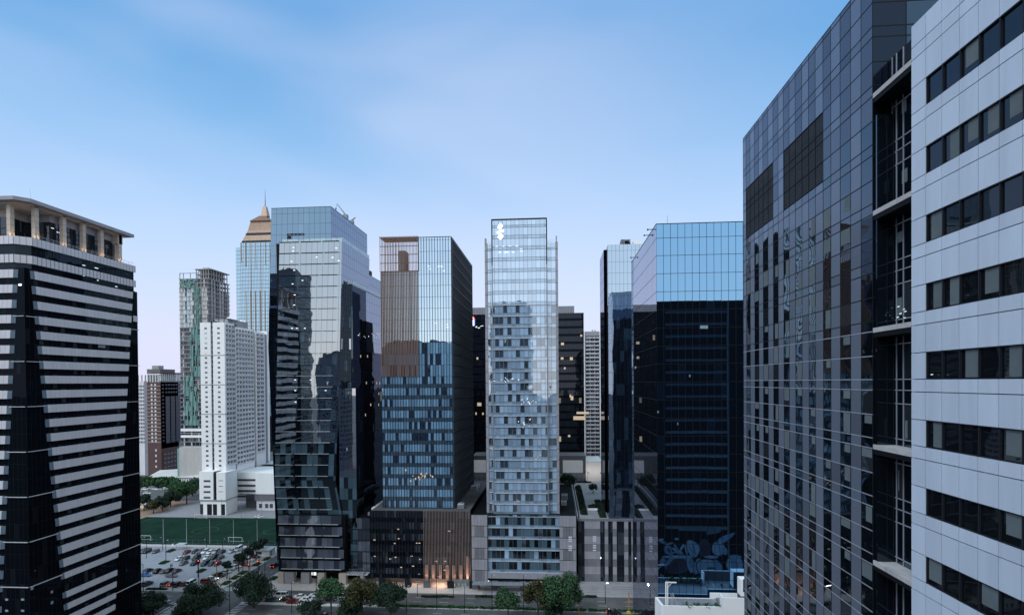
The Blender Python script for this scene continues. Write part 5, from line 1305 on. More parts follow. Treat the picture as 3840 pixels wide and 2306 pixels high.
    for k, py in enumerate((1803, 1824, 1844, 1865)):
        z = ZY(780, py, Yp); m = MB(); m.box(P(764, py, Yp).x, P(789, py, Yp).x, Yp - .05, Yp, z - .55, z + .55, M_dwin); m.build('slot_window', t)
        m = MB(); m.box(P(820, py, Yp).x, P(836, py, Yp).x, Yp - .05, Yp, z + .1, z + .4, M_dwin); m.build('slot_window', t) if k < 3 else None
    m = MB(); m.box(xl - .1, xr_ + .05, Yp - .2, Y0 + 6, 8.5, 9, M_grey); m.build('string_course', t)
    m = MB(); m.box(xl + .3, xr_ - .1, Yp + .4, Y0 + 6, .1, 8.5, M_white); m.build('ground_wall', t)
    for a, b in ((748, 760), (774, 793), (796, 812), (826, 842)): m = MB(); m.box(P(a, 1900, Yp).x + .2, P(b, 1900, Yp).x, Yp + .3, Yp + .38, .3, 6.5, M_dark); m.build('gate', t)
    Yq = 322.0; xe = P(1060, 1850, Yq).x; ztq = ZY(920, 1770, Yq); x0 = P(872, 1850, Yq).x; xm = P(967, 1850, Yq).x
    m = MB(); m.box(xr_ - 2, xm, Yq, 372, 9.5, ztq, M_white); m.box(xm, xe, Yq - 2.5, 368, 8.5, ZY(1000, 1774, Yq - 2.5), M_white); m.box(xr_, xm, Yq + 5, 360, .1, 9.5, M_stoned); m.box(xm + .3, xe, Yq - 2.2, 366, .1, 8.5, M_whited); m.build('podium_wall', t)
    m = MB(); m.box(xm - .5, xe, Yq - 2.8, Yq - 2.5, 6, 9.8, M_stoned); m.build('canopy', t)
    for py in (1799, 1820, 1840, 1860): z = ZY(900, py, Yq); m = MB(); m.box(x0 + .3, xm - .4, Yq - .06, Yq, z - .65, z + .65, M_dwin); m.build('slot_window', t)
    m = MB(); m.box(xr_ - 1, xm, Yq - .6, Yq - .02, 9, 9.6, M_grey); m.build('string_course', t)
    for px in (978, 1001, 1018): m = MB(); x = P(px, 1900, Yq - 2).x; m.box(x - 1, x + 1, Yq - 2.25, Yq - 2.2, 1.5, 4, M_dwin); m.build('window', t)
    m = MB(); a, b = P(946, 1745, 345).x, P(1040, 1745, 345).x; z = ZY(980, 1757, 345)
    m.box(a + 1, b, 346, 366, ztq, z, M_stoned); m.quad([(a, 345, z), (b, 345, z), (b, 366, z + 3.5), (a + 6, 366, z + 3.5)], M_lgrey); m.build('sloped_roof', t)
M_dwin = mat('window_dark', (.05, .055, .075), .3, var=.3, spec=.5)
white_condo()

def unfinished_tower():
    Y0, P = 395.0, PY
    t = thing('unfinished_tower', 'concrete tower under construction, open top floors and green safety net draped down its front', 'tower', (-235, 410, 0))
    xa, xm = P(676, 1400, Y0).x, P(786, 1400, Y0).x; X = xm; yb = PX(866, 1400, X).y; zt = ZY(700, 1045, Y0)
    m = MB(); m.box(xa + .5, xm - .4, Y0 + .8, yb - .4, 14, zt - 8, M_concd); m.build('core', t)
    h = 3.25; z = zt; k = 0
    while z > 20:
        m = MB(); m.box(xa - .15, xm + .15, Y0 - .15, yb + .1, z - .45, z, M_conc); m.build('floor_slab', t)
        if k > 0:
            m = MB(); m.box(xa + .35, xm - .3, Y0 + .62, Y0 + .8, z, z + h - .45, M_concd)
            m.build('rear_partition', t)
            mt = M_stone if k < 12 else M_dwin; m = MB()
            n = 8
            for j in range(n):
                x0 = xa + (xm - xa) * j / n; w = (xm - xa) / n
                if k > 2: m.box(x0 + .15, x0 + w * (.55 if (j + k) % 3 else .9), Y0 + .1, Y0 + .5, z, z + h - .45, GL_rail if (k < 12 and j in (1, 2, 3)) else (M_concl if k < 12 else GL_dkw))
                m.box(x0 + w * .6, x0 + w * .98, Y0 + .3, Y0 + .6, z, z + h - .45, M_dwin if j % 2 else M_concl)
            n = 8
            for j in range(n):
                y0_ = Y0 + (yb - Y0) * j / n; w = (yb - Y0) / n; 
                m.box(xm - .5, xm - .05, y0_ + .1, y0_ + w * .5, z, z + h - .45, M_conc if j % 3 else M_dwin)
            m.build('storey_infill', t)
        z -= h; k += 1
    m = MB()
    for j in range(9):
        x0 = xa + .3 + (xm - xa - .9) * j / 8; m.box(x0, x0 + .4, Y0 + .1, Y0 + .5, zt - 3 * h, zt + (4.2 if j in (0, 1, 3, 5) else 0), M_conc)
    m.box(xa + .3, xa + 14, Y0 + .1, Y0 + .5, zt + 3.8, zt + 4.2, M_conc); m.build('column_row', t)
    m = MB(); a = PY(734, 1020, Y0 + 3).x; m.box(a + 2, xm - 2, Y0 + 5, yb - 5, zt, zt + 7, M_concd)
    for k in range(7): m.box(a + k * 1.9, a + k * 1.9 + .5, Y0 + 3, Y0 + 3.5, zt, zt + 7, M_conc); m.box(xm - .3, xm + .2, Y0 + 3 + k * (yb - Y0 - 7) / 6, Y0 + 3.5 + k * (yb - Y0 - 7) / 6, zt, zt + 7, M_conc)
    m.box(a, xm + .2, Y0 + 3, yb - 3, zt + 3.2, zt + 3.6, M_conc); m.box(a - .5, xm + .6, Y0 + 2.6, yb - 1, zt + 7, zt + 7.6, M_conc); m.box(a + 4, xm - 3, Y0 + 5, yb - 6, zt + 7.6, zt + 8.8, M_conc); m.build('roof_room', t)
    # net: several hanging sheets
    def net(px0, px1, py0, py1, px2, px3):
        m = MB(); n = 14; q = 10
        for i in range(n):
            for j in range(q):
                def pt(i, j):
                    u, v = i / n, j / q; x = (px0 + (px1 - px0) * u) * (1 - v) + (px2 + (px3 - px2) * u) * v; y = py0 + (py1 - py0) * v
                    r = P(x, y, Y0 - .7 - .4 * math.sin(u * 23 + v * 2)); return tuple(r)
                if random.random() < .68: m.quad([pt(i, j + 1), pt(i + 1, j + 1), pt(i + 1, j), pt(i, j)], M_net)
        m.build('safety_net', t)
    net(675, 742, 1045, 1082, 676, 742); net(728, 754, 1078, 1220, 728, 756); net(712, 757, 1215, 1412, 712, 757); net(688, 742, 1412, 1595, 690, 744)
    m = MB(); a, b = P(672, 1700, 388).x, P(772, 1700, 388).x; m.box(a, b, 388, 396, 0, ZY(720, 1677, 388), M_concl)
    m.build('concrete_enclosure', t)
    m = MB(); a = P(664, 1700, 388).x; m.box(a, P(672, 1700, 388).x - .05, 388.2, 395, 4, ZY(720, 1682, 388), M_net); m.build('side_net', t)
    m = MB()
    for py in (1612, 1636): z = ZY(720, py, Y0 - .5); m.box(xa + .2, xm - 1, Y0 - .6, Y0, z - .9, z + .9, M_white)
    m.build('white_band', t)
M_concl = mat('concrete_light', (.42, .41, .41), .85, var=.2, scale=.2, stretch=(1, 1, .3))
unfinished_tower()

def gold_tower():
    Y0, P = 600.0, PY
    t = thing('office_tower', 'distant blue glass tower with golden pyramid roof and tall spire', 'tower', (-340, 620, 0))
    xa, xs, xb = P(879, 1100, Y0).x, P(904, 1100, Y0).x, P(1030, 1100, Y0).x; zt = ZY(950, 910, Y0); zs_ = ZY(890, 918, Y0)
    m = MB(); m.box(xs + .5, xb, Y0 + .5, Y0 + 36, 0, zt - .2, M_black); m.box(xa + .3, xs + .5, Y0 + 4.4, Y0 + 30, 0, zs_ - 3, M_black); m.build('core', t)
    f = VF(xs, Y0, xb, Y0, 40, zt); zz = levels(40, zt, 4.2)
    curtain(t, f, cols(22), zz, GL_G, mull=M_grey, mw=.28, md=.2, hw=.7, hd=.05, hm=M_grey)
    f = VF(xa, Y0 + 4, xs, Y0 + 4, 40, zs_ - 2); curtain(t, f, cols(5), levels(40, zs_ - 2, 4.2), GL_G, mull=M_grey, mw=.15, md=.1, hw=.6, hd=.05)
    m = MB(); m.box(xs - 1.5, xs - .1, Y0 + 3.6, Y0 + 6, 60, zs_ + 3, GL_G); m.build('corner_fin', t)
    m = MB()
    for px, py in ((904, 985), (922, 1000), (941, 1240), (959, 1010), (977, 1240), (995, 995), (1012, 1000)): x = P(px, 950, Y0).x; m.box(x - .2, x + .2, Y0 - .6, Y0 - .1, ZY(px, py, Y0), zt + .5, M_gold)
    for px in (923, 941, 959, 977, 995): x = P(px, 1200, Y0).x; m.box(x - .2, x + .2, Y0 - .6, Y0 - .1, 60, ZY(px, 1090, Y0), M_gold)
    m.build('gold_fin', t)
    # roof frustum in bands
    cx = P(990, 900, Y0 + 18).x; hw0 = cx - P(904, 905, Y0).x
    def ring(py, px): 
        w = cx - P(px, py, Y0 + 6).x; return w, ZY(px, py, Y0 + 6)
    prof = [(912, 905, M_grey), (903, 907, M_dark), (887, 913, M_gold), (882, 916, M_gold), (872, 919, M_dark), (861, 923, M_gold), (826, 930, M_gold)]
    rs = [ring(py, px) + (mt,) for py, px, mt in prof]
    m = MB()
    for (w0, z0, m0), (w1, z1, m1) in zip(rs, rs[1:]):
        c0, c1 = w0, w1; cy = Y0 + 18; d0, d1 = min(18, w0 * .6) , min(18, w0 * .6) * (w1 / w0)
        a = [(cx - w0, cy - d0, z0), (cx + w0, cy - d0, z0), (cx + w0, cy + d0, z0), (cx - w0, cy + d0, z0)]; b = [(cx - w1, cy - d1, z1), (cx + w1, cy - d1, z1), (cx + w1, cy + d1, z1), (cx - w1, cy + d1, z1)]
        m.hexa(a + b, m1 if m1 is M_gold else m1)
        if m1 is M_gold:
            for k in range(1, 24):
                u = k / 24; x0 = cx - w0 + 2 * w0 * u; x1 = cx - w1 + 2 * w1 * u; m.hexa([(x0 - .12, cy - d0 - .15, z0), (x0 + .12, cy - d0 - .15, z0), (x0 + .12, cy - d0 + .1, z0), (x0 - .12, cy - d0 + .1, z0), (x1 - .12, cy - d1 - .15, z1), (x1 + .12, cy - d1 - .15, z1), (x1 + .12, cy - d1 + .1, z1), (x1 - .12, cy - d1 + .1, z1)], M_fin)
    w, z, _ = rs[-1]; zc = ZY(992, 812, Y0 + 18); m.hexa([(cx - w, Y0 + 18 - 9, z), (cx + w, Y0 + 18 - 9, z), (cx + w, Y0 + 27, z), (cx - w, Y0 + 27, z), (cx - w * .3, Y0 + 15, zc), (cx + w * .3, Y0 + 15, zc), (cx + w * .3, Y0 + 21, zc), (cx - w * .3, Y0 + 21, zc)], M_fin)
    m.build('roof', t)
    cx = P(995, 800, Y0 + 18).x; z0, z1, z2 = ZY(995, 814, Y0 + 18), ZY(995, 776, Y0 + 18), ZY(995, 712, Y0 + 18); m = MB()
    m.hexa([(cx - 3.8, Y0 + 14.2, z0), (cx + 3.8, Y0 + 14.2, z0), (cx + 3.8, Y0 + 21.8, z0), (cx - 3.8, Y0 + 21.8, z0), (cx - 1.7, Y0 + 16.3, z1), (cx + 1.7, Y0 + 16.3, z1), (cx + 1.7, Y0 + 19.7, z1), (cx - 1.7, Y0 + 19.7, z1)], M_gold); m.build('lantern', t)
    m = MB(); m.tube((cx, Y0 + 18, z1), (cx, Y0 + 18, z2), .55, M_fin, 6, .12); m.build('spire', t)
gold_tower()

def brown_block():
    Y0, P = 440.0, PY
    t = thing('apartment_building', 'brown and grey apartment block with a row of roof columns, beyond the tree-lined car park', 'apartment block', (-320, 455, 0))
    xa, xm, xb = P(505, 1500, Y0).x, P(552, 1500, Y0).x, P(602, 1500, Y0).x; X = xb; ye = PX(682, 1500, X).y; zt = ZY(580, 1428, Y0); h = 3.1
    m = MB(); m.box(xa - 12, xm, Y0 + 1.5, Y0 + 14, 0, zt - .5, M_whited); m.box(xm, xb, Y0, Y0 + 22, 0, zt - 1, M_brick); m.box(xb - 3, xb, Y0 + .3, ye, 22, zt, M_condog); m.box(xb - 8, xb + .5, Y0 + 2, ye, 0, 20, M_brick); m.build('wall', t)
    m = MB(); m.box(xm - 3, xm, Y0 + .4, Y0 + 5, 0, zt, M_condog); m.build('pier', t)
    f = VF(xa - 12, Y0 + 1.5, xm - 3, Y0 + 1.5, 0, zt); unit_rows(t, f, 24, zt - 3, h, 9, M_whited, name='window_row', ac=False, wd=.15, win=M_dwin)
    f = VF(xm, Y0, xb, Y0, 0, zt); z = zt - 4
    while z > 26:
        m = MB()
        for u in (.28, .55): f.pane(m, u, u + .12, f.vz(z), f.vz(z + 1.5), M_whited, .05)
        f.bar(m, 0, 1, f.vz(z - .5), f.vz(z - .15), 0, .15, M_tan); m.build('window_row', t); z -= h
    z = 20
    while z > 2: m = MB(); f.pane(m, .55, .66, f.vz(z), f.vz(z + 1.8), M_whited, .05); m.build('window_row', t); z -= 4.5
    s = VF(xb, Y0 + .3, xb, ye, 0, zt); m = MB()
    for a in (.22, .46, .70): s.pane(m, a, a + .19, s.vz(26), s.vz(zt - 13), M_dwin, .06)
    m.build('window_column', t)
    z = zt - 4
    while z > 26:
        m = MB()
        for a in (.06, .88, .22, .34, .46, .58, .70, .82):
            if a in (.06, .88) or z > zt - 13: s.pane(m, a, a + .08, s.vz(z), s.vz(z + 1.3), M_dwin, .07)
        s.bar(m, .2, .9, s.vz(z - .2), s.vz(z), .06, .14, M_concd) if z < zt - 13 else None
        m.build('window_row', t); z -= h
    g = VF(xb + .5, Y0 + 2, xb + .5, ye, 0, 20); z = 16
    while z > 1:
        m = MB()
        for j in range(6): g.pane(m, j / 6 + .03, j / 6 + .13, g.vz(z), g.vz(z + 2.2), M_dwin, .05); g.bar(m, j / 6 + .03, j / 6 + .13, g.vz(z + 1.0), g.vz(z + 1.2), .05, .08, M_whited)
        m.build('window_row', t); z -= 3.6
    m = MB(); s2 = VF(xb, Y0 + .3, xb, ye, zt, zt + 6)
    for k in range(12): y = Y0 + .5 + (ye - Y0 - 1) * k / 11; m.box(xb - 1, xb - .1, y, y + .8, zt, zt + 6, M_whited)
    for k in range(5): x = xm + (xb - xm) * k / 5; m.box(x, x + .7, Y0 + .1, Y0 + 1, zt - 1, zt + 6, M_whited)
    for k in range(6): x = xa - 8 + (xm - xa + 8) * k / 6; m.box(x, x + .6, Y0 + 1.6, Y0 + 2.4, zt - .5, zt + 5, M_tan)
    m.build('roof_column', t)
    m = MB(); m.box(xb - 8, xb + .3, Y0, ye, zt + 6, zt + 7, M_brick); m.box(xm, xb, Y0, Y0 + 3, zt + 5, zt + 6, M_whited); m.build('roof_beam', t)
    m = MB(); m.box(xm - 6, xb - 6, Y0 + 8, ye, zt - 1, zt + 10, M_concd); m.box(xm - 3, xm + 3, Y0 + 10, Y0 + 16, zt + 10, zt + 13, M_conc); m.build('plant_room', t)
brown_block()
def far_shed():
    P = PY; t = thing('shed', 'long low shed with a pale sloping metal roof at the foot of the unfinished tower', 'shed', (-285, 400, 0))
    a, b = G(548, 1790, 6), G(762, 1790, 9); c, d = G(762, 1752, 12), G(600, 1762, 9)
    m = MB(); m.quad([tuple(a), tuple(b), tuple(c), tuple(d)], M_roofw); m.quad([(p.x, p.y, p.z - .3) for p in (a, d, c, b)], M_roofw); m.build('roof', t)
    m = MB()
    for i in range(26):
        k = i / 26; p0 = a.lerp(b, k); p1 = a.lerp(b, (i + .6) / 26); m.quad([(p0.x, p0.y + .5, 0), (p1.x, p1.y + .5, 0), (p1.x, p1.y + .5, p1.z - .5), (p0.x, p0.y + .5, p0.z - .5)], M_whited)
    m.quad([(b.x, b.y + .6, 0), (c.x, c.y, 0), (c.x, c.y, c.z - .4), (b.x, b.y + .6, b.z - .4)], M_whited)
    m.build('wall', t)
M_roofw = mat('metal_roof', (.55, .54, .53), .6, var=.12, scale=.1)
far_shed()

# ================================================================== towers on the viewer's side of the street (mirrored in the facades)
def mirrored(label, x0, x1, y0, y1, z1, h=4.0, n=14, wall=M_stoned, g=GL_A0L):
    t = thing('office_tower', label, 'tower', ((x0 + x1) / 2, (y0 + y1) / 2, 0))
    m = MB(); m.box(x0, x1, y0, y1, 0, z1, wall); m.build('wall', t)
    f = VF(x1, y1, x0, y1, 0, z1); z = z1 - 2 - h
    while z > 6:
        m = MB()
        for j in range(n): f.pane(m, j / n + .012, (j + 1) / n - .012, f.vz(z + .9), f.vz(z + h - .5), g, .05)
        m.build('window_row', t); z -= h
    f = VF(x1, y0, x1, y1, 0, z1); z = z1 - 2 - h
    while z > 6: m = MB(); [f.pane(m, j / 8 + .012, (j + 1) / 8 - .012, f.vz(z + .9), f.vz(z + h - .5), g, .05) for j in range(8)]; m.build('window_row', t); z -= h
    m = MB(); m.box(x0 + 3, x1 - 4, y0 + 4, y1 - 4, z1, z1 + 4, M_concd); m.build('plant_room', t)
mirrored('dark tower mirrored as the tall shape in the pale glass tower front', -54, -20, -95, -60, 138)
mirrored('office block mirrored low across the bronze-finned tower glass', -150, -64, -100, -62, 107, n=30)
mirrored('slim tower mirrored at the left edge of the leaning tower front', -264, -224, -92, -62, 172, n=16)
mirrored('low block mirrored near the middle of the leaning tower front', -206, -182, -80, -64, 98, n=14)

# ================================================================== trees and planting
def tree(name, label, x, y, z0, ht, rx, rz=None, mt=M_leaf, n=2200, group=None, leaf=.42, dens=1.0, seed=None, cat='tree', lean=0):
    rnd = random.Random(seed if seed is not None else int(abs(x) * 31 + y * 17)); rz = rz or rx * .85
    t = thing(name, label, cat, (x, y, z0), group)
    cz = ht - rz
    m = MB(); top = Vector((lean, 0, cz * .75)); r = .05 * rx + .1
    m.tube((0, 0, -.05), tuple(top * .5 + Vector((.1, 0, 0))), r, M_bark, 7, r * .8); m.tube(tuple(top * .5 + Vector((.1, 0, 0))), tuple(top), r * .8, M_bark, 7, r * .55)
    cl = []
    for i in range(max(8, int(13 * dens))):
        a = rnd.uniform(0, 6.28); e = rnd.uniform(-.35, 1.35); q = rnd.uniform(.45, .78)
        c = Vector((lean + rx * q * math.cos(a) * math.cos(e), rx * q * math.sin(a) * math.cos(e), cz + rz * q * math.sin(e))); cl.append((c, rnd.uniform(.30, .50) * rx))
        if i < 7: m.tube(tuple(top), tuple(c), r * .4, M_bark, 5, r * .12)
    m.build('trunk', t, loc=(0, 0, 0))
    m = MB()
    n = int(n * 1.9); leaf *= .72
    for i in range(n):
        c, rr = rnd.choice(cl); d = Vector((rnd.gauss(0, 1), rnd.gauss(0, 1), rnd.gauss(0, 1))).normalized(); q = rnd.random() ** .45
        p = c + d * rr * q; p.z = max(p.z, cz - rz * .9)
        nrm = (d + Vector((rnd.gauss(0, .6), rnd.gauss(0, .6), rnd.gauss(0, .6) + .4))).normalized(); s = leaf * rnd.uniform(.55, 1.1)
        u = nrm.orthogonal().normalized() * s; w = nrm.cross(u)
        m.quad([p - u - w * .6, p + u * .6 - w, p + u + w * .7, p - u * .5 + w], mt)
    m.build('crown', t, loc=(0, 0, 0))
    return t
GT = 'street trees along the near side of the avenue'
def st(px, py, r, ht, mt, label, n=2600, Y=None, rz=None, dens=1.2, leaf=.40, seed=None):
    Y = Y or 174.0; s = 2100 / Y; r *= 1.2; rr = r / s; q = PY(px, py, Y)
    rzz = rz / s if rz else rr * .85
    tree('tree', label, q.x, Y, .1, q.z + rzz, rr, rzz, mt, n, GT, leaf=leaf, dens=dens, seed=seed)
st(575, 2258, 42, 9, M_leafd, 'dark round tree at the foot of the striped tower, leftmost on the avenue', 2200)
st(752, 2246, 74, 11, M_leafd, 'large dark tree spreading in front of the zebra crossing below the parking lot', 3600)
st(704, 2292, 42, 6, M_leafd, 'lower dark tree tucked against the left side of the large crossing tree', 1800, Y=172.6)
st(950, 2222, 74, 11, M_leafd, 'wide dark tree standing alone on the corner left of the leaning tower', 3600, Y=180)
st(1158, 2282, 44, 5, M_leafd, 'thin dark tree with a low sparse crown in front of the leaning tower cars', 900, rz=22, dens=.8)
st(1240, 2214, 48, 11, M_leafb, 'bright green tree in front of the leaning tower podium, left of the olive tree', 2200)
st(1356, 2238, 68, 11, M_leafo, 'big olive brown tree between the bright green tree and a dark round tree', 3600)
st(1462, 2246, 64, 11, M_leafd, 'dark green round tree beside the olive tree, below the bronze-finned podium', 3200)
st(1312, 2290, 46, 6, M_leafd, 'low dark tree filling the space under the olive tree', 1500, Y=172.6)
st(1904, 2250, 42, 9, M_leafb, 'small light green tree standing before the pale glass tower entrance', 1500, dens=1.0)
st(2016, 2234, 52, 11, M_leafo, 'loose olive tree leaning against the big dark green tree', 1900, dens=1.0)
st(2104, 2228, 76, 12, M_leafb, 'largest leafy green tree, at the right corner of the pale tower podium', 4000, seed=44)
st(2066, 2292, 44, 6, M_leafd, 'low dark tree at the foot of the largest leafy green tree', 1300, Y=172.6)
# sidewalk trees of the parking lot
for i, (x, y, r, h, lab) in enumerate(((-126.4, 206, 2.2, 6.6, 'slim sidewalk tree nearest the avenue beside the parking lot'), (-126.4, 214, 3.2, 7.0, 'dark sidewalk tree with a flat crown over the red parked cars'), (-126.8, 221, 3.4, 7.2, 'dark sidewalk tree in the middle of the row beside the parking lot'), (-127.5, 229, 3.4, 7.2, 'dark sidewalk tree reaching over the parked silver cars'), (-128.0, 236, 3.0, 7.0, 'dark sidewalk tree closest to the white kiosk'))):
    tree('tree', lab, x, y, .1, h, r, r * .55, M_leafd, 1100, 'sidewalk trees beside the parking lot', leaf=.34, dens=.9)
for i, (px, py, lab) in enumerate(((848, 2188, 'low oval hedge on the sidewalk, nearest the red traffic light'), (880, 2167, 'low oval hedge on the sidewalk, second from the traffic light'), (909, 2149, 'low oval hedge under the twin red lights by the parking lot'), (962, 2118, 'low oval hedge on the sidewalk below the kiosk'), (1000, 2097, 'low oval hedge on the sidewalk farthest from the avenue'), (1025, 2170, 'low oval hedge at the corner of the leaning tower plaza'), (615, 2110, 'clipped dark hedge island in the middle of the parking lot'), (755, 2141, 'clipped dark hedge island near the front of the parking lot'), (640, 2066, 'small green hedge island below the field fence'))):
    q = G(px, py); shrub_mass('hedge', q.x - 1.1, q.x + 1.1, q.y - 1.8, q.y + 1.9, .15, .6, lab, 'hedge', M_leaf, 260, 'low oval hedges by the parking lot')
for i, (x0, x1, lab) in enumerate(((-300, -137, 'dark planting strip in the pavement in front of the parking lot'),)):
    shrub_mass('hedge', -150, -142, 193.4, 194.8, .15, .7, lab, 'hedge', M_leafd, 260)
for x0, x1, lab in ((-60, -26, 'trimmed green hedge on the median, left part below the bronze-finned podium'), (-25.5, 10, 'trimmed green hedge on the median below the pale glass tower'), (10.5, 60, 'trimmed green hedge on the median toward the mirror-blue tower')):
    shrub_mass('hedge', x0, x1, 183.15, 184.5, .15, .8, lab, 'hedge', M_leaf, 1500, 'hedges along the avenue median')
for px, w, lab in ((1612, 6, 'low planter shrub on the plaza under the lit orange fins'), (1668, 6, 'low planter shrub between the plaza lamps by the glass shop'), (1816, 6, 'grey edged planter shrub before the pale tower canopy'), (2085, 3, 'low planter shrub right of the largest tree'), (2215, 4, 'low planter shrub at the kerb in front of the stone strip podium'), (1440, 4, 'low planter shrub near the dark columns of the finned podium')):
    q = G(px, 2238); shrub_mass('planter_shrub', q.x - w / 2, q.x + w / 2, q.y - .5, q.y + .6, .15, .6, lab, 'shrub', M_leafd, 220, 'planters along the plaza kerb')
# trees beyond the field
FT = 'trees beyond the sports field'
for px, py, r, h, mt, lab in ((700, 1880, 48, 0, M_leaf, 'broad green tree left of the white apartment tower base'), (662, 1868, 42, 0, M_leaf, 'green tree in the middle of the clump beyond the field'), (640, 1890, 34, 0, M_leafd, 'darker tree at the front of the clump beyond the field'), (722, 1850, 36, 0, M_leafb, 'paler tree at the top right of the clump beyond the field'), (610, 1905, 30, 0, M_leafd, 'dark tree at the left end of the clump beyond the field'), (540, 1905, 34, 0, M_leafd, 'dark tree beside the lit street beyond the field'), (575, 1915, 30, 0, M_leafo, 'brownish tree beside the lit street beyond the field')):
    Y = 348 if py < 1895 else 335; q = G(px, py + 10); s = 2100 / q.y
    tree('tree', lab, q.x, q.y, .05, r / s * 1.9, r / s, None, mt, 1500, FT, leaf=.6)
for i, px in enumerate(range(520, 668, 21)):
    q = G(px, 1828); tree('tree', 'low green tree, %s from the striped tower in the row before the long shed' % ['first', 'second', 'third', 'fourth', 'fifth', 'sixth', 'seventh', 'eighth'][i], q.x, q.y, .05, 7.5, 5.5, 3.6, M_leaf, 700, 'tree row before the long shed', leaf=.8)
# planting on roof gardens
zr1 = zg + .02
shrub_mass('roof_hedge', gx0 + 1.0, gx0 + 3.4, 210, 266, zr1, 1.6, 'long dark hedge along the left parapet of the roof garden', 'hedge', M_leafd, 2600)
shrub_mass('roof_hedge', 16.2, 18.6, 206, 236, zr1, 1.3, 'dark hedge at the foot of the mirror tower on the roof garden', 'hedge', M_leafd, 1000)
q = G(2225, 1905, zg); shrub_mass('roof_shrub', q.x - 1.7, q.x + 1.5, q.y - 2, q.y + 4, zr1, 1.5, 'round shrub planter in the middle of the roof garden', 'shrub', M_leafd, 420)
m = MB(); m.box(q.x - 2.4, q.x + 2.2, q.y - 3.6, q.y - 2.2, zr1, zr1 + .5, M_white); tag(m.build('planter_bench'), 'pale stone bench at the front of the round roof garden planter', 'bench')
q = G(2224, 1848, zg); tree('roof_tree', 'small round tree before the blank pale block on the roof garden', q.x, q.y, zr1, 4.2, 2.1, 1.7, M_leafd, 700, leaf=.3)
shrub_mass('roof_hedge', 10.5, 17.5, 277, 279, zr1, .8, 'low clipped hedge across the far end of the roof garden', 'hedge', M_leafd, 420)
shrub_mass('roof_hedge', 0.9, 6.8, 239, 250, 24.3, 1.8, 'dense dark planting right of the pale glass tower base', 'hedge', M_leafd, 1300)
q = PY(2128, 1815, 262); tree('roof_tree', 'dark tree beside the ribbed car park, right of the pale tower', q.x, 262, 22, q.z - 22 + 5, 4.2, 4.2, M_leafd, 1100, leaf=.4)
shrub_mass('roof_hedge', -37, -27.5, 215, 232, 24.3, 1.9, 'dark planting on the podium roof between the finned and pale towers', 'hedge', M_leaf, 1600)
shrub_mass('roof_hedge', -35, -29, 250, 268, 24.3, 2.6, 'dark bushes on the podium roof farther behind the finned tower', 'hedge', M_leafd, 1300)
for px, lab in ((2203, 'lit black garden lamp left of the small roof tree'), (2257, 'lit black garden lamp right of the small roof tree')):
    q = PY(px, 1845, 283); t = thing('garden_lamp', lab, 'lamp', (q.x, 283, zg), 'lamps in the roof garden'); m = MB(); m.tube((q.x, 283, zg), (q.x, 283, zg + 4.6), .07, M_black, 5); m.build('pole', t)
    m = MB(); m.tube((q.x, 283, zg + 4.2), (q.x + (.7 if px < 2230 else -.7), 283, zg + 4.2), .05, M_black, 4); m.tube((q.x + (.7 if px < 2230 else -.7), 283, zg + 4.15), (q.x + (.7 if px < 2230 else -.7), 283, zg + 3.6), .05, M_black, 6, .25); m.build('lamp_head', t)
    ld = bpy.data.lights.new('lamp', 'POINT'); ld.energy = 260; ld.color = (1, .88, .8); ld.shadow_soft_size = .3; lo = bpy.data.objects.new('lamp', ld); COL.objects.link(lo); lo.parent = t; lo.location = (.7 if px < 2230 else -.7, 2.2, 3.4)
# paving strips and rails between finned tower and leaning tower
m = MB(); a, b = PY(1345, 1935, 206).x, PY(1395, 1935, 206).x
m.box(-71, -64.6, 207, 262, 25.0, 26.0, M_pave2); o = m.build('roof_deck'); o['kind'] = 'structure'
m = MB()
for k in range(10): m.box(-70.5, -68.5, 210 + k * 5, 213.5 + k * 5, 26.0, 27.2, M_white)
t = thing('skylight_row', 'row of white skylights on the roof between the leaning and finned towers', 'skylights', (-69.5, 235, 26)); m.build('skylight', t)
shrub_mass('roof_hedge', -67.6, -66, 209, 258, 26.0, 1.0, 'narrow hedge beside the white skylights', 'hedge', M_leafd, 500)

# ================================================================== vehicles
PAINT = {}
def paint(n, c): PAINT[n] = mat('paint_' + n, c, .32, .1, var=.04, spec=.5)
for n_, c_ in (('white', (.72, .73, .75)), ('silver', (.38, .40, .43)), ('grey', (.13, .14, .16)), ('black', (.012, .013, .016)), ('blue', (.03, .12, .32)), ('navy', (.02, .03, .06)), ('red', (.17, .015, .012)), ('maroon', (.11, .02, .025))): paint(n_, c_)
M_tyre = mat('tyre', (.012, .012, .013), .8); M_rim = mat('rim', (.35, .36, .38), .4, .5); M_hl = mat('headlight', (.6, .62, .65), .2, spec=.8); M_tl = mat('taillight', (.25, .01, .01), .3)
M_tlon = mat('taillight_on', (.6, .02, .01), .3, emit=(1, .05, .02), estr=2.5); M_hlon = mat('headlight_on', (.8, .8, .7), .3, emit=(1, .95, .8), estr=5)
TYPES = {  # side profile (x, z) of lower body, greenhouse (x0,x1 at belt; x0,x1 at roof), belt z, roof z, length, width
    'sedan': dict(L=4.5, W=1.76, belt=.92, roof=1.44, g=(-1.75, 1.05, -1.05, .35), hood=.82, tr=.95),
    'suv': dict(L=4.6, W=1.86, belt=1.05, roof=1.74, g=(-2.15, 1.0, -1.9, .35), hood=.98, tr=1.05),
    'hatchback': dict(L=3.9, W=1.7, belt=.95, roof=1.5, g=(-1.85, 1.05, -1.45, .3), hood=.86, tr=.98),
    'van': dict(L=4.9, W=1.85, belt=1.15, roof=2.05, g=(-2.38, 1.95, -2.3, 1.15), hood=1.1, tr=1.15),
    'pickup': dict(L=5.2, W=1.88, belt=1.05, roof=1.74, g=(-.9, 1.15, -.7, .55), hood=1.0, tr=1.02)}
cache = {}
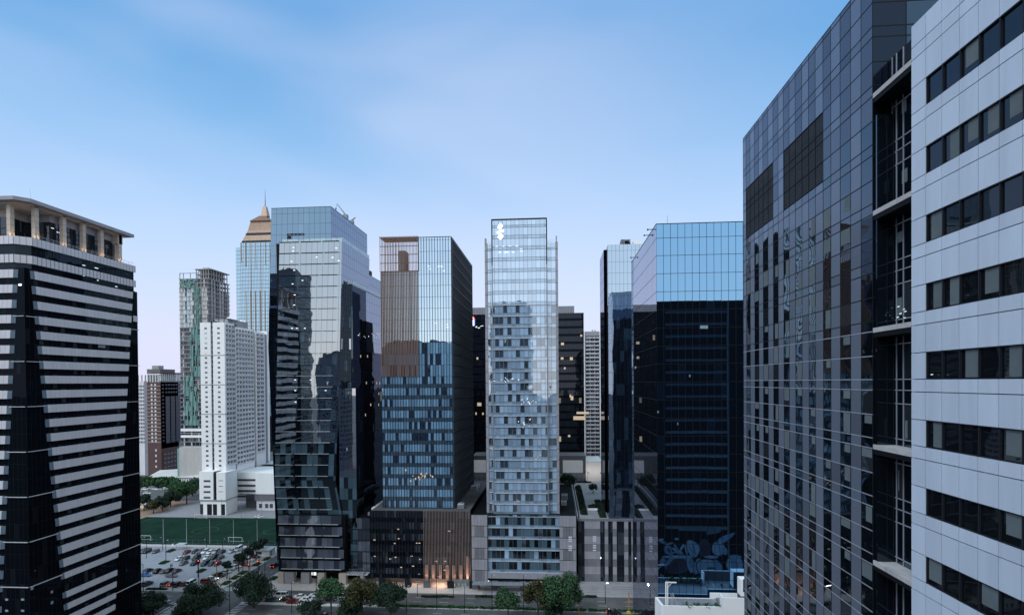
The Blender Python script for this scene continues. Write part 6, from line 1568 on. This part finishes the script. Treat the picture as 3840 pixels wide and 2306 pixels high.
def car_meshes(ty, col):
    if (ty, col) in cache: return cache[(ty, col)]
    d = TYPES[ty]; Ln, Wd = d['L'] / 2, d['W'] / 2; P_ = PAINT[col]; res = []
    def loft(mb, secs, m):
        for (xa, ya, za0, za1), (xb, yb, zb0, zb1) in zip(secs, secs[1:]):
            mb.hexa([(xa, -ya, za0), (xb, -yb, zb0), (xb, yb, zb0), (xa, ya, za0), (xa, -ya * .93, za1), (xb, -yb * .93, zb1), (xb, yb * .93, zb1), (xa, ya * .93, za1)], m, (.5, .5, .5))
    mb = MB(); b = d['belt']
    loft(mb, [(-Ln, Wd * .86, .42, d['tr'] - .14), (-Ln + .12, Wd * .95, .3, d['tr']), (-Ln * .6, Wd, .22, b + .02), (0, Wd, .2, b), (Ln * .45, Wd, .22, b - .01), (Ln * .5, Wd, .22, d['hood'] + .03), (Ln - .25, Wd * .93, .26, d['hood'] - .08), (Ln, Wd * .8, .38, d['hood'] - .26)], P_)
    g0, g1, g2, g3 = d['g']; rz = d['roof']; w0, w1 = Wd * .91, Wd * .76
    mb.hexa([(g2, -w1, rz - .05), (g3, -w1, rz - .05), (g3, w1, rz - .05), (g2, w1, rz - .05), (g2 + .15, -w1 * .9, rz + .02), (g3 - .2, -w1 * .9, rz + .02), (g3 - .2, w1 * .9, rz + .02), (g2 + .15, w1 * .9, rz + .02)], P_, (.5, .5, .5))
    for s in (-1, 1):
        for (xa, xb) in ((g0, g2), (g1, g3), ((g0 + g1) / 2, (g2 + g3) / 2)):
            mb.hexa([(xa - .05, s * w0 - .03, b - .02), (xa + .05, s * w0 - .03, b - .02), (xa + .05, s * w0 + .012, b - .02), (xa - .05, s * w0 + .012, b - .02), (xb - .05, s * w1 - .03, rz - .04), (xb + .05, s * w1 - .03, rz - .04), (xb + .05, s * w1 + .012, rz - .04), (xb - .05, s * w1 + .012, rz - .04)], P_, (.5, .5, .5))
    res.append(('body', mb.mesh('body'), (0, 0, 0)))
    mb = MB(); mb.hexa([(g0, -w0, b - .02), (g1, -w0, b - .02), (g1, w0, b - .02), (g0, w0, b - .02), (g2, -w1, rz - .045), (g3, -w1, rz - .045), (g3, w1, rz - .045), (g2, w1, rz - .045)], GL_car, (.9, .5, .5)); res.append(('windows', mb.mesh('windows'), (0, 0, 0)))
    mb = MB(); mb.tube((0, -.11, 0), (0, .11, 0), .33, M_tyre, 12); mb.tube((0, -.125, 0), (0, .125, 0), .19, M_rim, 8); wh = mb.mesh('wheel')
    for sx in (-.62, .62):
        for sy in (-1, 1): res.append(('wheel', wh, (Ln * sx, sy * (Wd - .1), .33)))
    mb = MB(); mb.box(-.05, .05, -.16, .16, -.07, .07, M_hl); hl = mb.mesh('headlight')
    mb = MB(); mb.box(-.04, .04, -.14, .14, -.09, .09, M_tl); tl = mb.mesh('taillight')
    for sy in (-1, 1): res.append(('headlight', hl, (Ln - .04, sy * Wd * .6, d['hood'] - .24))); res.append(('taillight', tl, (-Ln + .0, sy * Wd * .66, d['tr'] - .22)))
    cache[(ty, col)] = res; return res
mbl = MB(); mbl.box(-.05, .05, -.15, .15, -.1, .1, M_tlon); TLON = mbl.mesh('taillight_on')
mbl = MB(); mbl.box(-.05, .05, -.15, .15, -.1, .1, M_hlon); HLON = mbl.mesh('headlight_on')
def car(ty, col, x, y, rz, label, group, z=.05, lights=''):
    t = thing('parked_car' if 'park' in group else 'car', label, 'van' if ty == 'van' else ('pickup' if ty == 'pickup' else 'car'), (x, y, z), group, rz)
    if ty == 'van': t.name = 'van'
    for nm, me, loc in car_meshes(ty, col):
        if nm == 'taillight' and 'T' in lights: me = TLON
        if nm == 'headlight' and 'H' in lights: me = HLON
        o = bpy.data.objects.new(nm, me); COL.objects.link(o); o.parent = t; o.location = loc
def z4(a, b): return 500 + a / 4.289, 1960 + b / 4.289
UPY, DNY, RX, LX = R(90), R(-90), 0.0, R(180)
ROWS = [
 ('back parking lot row', 'cars in the back row of the parking lot', [(130, 485, 'suv', 'grey', DNY), (190, 488, 'suv', 'black', DNY), (330, 490, 'hatchback', 'grey', DNY), (830, 500, 'sedan', 'red', DNY), (970, 492, 'hatchback', 'black', DNY), (1050, 494, 'suv', 'grey', DNY), (1130, 496, 'suv', 'white', DNY), (1210, 500, 'sedan', 'white', DNY), (1300, 496, 'suv', 'silver', DNY), (1395, 496, 'sedan', 'navy', DNY), (1560, 480, 'sedan', 'silver', DNY), (1670, 452, 'van', 'white', DNY)]),
 ('second parking lot row', 'cars in the second row of the parking lot', [(705, 608, 'sedan', 'white', DNY), (815, 604, 'hatchback', 'black', DNY), (985, 596, 'suv', 'black', DNY), (1160, 590, 'sedan', 'white', DNY), (1270, 590, 'suv', 'black', DNY), (1370, 590, 'sedan', 'black', DNY)]),
 ('third parking lot row', 'cars in the third row of the parking lot', [(775, 680, 'sedan', 'grey', DNY), (960, 682, 'suv', 'black', DNY), (1125, 690, 'suv', 'navy', DNY), (1235, 688, 'sedan', 'navy', DNY), (1325, 690, 'hatchback', 'maroon', DNY)]),
 ('fourth parking lot row', 'cars in the fourth row of the parking lot', [(205, 800, 'sedan', 'black', UPY), (190, 855, 'sedan', 'blue', RX), (365, 812, 'suv', 'black', UPY), (470, 812, 'sedan', 'grey', UPY), (560, 806, 'suv', 'black', UPY), (665, 806, 'sedan', 'maroon', UPY), (615, 866, 'sedan', 'grey', RX)]),
 ('front parking lot row', 'cars in the front row of the parking lot', [(190, 1020, 'suv', 'black', UPY), (485, 1024, 'suv', 'grey', UPY), (580, 1024, 'hatchback', 'red', UPY), (690, 1030, 'suv', 'black', UPY), (790, 1020, 'hatchback', 'maroon', UPY), (905, 1010, 'van', 'white', UPY)]),
 ('sidewalk parking row', 'cars in the parking row beside the sidewalk', [(1185, 965, 'suv', 'red', RX), (1262, 915, 'sedan', 'white', RX), (1375, 862, 'pickup', 'black', RX), (1490, 810, 'sedan', 'silver', RX), (1550, 758, 'suv', 'silver', RX), (1650, 722, 'sedan', 'white', RX), (1745, 690, 'sedan', 'red', RX), (1700, 645, 'suv', 'grey', RX), (1850, 618, 'suv', 'white', RX), (1955, 562, 'sedan', 'red', RX), (2185, 432, 'sedan', 'black', RX)]),
]
ORD = ['first', 'second', 'third', 'fourth', 'fifth', 'sixth', 'seventh', 'eighth', 'ninth', 'tenth', 'eleventh', 'twelfth']
for rname, grp, lst in ROWS:
    side = 'sidewalk' in rname
    for i, (a, b, ty, col, rz) in enumerate(lst):
        q = G(*z4(a, b), .05)
        lg = 'T' if (a, b) in ((830, 500), (580, 1024)) else ('H' if a == 1262 else '')
        lab = '%s %s, %s from the %s in the %s' % (col, ty, ORD[i], 'avenue' if side else 'striped tower', rname)
        car(ty, col, q.x, q.y + (0 if rz in (RX, LX) else 1.2), rz + random.uniform(-.03, .03), lab, grp, lights=lg)
def z6(a, b): return 1000 + a / 3.8625, 2080 + b / 3.8625
TR = 'traffic on the avenue'
for a, b, ty, col, rz, lg, lab in ((205, 606, 'van', 'white', LX, '', 'white van in the kerb lane at the leaning tower'), (290, 655, 'sedan', 'black', LX, 'HT', 'black sedan between the white van and the red car'), (370, 702, 'hatchback', 'red', RX, 'T', 'red car with lit tail lamps in the middle lane'),
        (475, 622, 'sedan', 'white', LX, '', 'white sedan right behind the van in the kerb lane'), (570, 662, 'sedan', 'white', LX, '', 'white sedan in the second lane, right of the red car'), (705, 598, 'sedan', 'white', LX, '', 'white sedan half hidden by the bright green tree'), (1090, 566, 'suv', 'white', LX, '', 'white car glimpsed between the green and olive trees'),
        (1040, 620, 'sedan', 'silver', LX, '', 'silver car under the olive tree in the second lane'), (1210, 640, 'sedan', 'silver', LX, '', 'silver car behind the olive tree trunk'), (750, 706, 'sedan', 'black', RX, 'T', 'dark sedan with tail lamp below the bright green tree'), (60, 672, 'hatchback', 'navy', RX, 'T', 'dark hatchback with lit tail lamp beside the corner tree'), (910, 660, 'sedan', 'black', RX, 'T', 'dark car with red lamps between green tree and olive tree')):
    q = G(*z6(a, b), .05); car(ty, col, q.x, q.y, rz, lab, TR, z=.02, lights=lg)
for px, py, ty, col, rz, lg, lab in ((2302, 2301, 'suv', 'black', RX, 'T', 'black car with one red tail lamp at the far right of the avenue'), (1030, 2124, 'suv', 'black', UPY, 'T', 'black car with red tail lamps driving up the side street'), (627, 2268, 'sedan', 'grey', RX, '', 'grey car beside the leftmost dark tree'), (537, 2284, 'sedan', 'silver', LX, 'H', 'silver car with lit headlamps at the foot of the striped tower'), (560, 2300, 'sedan', 'black', RX, '', 'black car nearest the striped tower base'), (972, 1940, 'sedan', 'white', RX, '', 'white car parked before the white apartment podium')):
    q = G(px, py, .05); car(ty, col, q.x, q.y, rz, lab, TR, z=.02, lights=lg)
for i, (px, py, ty, col) in enumerate(((545, 1836, 'suv', 'white'), (552, 1852, 'suv', 'white'), (572, 1834, 'van', 'silver'), (586, 1836, 'sedan', 'white'), (604, 1837, 'sedan', 'silver'), (620, 1834, 'hatchback', 'white'))):
    q = G(px, py, .05); car(ty, col, q.x, q.y, RX + .2, '%s %s before the long shed, %s from the striped tower' % (col, ty, ORD[i]), 'cars parked before the long shed')
# warm market stalls on the street beyond the field
q = G(548, 1908); t = thing('street_stall', 'warmly lit street stall beyond the field beside the striped tower', 'stall', (q.x, q.y, 0))
m = MB(); m.box(q.x - 6, q.x + 9, q.y, q.y + 3, 0, 2.4, M_tan); m.build('wall', t); m = MB(); m.box(q.x - 5, q.x + 4, q.y - .1, q.y - .02, .6, 2.0, M_warm); m.build('lit_front', t)
m = MB(); m.box(q.x - 7, q.x + 10, q.y - 1, q.y + 4, 2.4, 2.6, M_roofw); m.build('roof', t)
q = G(610, 1905); t = thing('lit_panel_sign', 'small blue-white lit advertising panel beyond the field', 'sign', (q.x, q.y, 0))
m = MB(); m.tube((q.x, q.y, 0), (q.x, q.y, 3), .1, M_grey, 5); m.build('pole', t); m = MB(); m.box(q.x - .9, q.x + .9, q.y - .1, q.y + .1, 3, 5.5, M_signw); m.build('panel', t)

# ================================================================== street furniture
def mast(name, label, px, py, h, col, r=.09, arm=0, group=None, head=True, lit=False, cat='street lamp', z=.1, Y=None):
    q = G(px, py, z) if Y is None else PY(px, py, Y); x, y = q.x, q.y
    t = thing(name, label, cat, (x, y, z), group)
    m = MB(); m.tube((x, y, z), (x, y, z + h), r, col, 6, r * .6); m.build('pole', t)
    if head:
        m = MB(); a = arm or .5; m.tube((x, y, z + h - .1), (x + a, y, z + h), r * .5, col, 4); m.build('arm', t)
        m = MB(); m.box(x + a - .3, x + a + .3, y - .14, y + .14, z + h - .12, z + h + .02, M_lampw if lit else M_lgrey); m.build('lamp_head', t)
    if lit:
        ld = bpy.data.lights.new('lamp', 'POINT'); ld.energy = 650; ld.color = (1, .92, .85); ld.shadow_soft_size = .2
        lo = bpy.data.objects.new('lamp', ld); COL.objects.link(lo); lo.parent = t; lo.location = (arm or .5, 0, h - .4)
    return t
FP = 'white mast poles along the near edge of the field'
for i, (px, py) in enumerate(((527, 2034), (613, 2036), (700, 2036), (787, 2037), (876, 2038), (965, 2040))):
    mast('field_mast', 'tall white mast at the field edge, %s from the striped tower' % ORD[i], px, py, 11.5, M_lgrey, .11, group=FP, head=False, cat='mast')
for i, px in enumerate((758, 832, 905, 982)): mast('field_mast', 'thin grey mast on the far edge of the field, %s from the striped tower' % ORD[i], px, 1941, 11, M_grey, .1, group='masts on the far side of the field', head=False, cat='mast')
m = MB()
for a, b in zip(((-205, 248.6), (-190, 248.6), (-175, 248.6), (-160, 248.6), (-145, 248.6)), ((-190, 248.6), (-175, 248.6), (-160, 248.6), (-145, 248.6), (-129.5, 248.6))):
    for z in (1.2, 2.6): m.tube((*a, z), (*b, z), .02, M_grey, 4)
    for k in range(6): x = a[0] + (b[0] - a[0]) * k / 5; m.tube((x, 248.6, .1), (x, 248.6, 2.6), .03, M_grey, 4)
tag(m.build('fence'), 'thin grey wire fence along the near edge of the sports field', 'fence')
def goal(px, py, lab, s):
    q = G(px, py); t = thing('goal', lab, 'football goal', (q.x, q.y, .07), 'goals on the sports field'); x, y = q.x, q.y
    m = MB(); w = s
    for dx in (-w, w): m.tube((x + dx, y, .07), (x + dx, y, 2.4), .09, M_white, 5)
    m.tube((x - w, y, 2.4), (x + w, y, 2.4), .09, M_white, 5); m.build('frame', t)
    m = MB(); 
    for dx in (-w, w): m.tube((x + dx, y, 2.4), (x + dx, y + 1.4, .1), .05, M_white, 4)
    m.tube((x - w, y + 1.4, .12), (x + w, y + 1.4, .12), .05, M_white, 4); m.build('stay', t)
goal(882, 2033, 'white football goal on the near side of the field', 3.4); goal(545, 2026, 'white football goal next to the striped tower', 2.6); goal(752, 1944, 'white football goal on the far side of the field', 3.4)
LP = 'dark lamp posts around the parking lot'
for i, (a, b, h, lab) in enumerate(((213, 560, 9, 'beside the blue parked car'), (525, 612, 9, 'at the tip of the clipped hedge island'), (473, 442, 6, 'near the field fence'), (1040, 870, 10, 'behind the white van'), (1340, 792, 9, 'over the maroon hatchback'), (1441, 545, 8, 'at the back row navy sedan'), (1180, 440, 5, 'behind the white back row cars'), (1652, 742, 8, 'among the silver cars'), (1765, 790, 5, 'by the oval hedge'), (1876, 752, 9, 'at the sidewalk kerb'), (160, 1100, 10, 'in front of the black front row car'), (635, 1090, 7, 'before the front row'), (2118, 962, 9, 'on the side street corner'), (1552, 1484, 13, 'between the two large dark trees'), (2028, 822, 7, 'by the small white street sign'))):
    px, py = z4(a, b); mast('street_lamp', 'slim dark lamp post ' + lab, px, py, h, M_black, .13, group=LP, arm=.8 if i % 2 else -.8)
PL = 'plaza lamp posts along the avenue'
for px, py, h, lit, lab in ((1565, 2236, 8, False, 'plaza lamp post left of the orange lit fins'), (1186, 2222, 6, False, 'plaza lamp post before the leaning tower lobby'), (1638, 2284, 11, False, 'plaza lamp post under the orange lit fins'), (1845, 2284, 11.5, False, 'median lamp post before the pale tower canopy'), (1964, 2293, 12, False, 'median lamp post between light green tree and olive tree'), (1743, 2296, 8.5, False, 'short post on the median before the glass shop'), (2270, 2262, 7, True, 'lit lamp post glowing on the pavement of the stone strip podium'), (1525, 2298, 9, False, 'lamp post right of the dark round tree'), (1094, 2296, 10, False, 'lamp post below the red car on the avenue'), (1700, 2236, 4.5, False, 'low lamp post beside the dark plaza column')):
    mast('street_lamp', lab, px, py, h, M_black, .12, group=PL, arm=.7, lit=lit)
# traffic lights
for px, py, h, col, lab in ((814, 2206, 9, M_orange, 'brown traffic light pole with red lamp at the sidewalk corner'), (933, 2150, 3, M_black, 'low traffic light with red lamp between hedges'), (746, 2198, 9, M_black, 'traffic light with red lamp behind the large crossing tree'), (969, 2178, 7, M_black, 'traffic light with small red lamp above the corner tree')):
    q = G(px, py); t = thing('traffic_light', lab, 'traffic light', (q.x, q.y, 0), 'traffic lights at the crossing')
    m = MB(); m.tube((q.x, q.y, 0), (q.x, q.y, h), .12, col, 6); m.build('pole', t)
    m = MB(); m.box(q.x - .22, q.x + .22, q.y - .2, q.y + .2, h - .2, h + .95, M_black); m.build('housing', t)
    m = MB(); m.tube((q.x, q.y - .26, h + .65), (q.x, q.y - .21, h + .65), .17, M_red, 10); m.build('red_lamp', t)
    m = MB(); m.tube((q.x, q.y - .24, h + .28), (q.x, q.y - .21, h + .28), .14, M_dark, 10); m.build('dark_lamp', t)
for px, py, h, lab in ((2358, 2298, 7, 'orange barrier pole on the striped kerb at the far right'), (2172, 2320, 11, 'orange pole with a bracket, rising in front of the largest tree')):
    q = G(px, py); t = thing('barrier_pole', lab, 'pole', (q.x, q.y, 0)); m = MB(); m.box(q.x - .15, q.x + .15, q.y - .15, q.y + .15, 0, h, M_orange); m.build('pole', t); m = MB(); m.box(q.x - .5, q.x + .9, q.y - .1, q.y + .1, h * .55, h * .58, M_orange); m.box(q.x - .6, q.x + .6, q.y - .5, q.y + .5, 0, .6, M_yel); m.build('base', t)
# kiosk and shelter in the parking lot
q = G(975, 2086); t = thing('kiosk', 'white kiosk with a flat roof at the back corner of the parking lot', 'kiosk', (q.x, q.y, 0))
x, y = q.x, q.y; m = MB(); m.box(x - 2.5, x + 4.2, y, y + 5, .1, 2.7, M_white); m.build('wall', t); m = MB(); m.box(x - 3.5, x + 4.6, y - .6, y + 5.6, 2.7, 2.95, M_lgrey); m.build('roof', t); m = MB(); m.box(x - 1.8, x + .8, y - .06, y - .02, 1.0, 2.2, M_dwin); m.build('window', t); m = MB(); m.box(x + 4.21, x + 4.26, y + 1, y + 2, .1, 2.2, M_grey); m.build('door', t)
q = G(680, 2058); t = thing('shelter', 'small pale flat-roofed shelter behind the red back row car', 'shelter', (q.x, q.y, 0)); x, y = q.x, q.y
m = MB(); m.box(x - 1.8, x + 2, y - 1.5, y + 1.5, 2.4, 2.55, M_lgrey); m.build('roof', t)
for dx, dy in ((-1.5, -1.2), (1.7, -1.2), (-1.5, 1.2), (1.7, 1.2)): m = MB(); m.tube((x + dx, y + dy, 0), (x + dx, y + dy, 2.4), .06, M_grey, 5); m.build('post', t)
for px, py, lab in ((972, 2166, 'small white street sign board on the corner of the side street'), (648, 2062, 'small pale sign board by the field path')):
    q = G(px, py); t = thing('sign_board', lab, 'sign', (q.x, q.y, 0)); m = MB(); m.tube((q.x, q.y, 0), (q.x, q.y, 1.6), .05, M_grey, 5); m.build('pole', t); m = MB(); m.box(q.x - .4, q.x + .4, q.y - .05, q.y + .0, 1.6, 2.9, M_white); m.build('board', t)

# ================================================================== people
def person(x, y, z, rz, cm, label, sc=1.0):
    me = bpy.data.meshes.new('person')
    V_ = [(0, 0, .95), (0, 0, 1.15), (0, 0, 1.38), (0, 0, 1.5), (0, .01, 1.6), (0, .01, 1.72), (.19, 0, 1.38), (.25, .03, 1.1), (.24, .12, .88), (-.19, 0, 1.38), (-.25, -.03, 1.1), (-.24, .08, .88), (.1, 0, .88), (.12, .10, .5), (.12, .14, .08), (.12, .26, .04), (-.1, 0, .88), (-.12, -.06, .5), (-.12, -.14, .1), (-.12, -.02, .04)]
    E_ = [(0, 1), (1, 2), (2, 3), (3, 4), (4, 5), (2, 6), (6, 7), (7, 8), (2, 9), (9, 10), (10, 11), (0, 12), (12, 13), (13, 14), (14, 15), (0, 16), (16, 17), (17, 18), (18, 19)]
    R_ = [.15, .13, .16, .06, .10, .08, .07, .05, .035, .07, .05, .035, .1, .07, .05, .04, .1, .07, .05, .04]
    me.from_pydata(V_, E_, []); me.materials.append(cm)
    o = bpy.data.objects.new('person', me); COL.objects.link(o)
    sk = o.modifiers.new('skin', 'SKIN')
    for i, r in enumerate(R_): me.skin_vertices[0].data[i].radius = (r, r)
    me.skin_vertices[0].data[0].use_root = True
    o.modifiers.new('sub', 'SUBSURF').levels = 1
    o.location = (x, y, z); o.rotation_euler[2] = rz; tag(o, label, 'person')
    h = MB(); h.tube((0, -.01, 1.66), (0, -.01, 1.78), .105, M_black, 8, .05); hb = h.build('hair', o, loc=(0, 0, 0))
    h = MB(); h.tube((0, .09, 1.58), (0, .105, 1.70), .06, M_skin, 8, .05); h.build('face', o, loc=(0, 0, 0))
for a, b, k, lab in ((600, 730, 0, 'dark clothed person standing by the black cars in the fourth parking row'), (622, 722, 0, 'second dark clothed person beside the first, nearer the maroon sedan'), (2190, 1062, 0, 'dark clothed person walking on the plaza by the corner tree'), (2225, 1056, 2, 'blue clothed person on the plaza walking toward the leaning tower'), (2160, 830, 1, 'pale clothed person at the tan column of the leaning tower')):
    q = G(*z4(a, b), .15); person(q.x, q.y, .15, random.uniform(0, 6), M_cloth[k], lab)
q = G(1218, 2304); t = thing('motorcycle', 'white and black motorcycle in the near lane of the avenue', 'motorcycle', (q.x, q.y, .02)); x, y = q.x, q.y
for dx in (-.65, .65): m = MB(); m.tube((x + dx, y - .06, .32), (x + dx, y + .06, .32), .31, M_tyre, 12); m.build('wheel', t)
m = MB(); m.box(x - .5, x + .5, y - .12, y + .12, .45, .8, PAINT['white']); m.box(x - .7, x - .1, y - .13, y + .13, .8, .9, M_black); m.build('body', t); m = MB(); m.tube((x + .45, y - .3, 1.05), (x + .45, y + .3, 1.05), .03, M_dark, 5); m.tube((x + .45, y, .8), (x + .65, y, .32), .04, M_dark, 5); m.tube((x + .42, y, .8), (x + .45, y, 1.05), .04, M_dark, 5); m.build('handlebar', t)


# ------------------------------------------------------------------ roof plant on the podiums
def unit(x, y, z, w, d, h, label):
    t = thing('roof_unit', label, 'air handler', (x, y, z), 'air handling units on the podium roofs')
    m = MB(); m.box(x, x + w, y, y + d, z + .15, z + h, M_lgrey); m.build('casing', t)
    m = MB()
    for k in range(5): m.box(x + .1, x + w - .1, y - .04, y - .01, z + .3 + k * (h - .5) / 5, z + .3 + (k + .5) * (h - .5) / 5, M_dark)
    m.build('grille', t)
    m = MB(); m.tube((x + w / 2, y + d / 2, z + h), (x + w / 2, y + d / 2, z + h + .3), min(w, d) * .35, M_grey, 10); m.build('fan', t)
zq = ZY(1500, 1914, 201.0) - .05
for x, y, w, d, h, lab in ((-36.2, 205, 2.2, 2.4, 1.8, 'grey air handling unit nearest the street on the finned tower podium roof'), (-36.4, 240, 2.6, 3.0, 2.0, 'grey air handling unit farther back on the finned tower podium roof'), (-36.0, 246, 2.2, 2.4, 1.6, 'smallest grey air handling unit behind the others on the finned tower podium roof'),
                           (2.2, 212, 2.0, 2.2, 1.7, 'grey air handling unit in front of the dark planting right of the pale tower'), (2.4, 222, 2.4, 3.0, 2.1, 'taller grey air handling unit beside the right corner pier of the pale tower')):
    unit(x, y, zq - (0 if x < 0 else .05), w, d, h, lab)
